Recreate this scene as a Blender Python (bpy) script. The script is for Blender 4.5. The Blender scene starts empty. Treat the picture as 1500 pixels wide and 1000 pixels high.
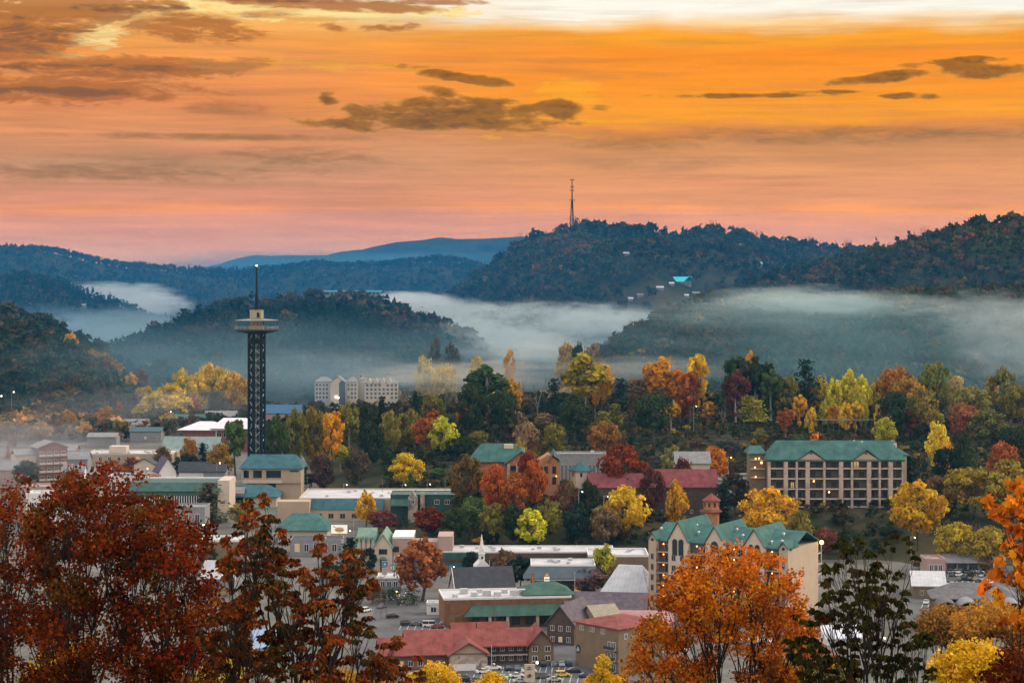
import bpy, math, random
import numpy as np
from math import radians, sin, cos, pi, atan2, hypot

S = bpy.context.scene
COL = S.collection
random.seed(7)
rng = np.random.default_rng(7)

# ------------------------------------------------------------------ camera
F = 2970.0            # focal length measured in photo pixels (photo is 1500 wide)
CZ = 120.0            # height of the overlook's eye above the town
HR = 400.0            # photo row of the horizon
cam = bpy.data.cameras.new("camera")
cam.sensor_width = 36.0
cam.lens = 36.0 * F / 1500.0
cam.shift_y = -(500.0 - HR) / 1500.0
cam.clip_start = 0.5
cam.clip_end = 30000.0
co = bpy.data.objects.new("camera", cam)
COL.objects.link(co)
co.location = (0, 0, CZ)
co.rotation_euler = (radians(90), 0, 0)
S.camera = co

S.view_settings.view_transform = 'Standard'
S.view_settings.look = 'None'
S.view_settings.exposure = 0.0
S.view_settings.gamma = 1.0
S.render.engine = 'CYCLES'
cy = S.cycles
cy.max_bounces = 4
cy.diffuse_bounces = 2
cy.glossy_bounces = 1
cy.transmission_bounces = 3
cy.transparent_max_bounces = 6
cy.volume_bounces = 0
cy.caustics_reflective = False
cy.caustics_refractive = False
cy.sample_clamp_indirect = 4.0
cy.use_denoising = True


def lin(c):
    """photo colour 0..255 -> linear"""
    out = []
    for v in c:
        v = v / 255.0
        out.append(v / 12.92 if v <= 0.04045 else ((v + 0.055) / 1.055) ** 2.4)
    return tuple(out)


# ------------------------------------------------------------------ world
W = bpy.data.worlds.new("World")
S.world = W
W.use_nodes = True
nt = W.node_tree
nt.nodes.clear()
L = nt.links


def setin(sock, v):
    if isinstance(v, bpy.types.NodeSocket):
        L.new(v, sock)
    elif isinstance(v, (int, float)):
        sock.default_value = float(v)
    else:
        sock.default_value = v


def M(op, a, b=0.0, c=None, clamp=False):
    n = nt.nodes.new('ShaderNodeMath')
    n.operation = op
    n.use_clamp = clamp
    setin(n.inputs[0], a)
    setin(n.inputs[1], b)
    if c is not None:
        setin(n.inputs[2], c)
    return n.outputs[0]


def smooth(x, a, b):
    n = nt.nodes.new('ShaderNodeMapRange')
    n.interpolation_type = 'SMOOTHSTEP'
    setin(n.inputs[0], x)
    n.inputs[1].default_value = a
    n.inputs[2].default_value = b
    n.inputs[3].default_value = 0
    n.inputs[4].default_value = 1
    return n.outputs[0]


def mixc(f, a, b, mode='MIX'):
    n = nt.nodes.new('ShaderNodeMix')
    n.data_type = 'RGBA'
    n.blend_type = mode
    setin(n.inputs[0], f)
    setin(n.inputs[6], a if not isinstance(a, tuple) else (*a[:3], 1))
    setin(n.inputs[7], b if not isinstance(b, tuple) else (*b[:3], 1))
    return n.outputs[2]


def ramp(f, stops):
    n = nt.nodes.new('ShaderNodeValToRGB')
    cr = n.color_ramp
    while len(cr.elements) < len(stops):
        cr.elements.new(0.5)
    for e, (p, c) in zip(cr.elements, stops):
        e.position = p
        e.color = (*c, 1)
    setin(n.inputs[0], f)
    return n.outputs[0]


def noise(x, y, sx, sy, detail=4, rough=0.55, z=0.0, dist=0.0):
    c = nt.nodes.new('ShaderNodeCombineXYZ')
    L.new(M('DIVIDE', x, sx), c.inputs[0])
    L.new(M('DIVIDE', y, sy), c.inputs[1])
    c.inputs[2].default_value = z
    n = nt.nodes.new('ShaderNodeTexNoise')
    L.new(c.outputs[0], n.inputs['Vector'])
    n.inputs['Scale'].default_value = 1.0
    n.inputs['Detail'].default_value = detail
    n.inputs['Roughness'].default_value = rough
    n.inputs['Distortion'].default_value = dist
    return n.outputs['Fac']


tc = nt.nodes.new('ShaderNodeTexCoord')
sp = nt.nodes.new('ShaderNodeSeparateXYZ')
L.new(tc.outputs['Generated'], sp.inputs[0])
dx, dy, dz = sp.outputs
hyp = M('SQRT', M('ADD', M('MULTIPLY', dx, dx), M('MULTIPLY', dy, dy)))
T = M('MULTIPLY', M('DIVIDE', dz, M('MAXIMUM', hyp, 0.02)), F)        # height over the horizon, F units per radian
A = M('MULTIPLY_ADD', M('ARCTAN2', dx, dy), F, 750.0)                   # bearing, same units

warp = noise(A, T, 260, 60, 3)
warp2 = noise(A, T, 90, 26, 4, z=3.3)
Tw = M('ADD', T, M('ADD', M('MULTIPLY', M('SUBTRACT', warp, 0.5), 46), M('MULTIPLY', M('SUBTRACT', warp2, 0.5), 14)))
t01 = M('DIVIDE', Tw, 400.0, clamp=True)
K = 1.0


HAZE = 0.6e-4
VA = (3700, 2150, -20, 250, 2.3e-4)      # valley air: centre, half length, height, half height, density


def thru(c, r):
    """sky radiance that reads as photo colour c at row r after the valley air in front of it"""
    k = (400.0 - r) / F
    ys = np.arange(100.0, 5900.0, 50.0)
    chord = 50.0 * np.sum(((ys - VA[0]) / VA[1]) ** 2 + ((120.0 + k * ys - VA[2]) / VA[3]) ** 2 < 1)
    Tt = math.exp(-HAZE * min(6000.0, 165.0 / max(k, 1e-4)) - VA[4] * chord)
    t1 = HAZE * min(6000.0, 165.0 / max(k, 1e-4)); t2 = VA[4] * chord
    w = t2 / (t1 + t2 + 1e-9)
    h = [a * (1 - w) + b * w for a, b in zip((0.06, 0.16, 0.26), (0.030, 0.17, 0.30))]
    return tuple(max(0.0005, (v - q * (1 - Tt)) / Tt) for v, q in zip(lin(c), h))


def st(rows):
    return [((400.0 - r) / 400.0, thru(c, r)) for r, c in rows]


left = ramp(t01, st([(400, (206, 166, 148)), (388, (208, 164, 146)), (370, (210, 160, 142)), (350, (213, 155, 134)), (330, (216, 151, 128)), (312, (218, 148, 123)), (296, (220, 147, 120)), (240, (206, 150, 116)),
                     (205, (226, 150, 104)), (150, (230, 142, 86)), (110, (242, 152, 84)), (60, (246, 162, 80)),
                     (20, (251, 196, 112)), (0, (253, 226, 170))]))
right = ramp(t01, st([(400, (210, 166, 146)), (388, (212, 164, 143)), (370, (216, 161, 138)), (350, (222, 157, 131)), (330, (226, 155, 124)), (312, (229, 155, 118)), (296, (231, 155, 114)), (250, (228, 155, 106)),
                      (210, (207, 142, 92)), (190, (222, 140, 72)), (176, (250, 160, 28)), (130, (253, 152, 10)),
                      (80, (252, 146, 8)), (52, (250, 163, 46)), (38, (252, 204, 140)), (22, (255, 246, 228)), (0, (255, 251, 242))]))
base = mixc(smooth(M('ADD', A, M('MULTIPLY', M('SUBTRACT', warp, 0.5), 500)), 360, 900), left, right)

# cloud bodies: (bearing, row, half width, half height, tilt, strength)
rag = noise(A, T, 80, 17, 7, 0.66, z=7.1, dist=0.7)
rag2 = noise(A, T, 26, 8, 4, 0.6, z=1.7, dist=0.5)


puff = noise(A, T, 60, 24, 5, 0.55, z=31, dist=0.3)


def bodies(lst, lo=-0.1, hi=1.25, amp=2.3, src=None):
    best = None
    for (u, r, su, sv, tilt, w) in lst:
        du = M('SUBTRACT', A, float(u))
        dv = M('SUBTRACT', T, 400.0 - r)
        dv2 = M('SUBTRACT', dv, M('MULTIPLY', du, tilt)) if tilt else dv
        d = M('ADD', M('POWER', M('ABSOLUTE', M('DIVIDE', du, su)), 2.0), M('POWER', M('ABSOLUTE', M('DIVIDE', dv2, sv)), 2.0))
        g = M('MULTIPLY', M('SUBTRACT', 1.25, d), w)
        best = g if best is None else M('MAXIMUM', best, g)
    best = M('MAXIMUM', best, -2.0)
    n = M('ADD', M('MULTIPLY', M('SUBTRACT', src or rag, 0.5), amp * 2.2), M('MULTIPLY', M('SUBTRACT', rag2, 0.5), amp * 0.9))
    return smooth(M('ADD', best, n), lo, hi)


bright = bodies([(150, 62, 50, 24, 0.25, 1), (205, 32, 60, 16, 0.2, 1), (330, 12, 150, 13, 0.0, 1), (480, 20, 150, 12, 0.05, 1),
                 (330, 100, 60, 10, 0, .6), (590, 20, 110, 14, 0.05, 1), (110, 88, 45, 10, 0, .7)], 0.3, 0.9)
base = mixc(M('MULTIPLY', bright, 0.9), base, thru((255, 226, 150), 50))
gold = bodies([(455, 98, 120, 12, 0, .8), (830, 135, 60, 20, 0, .9), (760, 200, 160, 5, 0, .7)], 0.3, 1.0)
base = mixc(M('MULTIPLY', gold, 0.35), base, thru((255, 190, 50), 130))
veil = bodies([(300, 240, 420, 22, 0, .8), (950, 240, 200, 14, 0, .8), (300, 202, 230, 6, 0, .9), (200, 268, 420, 12, 0, .6), (1250, 205, 330, 15, 0, .7)], 0.3, 1.3, 0.8)
base = mixc(M('MULTIPLY', veil, 0.6), base, thru((172, 128, 96), 240))
layer = smooth(M('ADD', noise(A, T, 330, 15, 6, 0.62, z=21, dist=0.5), M('MULTIPLY', M('SUBTRACT', 1.0, smooth(A, 100, 1100)), 0.10)), 0.50, 0.72)
base = mixc(M('MULTIPLY', M('MULTIPLY', layer, smooth(T, 60, 160)), 0.30), base, thru((168, 118, 84), 200))
warmc = bodies([(20, 78, 130, 34, 0, 1.3), (120, 18, 160, 26, 0, 1.3), (30, 40, 130, 42, 0, 1.4), (180, 104, 175, 17, 0, 1.4), (100, 138, 190, 20, 0, 1.4), (300, 103, 100, 13, 0.05, 1.2), (270, 44, 110, 22, -0.08, 1.2), (240, 30, 50, 9, 0, 1),
                (440, 6, 180, 11, -0.03, 1.3), (400, 24, 50, 6, 0, .9), (590, 14, 70, 8, 0, 1), (570, 42, 44, 6, 0, 1), (490, 42, 20, 6, 0, 1), (640, 4, 70, 5, 0, 1.1), (600, 38, 16, 5, 0, 1)])
base = mixc(M('MULTIPLY', warmc, 0.86), base, thru((176, 106, 58), 80))
core = bodies([(30, 60, 110, 28, 0, .8), (150, 106, 150, 7, 0, .9), (80, 140, 150, 7, 0, .9), (200, 20, 100, 8, 0, .7), (420, 4, 120, 5, 0, .6)], 0.3, 1.2)
base = mixc(M('MULTIPLY', core, 0.7), base, thru((122, 88, 66), 80))
core_ = None
dark = bodies([(660, 170, 150, 19, 0.03, 1), (560, 172, 55, 20, 0, 1), (480, 146, 16, 10, 0, .9), (700, 176, 130, 16, 0, 1), (815, 163, 46, 15, 0, 1), (640, 152, 70, 10, 0, .8), (878, 158, 18, 8, 0, .8),
               (680, 114, 66, 9, -0.12, 1), (645, 134, 24, 9, -0.2, .8), (720, 150, 46, 6, 0, .7),
               (620, 180, 190, 10, 0, 1),
               (1290, 118, 72, 8, 0.10, 1), (1400, 98, 72, 7, 0.06, 1), (1440, 112, 55, 11, 0.05, 1), (1395, 106, 34, 12, 0, .9),
               (1080, 142, 118, 4, 0.0, 1), (1200, 138, 60, 3, 0, .7), (1325, 146, 40, 5, 0, .9), (590, 98, 40, 4, 0, .6)], -0.55, 1.35, 2.0, puff)
rim = M('MULTIPLY', M('MULTIPLY', dark, M('SUBTRACT', 1.0, dark)), 0.7)
base = mixc(rim, base, thru((255, 186, 70), 140))
inner = mixc(smooth(rag2, 0.35, 0.65), thru((98, 74, 46), 150), thru((150, 100, 48), 150))
base = mixc(M('MULTIPLY', smooth(dark, 0.05, 0.95), 0.85), base, inner)
soft = bodies([(330, 160, 58, 9, 0, 1), (440, 228, 90, 12, 0, .8), (935, 211, 84, 9, 0, .9), (320, 203, 220, 5, 0, .7), (180, 255, 200, 10, 0, .7), (1250, 200, 300, 10, 0, .7)], -0.7, 1.6, 1.9)
base = mixc(M('MULTIPLY', soft, 0.55), base, thru((134, 100, 66), 200))
fine = noise(A, T, 150, 9, 5, 0.6, z=11)
fine2 = noise(A, T, 420, 22, 4, 0.6, z=5)
f1 = M('ADD', 0.60, M('ADD', M('MULTIPLY', fine, 0.42), M('MULTIPLY', fine2, 0.38)))
vm = nt.nodes.new('ShaderNodeVectorMath')
vm.operation = 'SCALE'
L.new(base, vm.inputs[0])
L.new(f1, vm.inputs['Scale'])
frontsky = vm.outputs[0]

# the rest of the dome: pale dusk overcast, cooler overhead, plus a real low-sun sky
sky = nt.nodes.new('ShaderNodeTexSky')
sky.sky_type = 'NISHITA'
sky.sun_disc = False
sky.sun_elevation = radians(16)
sky.sun_rotation = radians(14)
vs = nt.nodes.new('ShaderNodeVectorMath')
vs.operation = 'SCALE'
L.new(sky.outputs[0], vs.inputs[0])
vs.inputs['Scale'].default_value = 0.05
dome = mixc(smooth(T, 300, 3000), (1.85, 1.48, 1.18), (1.42, 1.36, 1.34))
domesum = mixc(1.0, dome, vs.outputs[0], 'ADD')
front = smooth(M('DIVIDE', dy, M('MAXIMUM', hyp, 0.02)), 0.55, 0.9)
low = M('SUBTRACT', 1.0, smooth(T, 400, 900))
final = mixc(M('MULTIPLY', front, low), domesum, frontsky)
bg = nt.nodes.new('ShaderNodeBackground')
L.new(final, bg.inputs[0])
bg.inputs[1].default_value = 1.0
out = nt.nodes.new('ShaderNodeOutputWorld')
L.new(bg.outputs[0], out.inputs[0])
W.cycles.sampling_method = 'MANUAL'
W.cycles.sample_map_resolution = 512

# one soft low sun behind the cloud, ahead and to the right
sl = bpy.data.lights.new("sun", 'SUN')
sl.energy = 2.8
sl.angle = radians(25)
sl.color = (1.0, 0.82, 0.58)
so = bpy.data.objects.new("sun", sl)
COL.objects.link(so)
SUN_AZ, SUN_EL = radians(75), radians(38)     # bearing clockwise from straight ahead, height
from mathutils import Vector
sd = Vector((sin(SUN_AZ) * cos(SUN_EL), cos(SUN_AZ) * cos(SUN_EL), sin(SUN_EL)))
so.rotation_euler = sd.to_track_quat('Z', 'Y').to_euler()
sky.sun_elevation = SUN_EL
sky.sun_rotation = SUN_AZ


# ------------------------------------------------------------------ helpers
def sz(D):
    return D / F


def X(px, D):
    return (px - 750.0) / F * D


def Z(row, D):
    return CZ + (HR - row) / F * D


def vhash(ix, iy, seed):
    h = np.sin(ix * 127.1 + iy * 311.7 + seed * 74.7) * 43758.5453
    return h - np.floor(h)


def vnoise(x, y, seed=0):
    x = np.asarray(x, float); y = np.asarray(y, float)
    ix = np.floor(x); iy = np.floor(y)
    fx = x - ix; fy = y - iy
    fx = fx * fx * (3 - 2 * fx); fy = fy * fy * (3 - 2 * fy)
    a = vhash(ix, iy, seed); b = vhash(ix + 1, iy, seed)
    c = vhash(ix, iy + 1, seed); d = vhash(ix + 1, iy + 1, seed)
    return (a * (1 - fx) + b * fx) * (1 - fy) + (c * (1 - fx) + d * fx) * fy


def fbm(x, y, seed=0, o=4):
    s = 0; a = 0.5
    for i in range(o):
        s = s + a * vnoise(x, y, seed + i * 3.1)
        x = x * 2.03; y = y * 2.03; a *= 0.5
    return s


def ss(x, a, b):
    t = np.clip((np.asarray(x, float) - a) / (b - a), 0, 1)
    return t * t * (3 - 2 * t)


# ridges: crest rows as seen from the overlook, crest distance, foot in front, fall behind, tree height on the crest
RIDGES = {
    'far': dict(D=5200, front=900, back=500, th=0, pts=[(-600, 392), (180, 398), (260, 396), (300, 391), (320, 387), (345, 379), (375, 373), (400, 376), (450, 374), (480, 374), (500, 369), (530, 366), (545, 362), (580, 355), (620, 352), (645, 348), (670, 351), (700, 350), (740, 348), (775, 346), (830, 352), (950, 360), (1200, 366), (2200, 372)]),
    'blue': dict(D=3900, front=700, back=400, th=9, pts=[(-600, 350), (0, 360), (30, 361), (60, 362), (90, 367), (120, 374), (150, 381), (180, 386), (220, 389), (260, 392), (300, 395), (340, 395), (390, 393), (420, 389), (450, 385), (470, 384), (500, 386), (540, 386), (580, 384), (600, 381), (620, 378), (650, 376), (680, 380), (700, 385), (740, 395), (850, 410), (1100, 420), (2200, 420)]),
    'leftspur': dict(D=3000, front=450, back=250, th=11, pts=[(-600, 395), (0, 402), (30, 400), (60, 405), (85, 411), (110, 421), (140, 433), (170, 441), (200, 452), (240, 475), (300, 500), (360, 530), (2200, 600)]),
    'main': dict(D=3000, front=780, back=500, th=18, pts=[(-600, 620), (480, 560), (560, 480), (600, 458), (630, 440), (660, 421), (700, 399), (720, 385), (740, 368), (760, 353), (790, 341), (830, 335), (850, 329), (880, 330), (920, 335), (950, 334), (980, 341), (1010, 340), (1040, 333), (1060, 338), (1100, 344), (1140, 351), (1170, 354), (1200, 359), (1230, 363), (1300, 368), (1500, 372), (2200, 380)]),
    'rightback': dict(D=2450, front=520, back=300, th=18, pts=[(-600, 700), (900, 560), (1000, 470), (1060, 426), (1090, 416), (1120, 403), (1160, 393), (1200, 384), (1240, 373), (1280, 363), (1310, 356), (1340, 350), (1370, 346), (1400, 336), (1420, 326), (1460, 325), (1500, 322), (1600, 315), (2200, 300)]),
    'rightfront': dict(D=1950, front=330, back=220, th=11, pts=[(-600, 700), (780, 600), (850, 540), (880, 512), (900, 497), (930, 480), (960, 464), (1000, 448), (1050, 434), (1100, 432), (1150, 436), (1200, 442), (1260, 436), (1320, 430), (1400, 428), (1500, 424), (2200, 400)]),
    'middle': dict(D=2250, front=420, back=260, th=19, pts=[(-600, 560), (60, 540), (130, 510), (200, 488), (215, 483), (235, 475), (255, 466), (275, 456), (300, 448), (330, 444), (380, 438), (420, 433), (450, 431), (500, 433), (540, 438), (580, 446), (610, 456), (640, 469), (670, 481), (700, 496), (730, 513), (760, 527), (800, 560), (2200, 700)]),
    'leftnear': dict(D=1950, front=380, back=240, th=19, pts=[(-600, 440), (0, 454), (30, 456), (55, 466), (75, 476), (100, 486), (140, 506), (170, 521), (200, 546), (230, 562), (260, 582), (300, 610), (2200, 700)]),
}


def ground(x, y):
    """terrain height at world x, y (arrays)"""
    x = np.asarray(x, float); y = np.asarray(y, float)
    D = np.maximum(y, 1.0)
    u = x / D * F + 750.0
    z = np.clip(116.5 - 0.222 * D, 0, 112)
    z = np.where(y < 15, 112.0, z)
    # wooded rise behind the balcony hotel, the knolls of the two hotels
    z = z + 24 * ss(D, 985, 1330) * (1 - ss(D, 1380, 1640)) * ss(u, 470, 660)
    z = z + 15 * np.exp(-(((u - 800) / 165) ** 4) - (((D - 960) / 62) ** 4))
    z = z + 15.5 * np.exp(-(((u - 1240) / 190) ** 4) - (((D - 950) / 65) ** 4))
    z = z + 7 * np.exp(-(((u - 1500) / 150) ** 4) - (((D - 960) / 90) ** 4))
    hz = np.zeros_like(z)
    for k, r in RIDGES.items():
        ps = r['pts']
        row = np.interp(u, [p[0] for p in ps], [p[1] for p in ps])
        Dr = r['D']
        wob = (fbm(u / 120.0 + 9, np.full_like(u, Dr / 400.0), 5) - 0.47) * 160 * (Dr / 2500.0)
        top = CZ + (HR - row) / F * Dr - r['th']
        top = np.maximum(top, -30)
        c = Dr + wob * 0
        f = np.where(D < c, ss(D, c - r['front'], c) ** 0.85, 1 - ss(D, c, c + r['back']) * 0.8)
        # spurs and gullies run down the front face
        gul = (fbm(x / (70.0 + Dr * 0.04), y / (260.0), 3) - 0.47) * 1.0
        mid = 4 * f * (1 - f)
        h = top * f * (1 + gul * mid) + (fbm(x / 40.0, y / 40.0, 8, 3) - 0.45) * 9 * mid
        hz = np.maximum(hz, h)
    # a spur with cleared house lots on the big hill
    hz = hz + 20 * np.exp(-((u - 900) / 90.0) ** 2 - ((D - 2620) / 160.0) ** 2)
    return np.maximum(z, hz) * 1.0 + 0.0


def gz(x, y):
    return float(ground(np.array([x]), np.array([y]))[0])


def new_mesh(name, verts, faces):
    me = bpy.data.meshes.new(name)
    me.from_pydata([tuple(v) for v in verts], [], [tuple(f) for f in faces])
    me.update()
    return me


def np_mesh(name, V, nper, attr=None, smooth=False):
    """V (n*nper,3): n separate faces of nper corners each; attr: per-vertex rgb"""
    V = np.ascontiguousarray(V, dtype=np.float32).reshape(-1, 3)
    n = len(V) // nper
    me = bpy.data.meshes.new(name)
    me.vertices.add(len(V))
    me.vertices.foreach_set('co', V.ravel())
    me.loops.add(len(V))
    me.loops.foreach_set('vertex_index', np.arange(len(V), dtype=np.int32))
    me.polygons.add(n)
    me.polygons.foreach_set('loop_start', np.arange(0, len(V), nper, dtype=np.int32))
    try:
        me.polygons.foreach_set('loop_total', np.full(n, nper, dtype=np.int32))
    except Exception:
        pass
    if attr is not None:
        a = me.attributes.new('tint', 'FLOAT_COLOR', 'POINT')
        c = np.ones((len(V), 4), np.float32)
        c[:, :3] = attr
        a.data.foreach_set('color', c.ravel())
    me.update(calc_edges=True)
    return me


def link(name, me, mat=None, parent=None):
    o = bpy.data.objects.new(name, me)
    COL.objects.link(o)
    if mat is not None and me is not None and len(me.materials) == 0:
        me.materials.append(mat)
    if parent is not None:
        o.parent = parent
    return o


def tag(o, label=None, cat=None, group=None, kind=None):
    if label: o['label'] = label
    if cat: o['category'] = cat
    if group: o['group'] = group
    if kind: o['kind'] = kind
    return o


def thing(name, label, cat, loc, rz=0.0, group=None):
    o = bpy.data.objects.new(name, None)
    COL.objects.link(o)
    o.location = loc
    o.rotation_euler = (0, 0, rz)
    o.empty_display_size = 1
    return tag(o, label, cat, group)


# ------------------------------------------------------------------ materials
def nodemat(name):
    m = bpy.data.materials.new(name)
    m.use_nodes = True
    t = m.node_tree
    t.nodes.clear()
    o = t.nodes.new('ShaderNodeOutputMaterial')
    return m, t, o


def surf(name, col, rough=0.8, var=0.12, scale=0.6, metal=0.0, spec=0.3, stripes=None, bump=0.0, stain=None):
    """plain weathered surface: a base colour broken by two noises, optional seams (axis, period, depth)"""
    m, t, o = nodemat(name)
    lk = t.links
    p = t.nodes.new('ShaderNodeBsdfPrincipled')
    p.inputs['Roughness'].default_value = rough
    p.inputs['Metallic'].default_value = metal
    p.inputs['Specular IOR Level'].default_value = spec
    c = t.nodes.new('ShaderNodeTexCoord')
    n = t.nodes.new('ShaderNodeTexNoise')
    n.inputs['Scale'].default_value = scale
    n.inputs['Detail'].default_value = 5
    n.inputs['Roughness'].default_value = 0.65
    lk.new(c.outputs['Object'], n.inputs['Vector'])
    r = t.nodes.new('ShaderNodeValToRGB')
    lo = tuple(max(0, v * (1 - 2.0 * var)) for v in col)
    hi = tuple(min(0.9, v * (1 + 1.4 * var)) for v in col)
    if stain:
        lo = stain
    r.color_ramp.elements[0].position = 0.28
    r.color_ramp.elements[0].color = (*lo, 1)
    r.color_ramp.elements[1].position = 0.72
    r.color_ramp.elements[1].color = (*hi, 1)
    lk.new(n.outputs['Fac'], r.inputs[0])
    last = r.outputs[0]
    if stripes:
        ax, per, dep = stripes
        s = t.nodes.new('ShaderNodeSeparateXYZ')
        lk.new(c.outputs['Object'], s.inputs[0])
        a = t.nodes.new('ShaderNodeMath'); a.operation = 'DIVIDE'
        lk.new(s.outputs['XYZ'.index(ax)], a.inputs[0]); a.inputs[1].default_value = per
        fr = t.nodes.new('ShaderNodeMath'); fr.operation = 'FRACT'
        lk.new(a.outputs[0], fr.inputs[0])
        gt = t.nodes.new('ShaderNodeMath'); gt.operation = 'GREATER_THAN'
        lk.new(fr.outputs[0], gt.inputs[0]); gt.inputs[1].default_value = 0.8
        mx = t.nodes.new('ShaderNodeMix'); mx.data_type = 'RGBA'; mx.blend_type = 'MULTIPLY'
        ml = t.nodes.new('ShaderNodeMath'); ml.operation = 'MULTIPLY'
        lk.new(gt.outputs[0], ml.inputs[0]); ml.inputs[1].default_value = dep
        lk.new(ml.outputs[0], mx.inputs[0])
        lk.new(last, mx.inputs[6]); mx.inputs[7].default_value = (0.55, 0.55, 0.55, 1)
        last = mx.outputs[2]
    lk.new(last, p.inputs['Base Color'])
    lk.new(p.outputs[0], o.inputs[0])
    return m


def stone(name, cols, scale=1.6):
    m, t, o = nodemat(name)
    lk = t.links
    p = t.nodes.new('ShaderNodeBsdfPrincipled')
    p.inputs['Roughness'].default_value = 0.9
    c = t.nodes.new('ShaderNodeTexCoord')
    v = t.nodes.new('ShaderNodeTexVoronoi')
    v.inputs['Scale'].default_value = scale
    lk.new(c.outputs['Object'], v.inputs['Vector'])
    r = t.nodes.new('ShaderNodeValToRGB')
    while len(r.color_ramp.elements) < len(cols):
        r.color_ramp.elements.new(0.5)
    for i, (e, k) in enumerate(zip(r.color_ramp.elements, cols)):
        e.position = i / (len(cols) - 1)
        e.color = (*k, 1)
    lk.new(v.outputs['Color'], r.inputs[0])
    lk.new(r.outputs[0], p.inputs['Base Color'])
    lk.new(p.outputs[0], o.inputs[0])
    return m


def leafmat(name, objcol=True, trans=0.35):
    m, t, o = nodemat(name)
    lk = t.links
    a = t.nodes.new('ShaderNodeAttribute'); a.attribute_name = 'tint'
    last = a.outputs['Color']
    if objcol:
        oi = t.nodes.new('ShaderNodeObjectInfo')
        mx = t.nodes.new('ShaderNodeMix'); mx.data_type = 'RGBA'; mx.blend_type = 'MULTIPLY'
        mx.inputs[0].default_value = 1.0
        lk.new(oi.outputs['Color'], mx.inputs[6]); lk.new(last, mx.inputs[7])
        last = mx.outputs[2]
    d = t.nodes.new('ShaderNodeBsdfDiffuse')
    lk.new(last, d.inputs[0])
    if trans > 0:
        tr = t.nodes.new('ShaderNodeBsdfTranslucent')
        lk.new(last, tr.inputs[0])
        ms = t.nodes.new('ShaderNodeMixShader'); ms.inputs[0].default_value = trans
        lk.new(d.outputs[0], ms.inputs[1]); lk.new(tr.outputs[0], ms.inputs[2])
        lk.new(ms.outputs[0], o.inputs[0])
    else:
        lk.new(d.outputs[0], o.inputs[0])
    return m


def emit(name, col, s):
    m, t, o = nodemat(name)
    e = t.nodes.new('ShaderNodeEmission')
    e.inputs[0].default_value = (*col, 1)
    e.inputs[1].default_value = s
    t.links.new(e.outputs[0], o.inputs[0])
    return m


def volume(name, col, dens, aniso=0.0):
    m, t, o = nodemat(name)
    p = t.nodes.new('ShaderNodeVolumePrincipled')
    p.inputs['Color'].default_value = (*col, 1)
    p.inputs['Density'].default_value = dens
    p.inputs['Anisotropy'].default_value = aniso
    t.links.new(p.outputs[0], o.inputs['Volume'])
    return m


# ------------------------------------------------------------------ the land: one sheet from the overlook to past the far mountains
def build_land():
    us = np.arange(-520, 2021, 10.0)
    Ds = np.concatenate([[-30, 0, 8, 15], np.geomspace(20, 560, 50), np.linspace(580, 1700, 150), np.geomspace(1712, 5800, 190)])
    U, DD = np.meshgrid(us, Ds)
    Xw = (U - 750) / F * np.maximum(DD, 60.0)
    Zw = ground(Xw, DD)
    n, m = U.shape
    V = np.stack([Xw, DD, Zw], -1).reshape(-1, 3)
    i, j = np.meshgrid(np.arange(n - 1), np.arange(m - 1), indexing='ij')
    a = (i * m + j).ravel()
    Fc = np.stack([a, a + 1, a + m + 1, a + m], -1)
    me = bpy.data.meshes.new('ground')
    me.vertices.add(len(V)); me.vertices.foreach_set('co', V.astype(np.float32).ravel())
    me.loops.add(Fc.size); me.loops.foreach_set('vertex_index', Fc.astype(np.int32).ravel())
    me.polygons.add(len(Fc)); me.polygons.foreach_set('loop_start', np.arange(0, Fc.size, 4, dtype=np.int32))
    me.polygons.foreach_set('use_smooth', np.ones(len(Fc), dtype=bool))
    me.update(calc_edges=True)
    mt, t, o = nodemat('forest_floor')
    lk = t.links
    p = t.nodes.new('ShaderNodeBsdfDiffuse')
    c = t.nodes.new('ShaderNodeTexCoord')
    n1 = t.nodes.new('ShaderNodeTexNoise'); n1.inputs['Scale'].default_value = 0.02; n1.inputs['Detail'].default_value = 9; n1.inputs['Roughness'].default_value = 0.7
    lk.new(c.outputs['Object'], n1.inputs['Vector'])
    r = t.nodes.new('ShaderNodeValToRGB')
    for e, q in zip(r.color_ramp.elements, ((0.35, (0.018, 0.026, 0.016)), (0.68, (0.075, 0.062, 0.034)))):
        e.position = q[0]; e.color = (*q[1], 1)
    lk.new(n1.outputs['Fac'], r.inputs[0]); lk.new(r.outputs[0], p.inputs[0]); lk.new(p.outputs[0], o.inputs[0])
    return tag(link('ground', me, mt), kind='structure')


build_land()

# ------------------------------------------------------------------ air
def box_mesh(name, a, b):
    v = [(x, y, z) for x in (a[0], b[0]) for y in (a[1], b[1]) for z in (a[2], b[2])]
    f = [(0, 1, 3, 2), (4, 6, 7, 5), (0, 4, 5, 1), (2, 3, 7, 6), (0, 2, 6, 4), (1, 5, 7, 3)]
    return new_mesh(name, v, f)


hz = link('haze', box_mesh('haze', (-3200, -60, -35), (3200, 6000, 285)), volume('haze_air', (0.03, 0.18, 0.33), HAZE))
tag(hz, kind='stuff')


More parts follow.
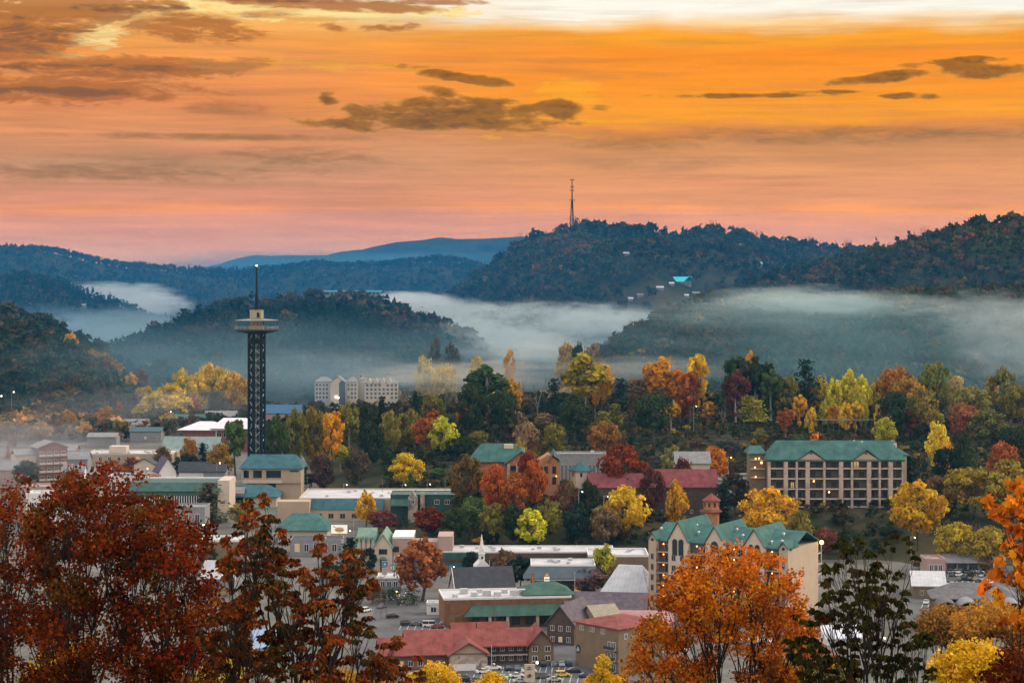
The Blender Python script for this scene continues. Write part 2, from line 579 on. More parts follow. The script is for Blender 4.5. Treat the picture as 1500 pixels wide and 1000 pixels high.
def mist_mat(dens, col, seed, sc):
    """mist thins out towards its edge and is torn by noise"""
    m, t, o = nodemat('mist_air')
    lk = t.links
    p = t.nodes.new('ShaderNodeVolumePrincipled')
    p.inputs['Color'].default_value = (*col, 1)
    c = t.nodes.new('ShaderNodeTexCoord')
    g = t.nodes.new('ShaderNodeVectorMath'); g.operation = 'DOT_PRODUCT'
    ml = t.nodes.new('ShaderNodeVectorMath'); ml.operation = 'DIVIDE'
    lk.new(c.outputs['Object'], ml.inputs[0]); ml.inputs[1].default_value = sc
    lk.new(ml.outputs[0], g.inputs[0]); lk.new(ml.outputs[0], g.inputs[1])
    n = t.nodes.new('ShaderNodeTexNoise')
    n.inputs['Scale'].default_value = 2.6; n.inputs['Detail'].default_value = 4; n.inputs['Roughness'].default_value = 0.6; n.inputs['Distortion'].default_value = 0.8
    ad = t.nodes.new('ShaderNodeVectorMath'); ad.operation = 'ADD'
    lk.new(ml.outputs[0], ad.inputs[0]); ad.inputs[1].default_value = (seed * 3.7, seed * 1.3, 0)
    lk.new(ad.outputs[0], n.inputs['Vector'])
    s1 = t.nodes.new('ShaderNodeMath'); s1.operation = 'MULTIPLY_ADD'
    lk.new(n.outputs['Fac'], s1.inputs[0]); s1.inputs[1].default_value = 2.4; s1.inputs[2].default_value = -1.2
    s2 = t.nodes.new('ShaderNodeMath'); s2.operation = 'ADD'
    lk.new(g.outputs['Value'], s2.inputs[0]); lk.new(s1.outputs[0], s2.inputs[1])
    mr = t.nodes.new('ShaderNodeMapRange'); mr.interpolation_type = 'SMOOTHSTEP'
    lk.new(s2.outputs[0], mr.inputs[0])
    mr.inputs[1].default_value = 0.95; mr.inputs[2].default_value = -0.1
    mr.inputs[3].default_value = 0.0; mr.inputs[4].default_value = dens * 2.5
    lk.new(mr.outputs[0], p.inputs['Density'])
    lk.new(p.outputs[0], o.inputs['Volume'])
    return m


def mist(px, row, D, rx, ry, rz, dens, col=(0.80, 0.88, 0.90), seed=0, label=None):
    """one lens-shaped bank of ground mist; rx in photo pixels at that distance, ry and rz in metres"""
    s = sz(D)
    nu, nv = 20, 10
    sc = (rx * s * 1.25, ry * 1.25, rz * 1.25)
    V = []
    for j in range(nv + 1):
        th = pi * j / nv
        for i in range(nu):
            ph = 2 * pi * i / nu
            V.append((sin(th) * cos(ph) * sc[0] * 1.03, sin(th) * sin(ph) * sc[1] * 1.03, cos(th) * sc[2] * 1.03))
    Fc = []
    for j in range(nv):
        for i in range(nu):
            a = j * nu + i; b = j * nu + (i + 1) % nu
            if j == 0:
                Fc.append((a, a + nu, b + nu))
            elif j == nv - 1:
                Fc.append((a, a + nu, b))
            else:
                Fc.append((a, a + nu, b + nu, b))
    me = new_mesh('mist', V, Fc)
    o = link('mist', me, mist_mat(dens, col, seed, sc))
    o.location = (X(px, D), D, Z(row, D))
    return tag(o, label, 'mist', 'banks of mist in the valleys', 'stuff')


def valley_air(cy_, ry, rx, zc, rz, dens, col, label):
    """thin blue air pooled over the far valleys: a wide flat lens"""
    nu, nv = 48, 16
    V = []; Fc = []
    for j in range(nv + 1):
        th = pi * j / nv
        for i in range(nu):
            ph = 2 * pi * i / nu
            V.append((sin(th) * cos(ph) * rx, sin(th) * sin(ph) * ry, cos(th) * rz))
    for j in range(nv):
        for i in range(nu):
            a = j * nu + i; b = j * nu + (i + 1) % nu
            Fc.append((a, a + nu, b + nu, b) if 0 < j < nv - 1 else ((a, a + nu, b + nu) if j == 0 else (a, a + nu, b)))
    o = link('mist', new_mesh('mist', V, Fc), volume('valley_air', col, dens))
    o.location = (0, cy_, zc)
    tag(o, label, 'mist', 'banks of mist in the valleys', 'stuff')


valley_air(VA[0], VA[1], 3000, VA[2], VA[3], VA[4], (0.004, 0.21, 0.56), 'thin blue air pooled over the far valleys')

MISTS = [
    (165, 432, 3450, 85, 170, 20, .0046, (.80, .92, .95)), (215, 445, 3300, 60, 150, 17, .0046, (.82, .93, .95)),
    (205, 500, 2560, 190, 190, 40, .0020, (.45, .66, .76)), (60, 490, 2600, 170, 150, 36, .0014, (.24, .44, .62)),
    (600, 441, 2720, 66, 130, 12, .0080, (.84, .95, .95)), (655, 456, 2620, 85, 120, 16, .0044, (.75, .88, .9)),
    (800, 482, 2520, 170, 170, 32, .0050, (.78, .94, .94)), (890, 474, 2400, 90, 100, 20, .0046, (.80, .95, .94)), (715, 502, 2240, 140, 90, 24, .0036, (.76, .91, .91)),
    (800, 516, 1960, 130, 60, 14, .0032, (.86, .92, .86)),
    (1165, 440, 1830, 120, 50, 13, .0044, (.70, .90, .90)), (1270, 446, 1800, 130, 50, 11, .0026, (.66, .86, .86)), (1120, 458, 1760, 190, 60, 15, .0018, (.46, .66, .70)), (1440, 456, 1760, 110, 50, 17, .0024, (.60, .76, .78)), (1500, 500, 1660, 110, 60, 34, .0028, (.60, .70, .72)),
    (680, 550, 1720, 150, 60, 12, .0040, (.88, .82, .68)), (930, 542, 1690, 120, 50, 11, .0028, (.84, .86, .76)),
    (480, 545, 1790, 190, 80, 20, .0016, (.40, .54, .62)), (190, 592, 1520, 190, 120, 11, .0005, (.55, .62, .68)), (20, 655, 1120, 120, 80, 16, .0017, (.58, .60, .66)),
    (500, 550, 1950, 520, 330, 52, .00042, (.30, .54, .64)), (1250, 530, 1720, 420, 220, 50, .00065, (.30, .58, .66)), (480, 394, 4500, 330, 300, 42, .0010, (.16, .40, .56)), (140, 560, 1800, 300, 200, 40, .0004, (.3, .5, .6)),
]
for i, a in enumerate(MISTS):
    mist(*a, seed=i + 1, label='bank of pale mist lying in the valley between the wooded hills')


def hit(px, row, d0=700.0, d1=5200.0):
    """distance at which the sight line of a photo pixel first meets the land"""
    D = np.arange(d0, d1, 4.0)
    g = ground((px - 750) / F * D, D)
    below = np.where(g >= CZ + (HR - row) / F * D)[0]
    return float(D[below[0]]) if len(below) else d1


HOMES = [(984, 414, 1.0, 'white house just left below the turquoise-roofed lodge'), (967, 421, .9, 'white house downhill left of the turquoise-roofed lodge'), (938, 430, .9, 'pale house lowest on the clearing of the big hill'),
         (924, 434, .8, 'grey-white house at the left end of the big hill clearing'), (1006, 432, .8, 'white house above the mist on the slope right of the clearing'), (1020, 429, .9, 'white-roofed house at the right end of the slope above the mist'),
         (918, 373, .9, 'white house high on the big hill under the radio mast'), (1086, 365, .6, 'white house near the skyline right of the radio mast'), (1150, 379, .8, 'white house in the upper right woods of the big hill'), (1112, 388, .8, 'small white house in the woods above the dark ridge'),
         (1324, 361, .6, 'white house on the skyline of the right-hand ridge'), (1348, 431, .6, 'pale house at the upper edge of the right-hand mist'), (122, 449, .7, 'white house glinting in the mist at the left')]
LODGE_D = hit(994, 416)
CLEAR = [(px, hit(px, row), 6) for px, row, k, lab in HOMES] + [(994, LODGE_D, 26), (968, LODGE_D - 30, 14)]
# ------------------------------------------------------------------ far-off woods on the hills
FOREST_MAT = leafmat('far_foliage', objcol=False, trans=0.2)


def unit_clouds(kind, nleaf, seed):
    """a set of n triangles making one tree crown of height 1 (base at z=0) -> (n,3,3), and a per-triangle tone"""
    g = np.random.default_rng(seed)
    if kind == 'cone':
        z = 0.12 + 0.88 * (1 - np.sqrt(g.random(nleaf)))
        r = 0.17 * (1.02 - z) ** 0.8 * (0.6 + 0.5 * g.random(nleaf))
        ph = g.random(nleaf) * 2 * pi
        C = np.stack([r * np.cos(ph), r * np.sin(ph), z], -1)
        size = 0.085
    else:
        nb = 7
        bc = g.normal(size=(nb, 3)); bc /= np.linalg.norm(bc, axis=1)[:, None]
        bc = bc * np.array([.2, .2, .2]) + np.array([0, 0, .66])
        br = 0.12 + 0.08 * g.random(nb)
        k = g.integers(0, nb, nleaf)
        d = g.normal(size=(nleaf, 3)); d /= np.linalg.norm(d, axis=1)[:, None]
        d[:, 2] = np.abs(d[:, 2]) * 0.9 - 0.2
        C = bc[k] + d * br[k][:, None]
        if kind == 'bare':
            C[:, 2] = 0.3 + 0.7 * g.random(nleaf)
        size = 0.13
    a = g.normal(size=(nleaf, 3)); a /= np.linalg.norm(a, axis=1)[:, None]
    b = np.cross(a, g.normal(size=(nleaf, 3))); b /= np.linalg.norm(b, axis=1)[:, None]
    sz_ = size * (0.6 + 0.8 * g.random(nleaf))[:, None]
    if kind == 'bare':
        up = np.tile([0, 0, 1.0], (nleaf, 1)) + g.normal(size=(nleaf, 3)) * 0.35
        tri = np.stack([C - up * 0.14, C + up * 0.14 + b * 0.012, C + up * 0.14 - b * 0.012], 1)
    else:
        tri = np.stack([C + a * sz_, C - a * sz_ * .55 + b * sz_ * .9, C - a * sz_ * .55 - b * sz_ * .9], 1)
    tone = 0.62 + 0.76 * g.random(nleaf)
    return tri, tone


def forest(name, label, regions, nleaf, seed, palette, size=(11, 17), spacing=8.0, conifer=0.25, trunks=True, low=3.0):
    """regions: list of (px0, px1, D0, D1); palette: [(weight, rgb)]"""
    g = np.random.default_rng(seed)
    P = []
    for (p0, p1, D0, D1) in regions:
        area = (p1 - p0) / F * (D0 + D1) / 2 * (D1 - D0)
        n = int(area / spacing ** 2)
        D = np.sqrt(g.random(n) * (D1 ** 2 - D0 ** 2) + D0 ** 2)
        u = p0 + (p1 - p0) * g.random(n)
        P.append(np.stack([(u - 750) / F * D, D], -1))
    P = np.concatenate(P)
    zz = ground(P[:, 0], P[:, 1])
    keep = zz > low
    up = P[:, 0] / P[:, 1] * F + 750
    for (cx, cD, cw) in CLEAR:      # house lots are cleared
        keep &= ~((np.abs(up - cx) < cw) & (P[:, 1] < cD + 14) & (P[:, 1] > cD - 75))
    P = P[keep]; zz = zz[keep]
    n = len(P)
    protos = [unit_clouds('cone', nleaf, seed * 10 + i) for i in range(3)] + [unit_clouds('round', nleaf, seed * 10 + 5 + i) for i in range(5)] + [unit_clouds('bare', nleaf, seed * 10 + 12 + i) for i in range(2)]
    # kinds and colours come in patches
    pat = fbm(P[:, 0] / 60, P[:, 1] / 90, seed, 3)
    w = np.array([p[0] for p in palette], float); w /= w.sum()
    ci = np.searchsorted(np.cumsum(w), np.clip(g.random(n) * 0.65 + (np.argsort(np.argsort(pat)) / n) * 0.35, 0, .9999))
    cols = np.array([p[1] for p in palette])[ci]
    cols = cols * (0.70 + 0.6 * g.random(n))[:, None] * (0.35 + 1.4 * fbm(P[:, 0] / 95 + 3, P[:, 1] / 150, seed + 9, 4))[:, None]
    isc = g.random(n) < conifer * (0.4 + 1.6 * (fbm(P[:, 0] / 50 + 7, P[:, 1] / 70, seed + 4, 3) > .5))
    kind = np.where(isc, g.integers(0, 3, n), np.where(g.random(n) < 0.14, g.integers(8, 10, n), g.integers(3, 8, n)))
    cols[isc] = np.array([0.022, 0.040, 0.028]) * (0.7 + 0.6 * g.random(isc.sum()))[:, None]
    bare = kind >= 8
    cols[bare] = np.array([0.10, 0.085, 0.07])
    H = size[0] * .75 + (size[1] * 1.15 - size[0] * .75) * g.random(n)
    H[isc] *= 1.15
    wd = H * (0.85 + 0.4 * g.random(n))
    ang = g.random(n) * 2 * pi
    out = []; oc = []
    for k, (tri, tone) in enumerate(protos):
        s = np.where(kind == k)[0]
        if len(s) == 0:
            continue
        t = np.broadcast_to(tri, (len(s),) + tri.shape).copy()
        c = np.cos(ang[s])[:, None, None]; sn = np.sin(ang[s])[:, None, None]
        x = t[..., 0] * c - t[..., 1] * sn; y = t[..., 0] * sn + t[..., 1] * c
        W = wd[s][:, None, None]
        V = np.stack([x * W + P[s, 0][:, None, None], y * W + P[s, 1][:, None, None], t[..., 2] * H[s][:, None, None] + zz[s][:, None, None] - (0.5 if trunks else 0.22 * H[s][:, None, None])], -1)
        out.append(V.reshape(-1, 3))
        cc = cols[s][:, None, None, :] * tone[None, :, None, None]
        oc.append(np.broadcast_to(cc, V.shape).reshape(-1, 3))
    V = np.concatenate(out); Cc = np.concatenate(oc)
    if trunks:
        # pale trunk slivers
        s = np.where(~isc)[0]
        tw = 0.022 * H[s]
        a = g.random(len(s)) * pi
        ox = np.cos(a) * tw; oy = np.sin(a) * tw
        b = np.stack([P[s, 0], P[s, 1], zz[s] - 1], -1)
        T3 = np.stack([b + np.stack([ox, oy, 0 * ox], -1), b - np.stack([ox, oy, 0 * ox], -1), b + np.stack([0 * ox, 0 * ox, H[s] * 0.75], -1)], 1).reshape(-1, 3)
        V = np.concatenate([V, T3]); Cc = np.concatenate([Cc, np.tile([0.13, 0.115, 0.095], (len(T3), 1))])
    me = np_mesh(name, V, 3, Cc)
    o = link(name, me, FOREST_MAT)
    return tag(o, label, 'forest', 'woods covering the hills', 'stuff')


AUT = [(30, (.045, .055, .028)), (16, (.030, .045, .028)), (16, (.085, .060, .030)), (10, (.12, .055, .028)), (10, (.075, .06, .05)), (8, (.16, .11, .03)), (4, (.22, .15, .035)), (2, (.20, .06, .03))]
COOL = [(40, (.034, .048, .034)), (30, (.050, .050, .036)), (14, (.075, .055, .035)), (10, (.06, .052, .045)), (3, (.13, .09, .04))]
forest('forest', 'hazy blue wooded ridge under the pink sky, behind the tower spire', [(-60, 1000, 3250, 3960)], 16, 1, COOL, (11, 16), 11.0, 0.3, False)
forest('forest', 'dark blue wooded spur at the left edge with mist behind it', [(-60, 330, 2600, 3080)], 22, 2, COOL, (12, 18), 9.5, 0.5)
forest('forest', 'woods over the big hill that carries the radio mast', [(520, 1330, 2260, 3080)], 24, 3, COOL + AUT, (11, 16), 8.5, 0.22)
forest('forest', 'woods on the right-hand ridge above the wisp of mist', [(960, 1640, 1960, 2540)], 28, 4, AUT, (11, 17), 8.0, 0.18)
forest('forest', 'woods on the misty slope behind the tall autumn trees', [(820, 1640, 1640, 2040)], 36, 5, AUT, (11, 17), 7.5, 0.15)
forest('forest', 'wooded hill of dark pines behind the observation tower', [(60, 800, 1640, 2330)], 34, 6, COOL + AUT, (12, 18), 7.5, 0.5)
forest('forest', 'dark wooded hillside at the left edge above the town', [(-60, 330, 1590, 2010)], 46, 7, COOL + AUT, (12, 18), 7.0, 0.4)
forest('undergrowth', 'low scrub and saplings under the wooded band and on the knolls', [(560, 1640, 985, 1330), (660, 1000, 870, 985), (1120, 1560, 880, 985)], 60, 8, [(40, (.036, .044, .018)), (20, (.07, .06, .025)), (14, (.10, .06, .03)), (8, (.2, .14, .03)), (6, (.05, .07, .03))], (3, 6.5), 5.2, 0.08, False, 1.5)
forest('forest', 'hazy lowland trees between the wooded band and the misty hills', [(380, 1640, 1330, 1700), (-60, 380, 1450, 1640)], 44, 9, AUT, (9, 14), 9.0, 0.1, True, -1)
for nm, rid, p0, p1, sd in (('main', 'skyline trees standing along the crest of the radio mast hill', 690, 1300, 21), ('rightback', 'skyline trees standing along the crest of the right-hand ridge', 1060, 1600, 22), ('middle', 'skyline pines standing along the crest of the pine hill', 190, 760, 23), ('leftnear', 'skyline trees standing along the crest of the dark left hillside', -40, 260, 24), ('blue', 'skyline trees along the hazy blue ridge', -40, 760, 25)):
    Dr = RIDGES[nm]['D']
    forest('forest', rid, [(p0, p1, Dr - 40, Dr + 15)], 60, sd, COOL, (13, 25) if nm != 'blue' else (9, 15), 11.5, 0.55 if nm == 'middle' else .2)
forest('forest', 'ghostly pale trees fading into the mist behind the leafless pair', [(560, 770, 1640, 1800), (800, 900, 1660, 1760)], 60, 31, [(3, (.40, .32, .16)), (2, (.28, .24, .17)), (2, (.46, .33, .10)), (1, (.2, .15, .1))], (12, 20), 12.0, 0.02, True, -5)
forest('forest', 'orange and tan trees at the foot of the dark left hillside', [(-40, 180, 1440, 1580)], 60, 32, [(3, (.34, .17, .04)), (2, (.26, .16, .06)), (2, (.14, .10, .04)), (1, (.06, .07, .03))], (9, 15), 11.0, 0.05, True, -5)
# ------------------------------------------------------------------ single trees of the middle distance
CROWN_MAT = leafmat('crown_foliage', objcol=True, trans=0.3)
BARK = surf('bark', (0.085, 0.07, 0.055), 0.95, 0.25, 2.0)
PALEBARK = surf('pale_bark', (0.22, 0.20, 0.17), 0.95, 0.25, 2.0)
ASPECT = dict(round=0.95, oval=0.62, tall=0.5, cone=0.42, pine=0.5, bare=0.6, shrub=1.3, dome=1.0)


def tube_pts(pts, rad, n=5, V=None, Fc=None):
    """append a tapered tube along pts to V, Fc"""
    base = len(V)
    pts = [np.array(p, float) for p in pts]
    for i, p in enumerate(pts):
        d = pts[min(i + 1, len(pts) - 1)] - pts[max(i - 1, 0)]
        d = d / (np.linalg.norm(d) + 1e-9)
        a = np.cross(d, [0.3, 1, 0.1]); a /= np.linalg.norm(a) + 1e-9
        b = np.cross(d, a)
        for k in range(n):
            t = 2 * pi * k / n
            V.append(p + (a * cos(t) + b * sin(t)) * rad[i])
    for i in range(len(pts) - 1):
        for k in range(n):
            q = base + i * n
            Fc.append((q + k, q + (k + 1) % n, q + n + (k + 1) % n, q + n + k))
    Fc.append(tuple(base + (len(pts) - 1) * n + k for k in range(n)))
    return V, Fc


def crown_proto(kind, seed, n=1150, leaf=0.033):
    g = np.random.default_rng(seed)
    a = ASPECT[kind] / 2
    if kind in ('cone', 'pine'):
        tiers = 11 if kind == 'cone' else 8
        C = []; Nn = []; T_ = []
        for t in range(tiers):
            f = t / (tiers - 1)
            z = (0.10 + 0.88 * f) if kind == 'cone' else (0.36 + 0.62 * f)
            R = a * ((1.04 - f) ** 0.9 if kind == 'cone' else (0.45 + 0.75 * (1 - f)) * (0.6 + 0.7 * g.random()))
            nb = max(3, int(9 * (1 - 0.6 * f)))
            for b in range(nb):
                ph = g.random() * 2 * pi
                rr = R * (0.7 + 0.45 * g.random())
                m = int(n / (tiers * 7.0))
                q = g.random(m) ** 0.7
                spread = 0.03 + 0.035 * q
                P = np.stack([q * rr * cos(ph), q * rr * sin(ph), z - 0.05 * q + 0 * q], -1) + g.normal(size=(m, 3)) * spread[:, None] * np.array([1, 1, .45])
                C.append(P); Nn.append(np.tile([0, 0, 1.0], (m, 1)) + g.normal(size=(m, 3)) * .6); T_.append(np.full(m, 0.75 + 0.5 * g.random()))
        C = np.concatenate(C); Nn = np.concatenate(Nn); T_ = np.concatenate(T_)
    else:
        cz_, rz_ = dict(round=(.58, .40), oval=(.56, .43), tall=(.70, .30), shrub=(.46, .52), dome=(.52, .46))[kind]
        nb = dict(round=54, oval=46, tall=40, shrub=36, dome=60)[kind]
        d = g.normal(size=(nb, 3)); d /= np.linalg.norm(d, axis=1)[:, None]
        r = 0.45 + 0.45 * g.random(nb) ** 0.6
        bc = d * r[:, None]
        if kind == 'tall':   # a few low sprays on the stem
            bc[:4, 2] -= 0.9
        if kind in ('oval',):
            bc[:, :2] *= (1 - 0.30 * np.clip(bc[:, 2], 0, 1))[:, None]
        br = (0.15 + 0.17 * g.random(nb)) * (1.05 - 0.25 * np.abs(d[:, 2]))
        bt = 0.68 + 0.62 * g.random(nb)
        k = g.integers(0, nb, n)
        e = g.normal(size=(n, 3)); e /= np.linalg.norm(e, axis=1)[:, None]
        e[:, 2] = e[:, 2] * 0.8 + 0.12
        U = bc[k] + e * (br[k] * (0.55 + 0.75 * g.random(n)))[:, None]
        far = np.linalg.norm(U, axis=1)
        U[far > 1.06] *= 0.9
        C = U * np.array([a, a, rz_]) + np.array([0, 0, cz_])
        Nn = e + U * 0.5 + g.normal(size=(n, 3)) * .55
        T_ = bt[k]
    m = len(C)
    Nn /= np.linalg.norm(Nn, axis=1)[:, None]
    t1 = np.cross(Nn, g.normal(size=(m, 3))); t1 /= np.linalg.norm(t1, axis=1)[:, None]
    t2 = np.cross(Nn, t1)
    s = leaf * (0.55 + 0.9 * g.random(m))[:, None]
    V = np.stack([C + t1 * s, C + t2 * s * .62, C - t1 * s, C - t2 * s * .62], 1).reshape(-1, 3)
    tone = T_ * (0.72 + 0.56 * g.random(m))
    # leaves differ: some still greener, some browner
    h = g.random(m)
    tint = np.stack([tone * (1 - .22 * (h > .8)), tone * (1 + .10 * (h > .8) - .2 * (h < .12)), tone * (1 + .15 * (h > .8))], -1)
    return np_mesh('crown', V, 4, np.repeat(tint, 4, 0))


def trunk_proto(kind, seed):
    g = np.random.default_rng(seed)
    V = []; Fc = []
    a = ASPECT[kind] / 2
    if kind in ('cone', 'pine'):
        tube_pts([(0, 0, -.03), (0, 0, .5), (0, 0, .97)], [.018, .012, .003], 6, V, Fc)
        if kind == 'pine':
            for i in range(9):
                z = .35 + .06 * i; ph = g.random() * 6.28
                tube_pts([(0, 0, z), (cos(ph) * a * .7, sin(ph) * a * .7, z + .03)], [.006, .002], 4, V, Fc)
    elif kind == 'bare':
        def grow(p, d, ln, r, lvl):
            p = np.array(p, float); d = np.array(d, float); d /= np.linalg.norm(d)
            q = p + d * ln * .5 + g.normal(size=3) * ln * .05
            e = p + d * ln + g.normal(size=3) * ln * .08
            tube_pts([p, q, e], [r, r * .82, r * .6], 5 if lvl == 0 else 3, V, Fc)
            if lvl >= 4:
                return
            for i in range(3 if lvl < 3 else 3):
                nd = d + g.normal(size=3) * .52 + np.array([0, 0, .22])
                st = p + (e - p) * (0.55 + .45 * g.random()) if i else e
                grow(st, nd, ln * (.62 + .18 * g.random()), r * .58, lvl + 1)
        grow((0, 0, -.02), (0, 0, 1), .36, .017, 0)
    elif kind == 'shrub':
        for i in range(6):
            ph = g.random() * 6.28
            tube_pts([(0, 0, -.04), (cos(ph) * a * .4, sin(ph) * a * .4, .35), (cos(ph) * a * .7, sin(ph) * a * .7, .75)], [.02, .012, .004], 4, V, Fc)
    else:
        top = .86
        fork = dict(round=.26, oval=.2, tall=.5, dome=.2)[kind]
        lean = g.normal(size=2) * .02
        tube_pts([(0, 0, -.03), (lean[0], lean[1], fork), (lean[0] * 2, lean[1] * 2, top)], [.022, .017, .004], 6, V, Fc)
        for i in range(8):
            ph = g.random() * 6.28; z0 = fork + (.5 * g.random()) * (top - fork); R = a * (.5 + .35 * g.random())
            tube_pts([(lean[0], lean[1], z0), (cos(ph) * R * .5, sin(ph) * R * .5, z0 + .10), (cos(ph) * R, sin(ph) * R, z0 + .22)], [.010, .007, .003], 4, V, Fc)
    return new_mesh('trunk', V, Fc)


PROTO = {}
for ki, kind in enumerate(ASPECT):
    for v in range(4 if kind in ('round', 'oval', 'tall', 'bare') else 3):
        sd = 100 + ki * 10 + v
        cr = None if kind == 'bare' else crown_proto(kind, sd, dict(shrub=900, cone=1500, pine=1100, tall=2000).get(kind, 2700))
        if cr: cr.materials.append(CROWN_MAT)
        tr = trunk_proto(kind, sd); tr.materials.append(PALEBARK if kind == 'bare' or (kind == 'tall' and v % 2) else BARK)
        PROTO[kind, v] = (cr, tr)
NV = {k: len([1 for q in PROTO if q[0] == k]) for k in ASPECT}

HUE = dict(yellow=(.66, .42, .025), gold=(.58, .29, .018), orange=(.52, .17, .015), rust=(.33, .095, .02), red=(.24, .042, .014), maroon=(.135, .04, .03),
           olive=(.20, .165, .03), lime=(.42, .38, .035), green=(.075, .105, .03), dark=(.040, .052, .020), brown=(.15, .085, .04), tan=(.24, .155, .07),
           pale=(.50, .38, .14), pine=(.028, .042, .022), fir=(.022, .036, .024), grey=(.11, .10, .08))
HUENAME = dict(yellow='bright yellow', gold='golden yellow', orange='orange', rust='rusty orange', red='deep red', maroon='dull maroon', olive='olive green', lime='yellow green',
               green='mid green', dark='dark green', brown='brown', tan='faded tan', pale='pale straw yellow', pine='very dark green', fir='blackish green', grey='grey')
KINDNAME = dict(round='broad round', oval='egg-shaped', tall='tall high-crowned', cone='pointed evergreen', pine='ragged pine', bare='leafless bare-twigged', shrub='low bushy', dome='dense dome-shaped')
CATN = dict(shrub='bush', cone='tree', pine='tree')
TREEN = [0]


def tree(kind, px, top, D, wpx, hue, label, group=None, jit=True, dz=0.0, cat=None):
    g = random.Random(TREEN[0] * 31 + 5)
    TREEN[0] += 1
    s = sz(D)
    x = X(px, D)
    z0 = gz(x, D) + dz
    h = Z(top, D) - z0
    w = wpx * s
    if D > 1100 and kind in ('round', 'tall', 'pine') and px > 380:
        w *= 1.14; h *= 1.05
    if h < 1.5:
        h = 1.5
    v = g.randrange(NV[kind])
    cr, tr = PROTO[kind, v]
    nm = dict(cone='evergreen_tree', pine='pine_tree', bare='bare_tree', shrub='bush').get(kind, 'autumn_tree' if hue not in ('dark', 'green', 'pine', 'fir', 'olive') else 'leafy_tree')
    root = thing(nm, label, cat or CATN.get(kind, 'tree'), (x, D, z0 - 0.2), g.random() * 6.28, group)
    k = w / ASPECT[kind]
    root.scale = (k, k, h)
    t = link('trunk', tr, None, root)
    if cr:
        c = link('crown', cr, None, root)
        f = 0.85 + 0.3 * g.random() if jit else 1.0
        col = HUE[hue] if isinstance(hue, str) else hue
        c.color = (col[0] * f, col[1] * f * (0.94 + .12 * g.random()), col[2] * f, 1)
    return root


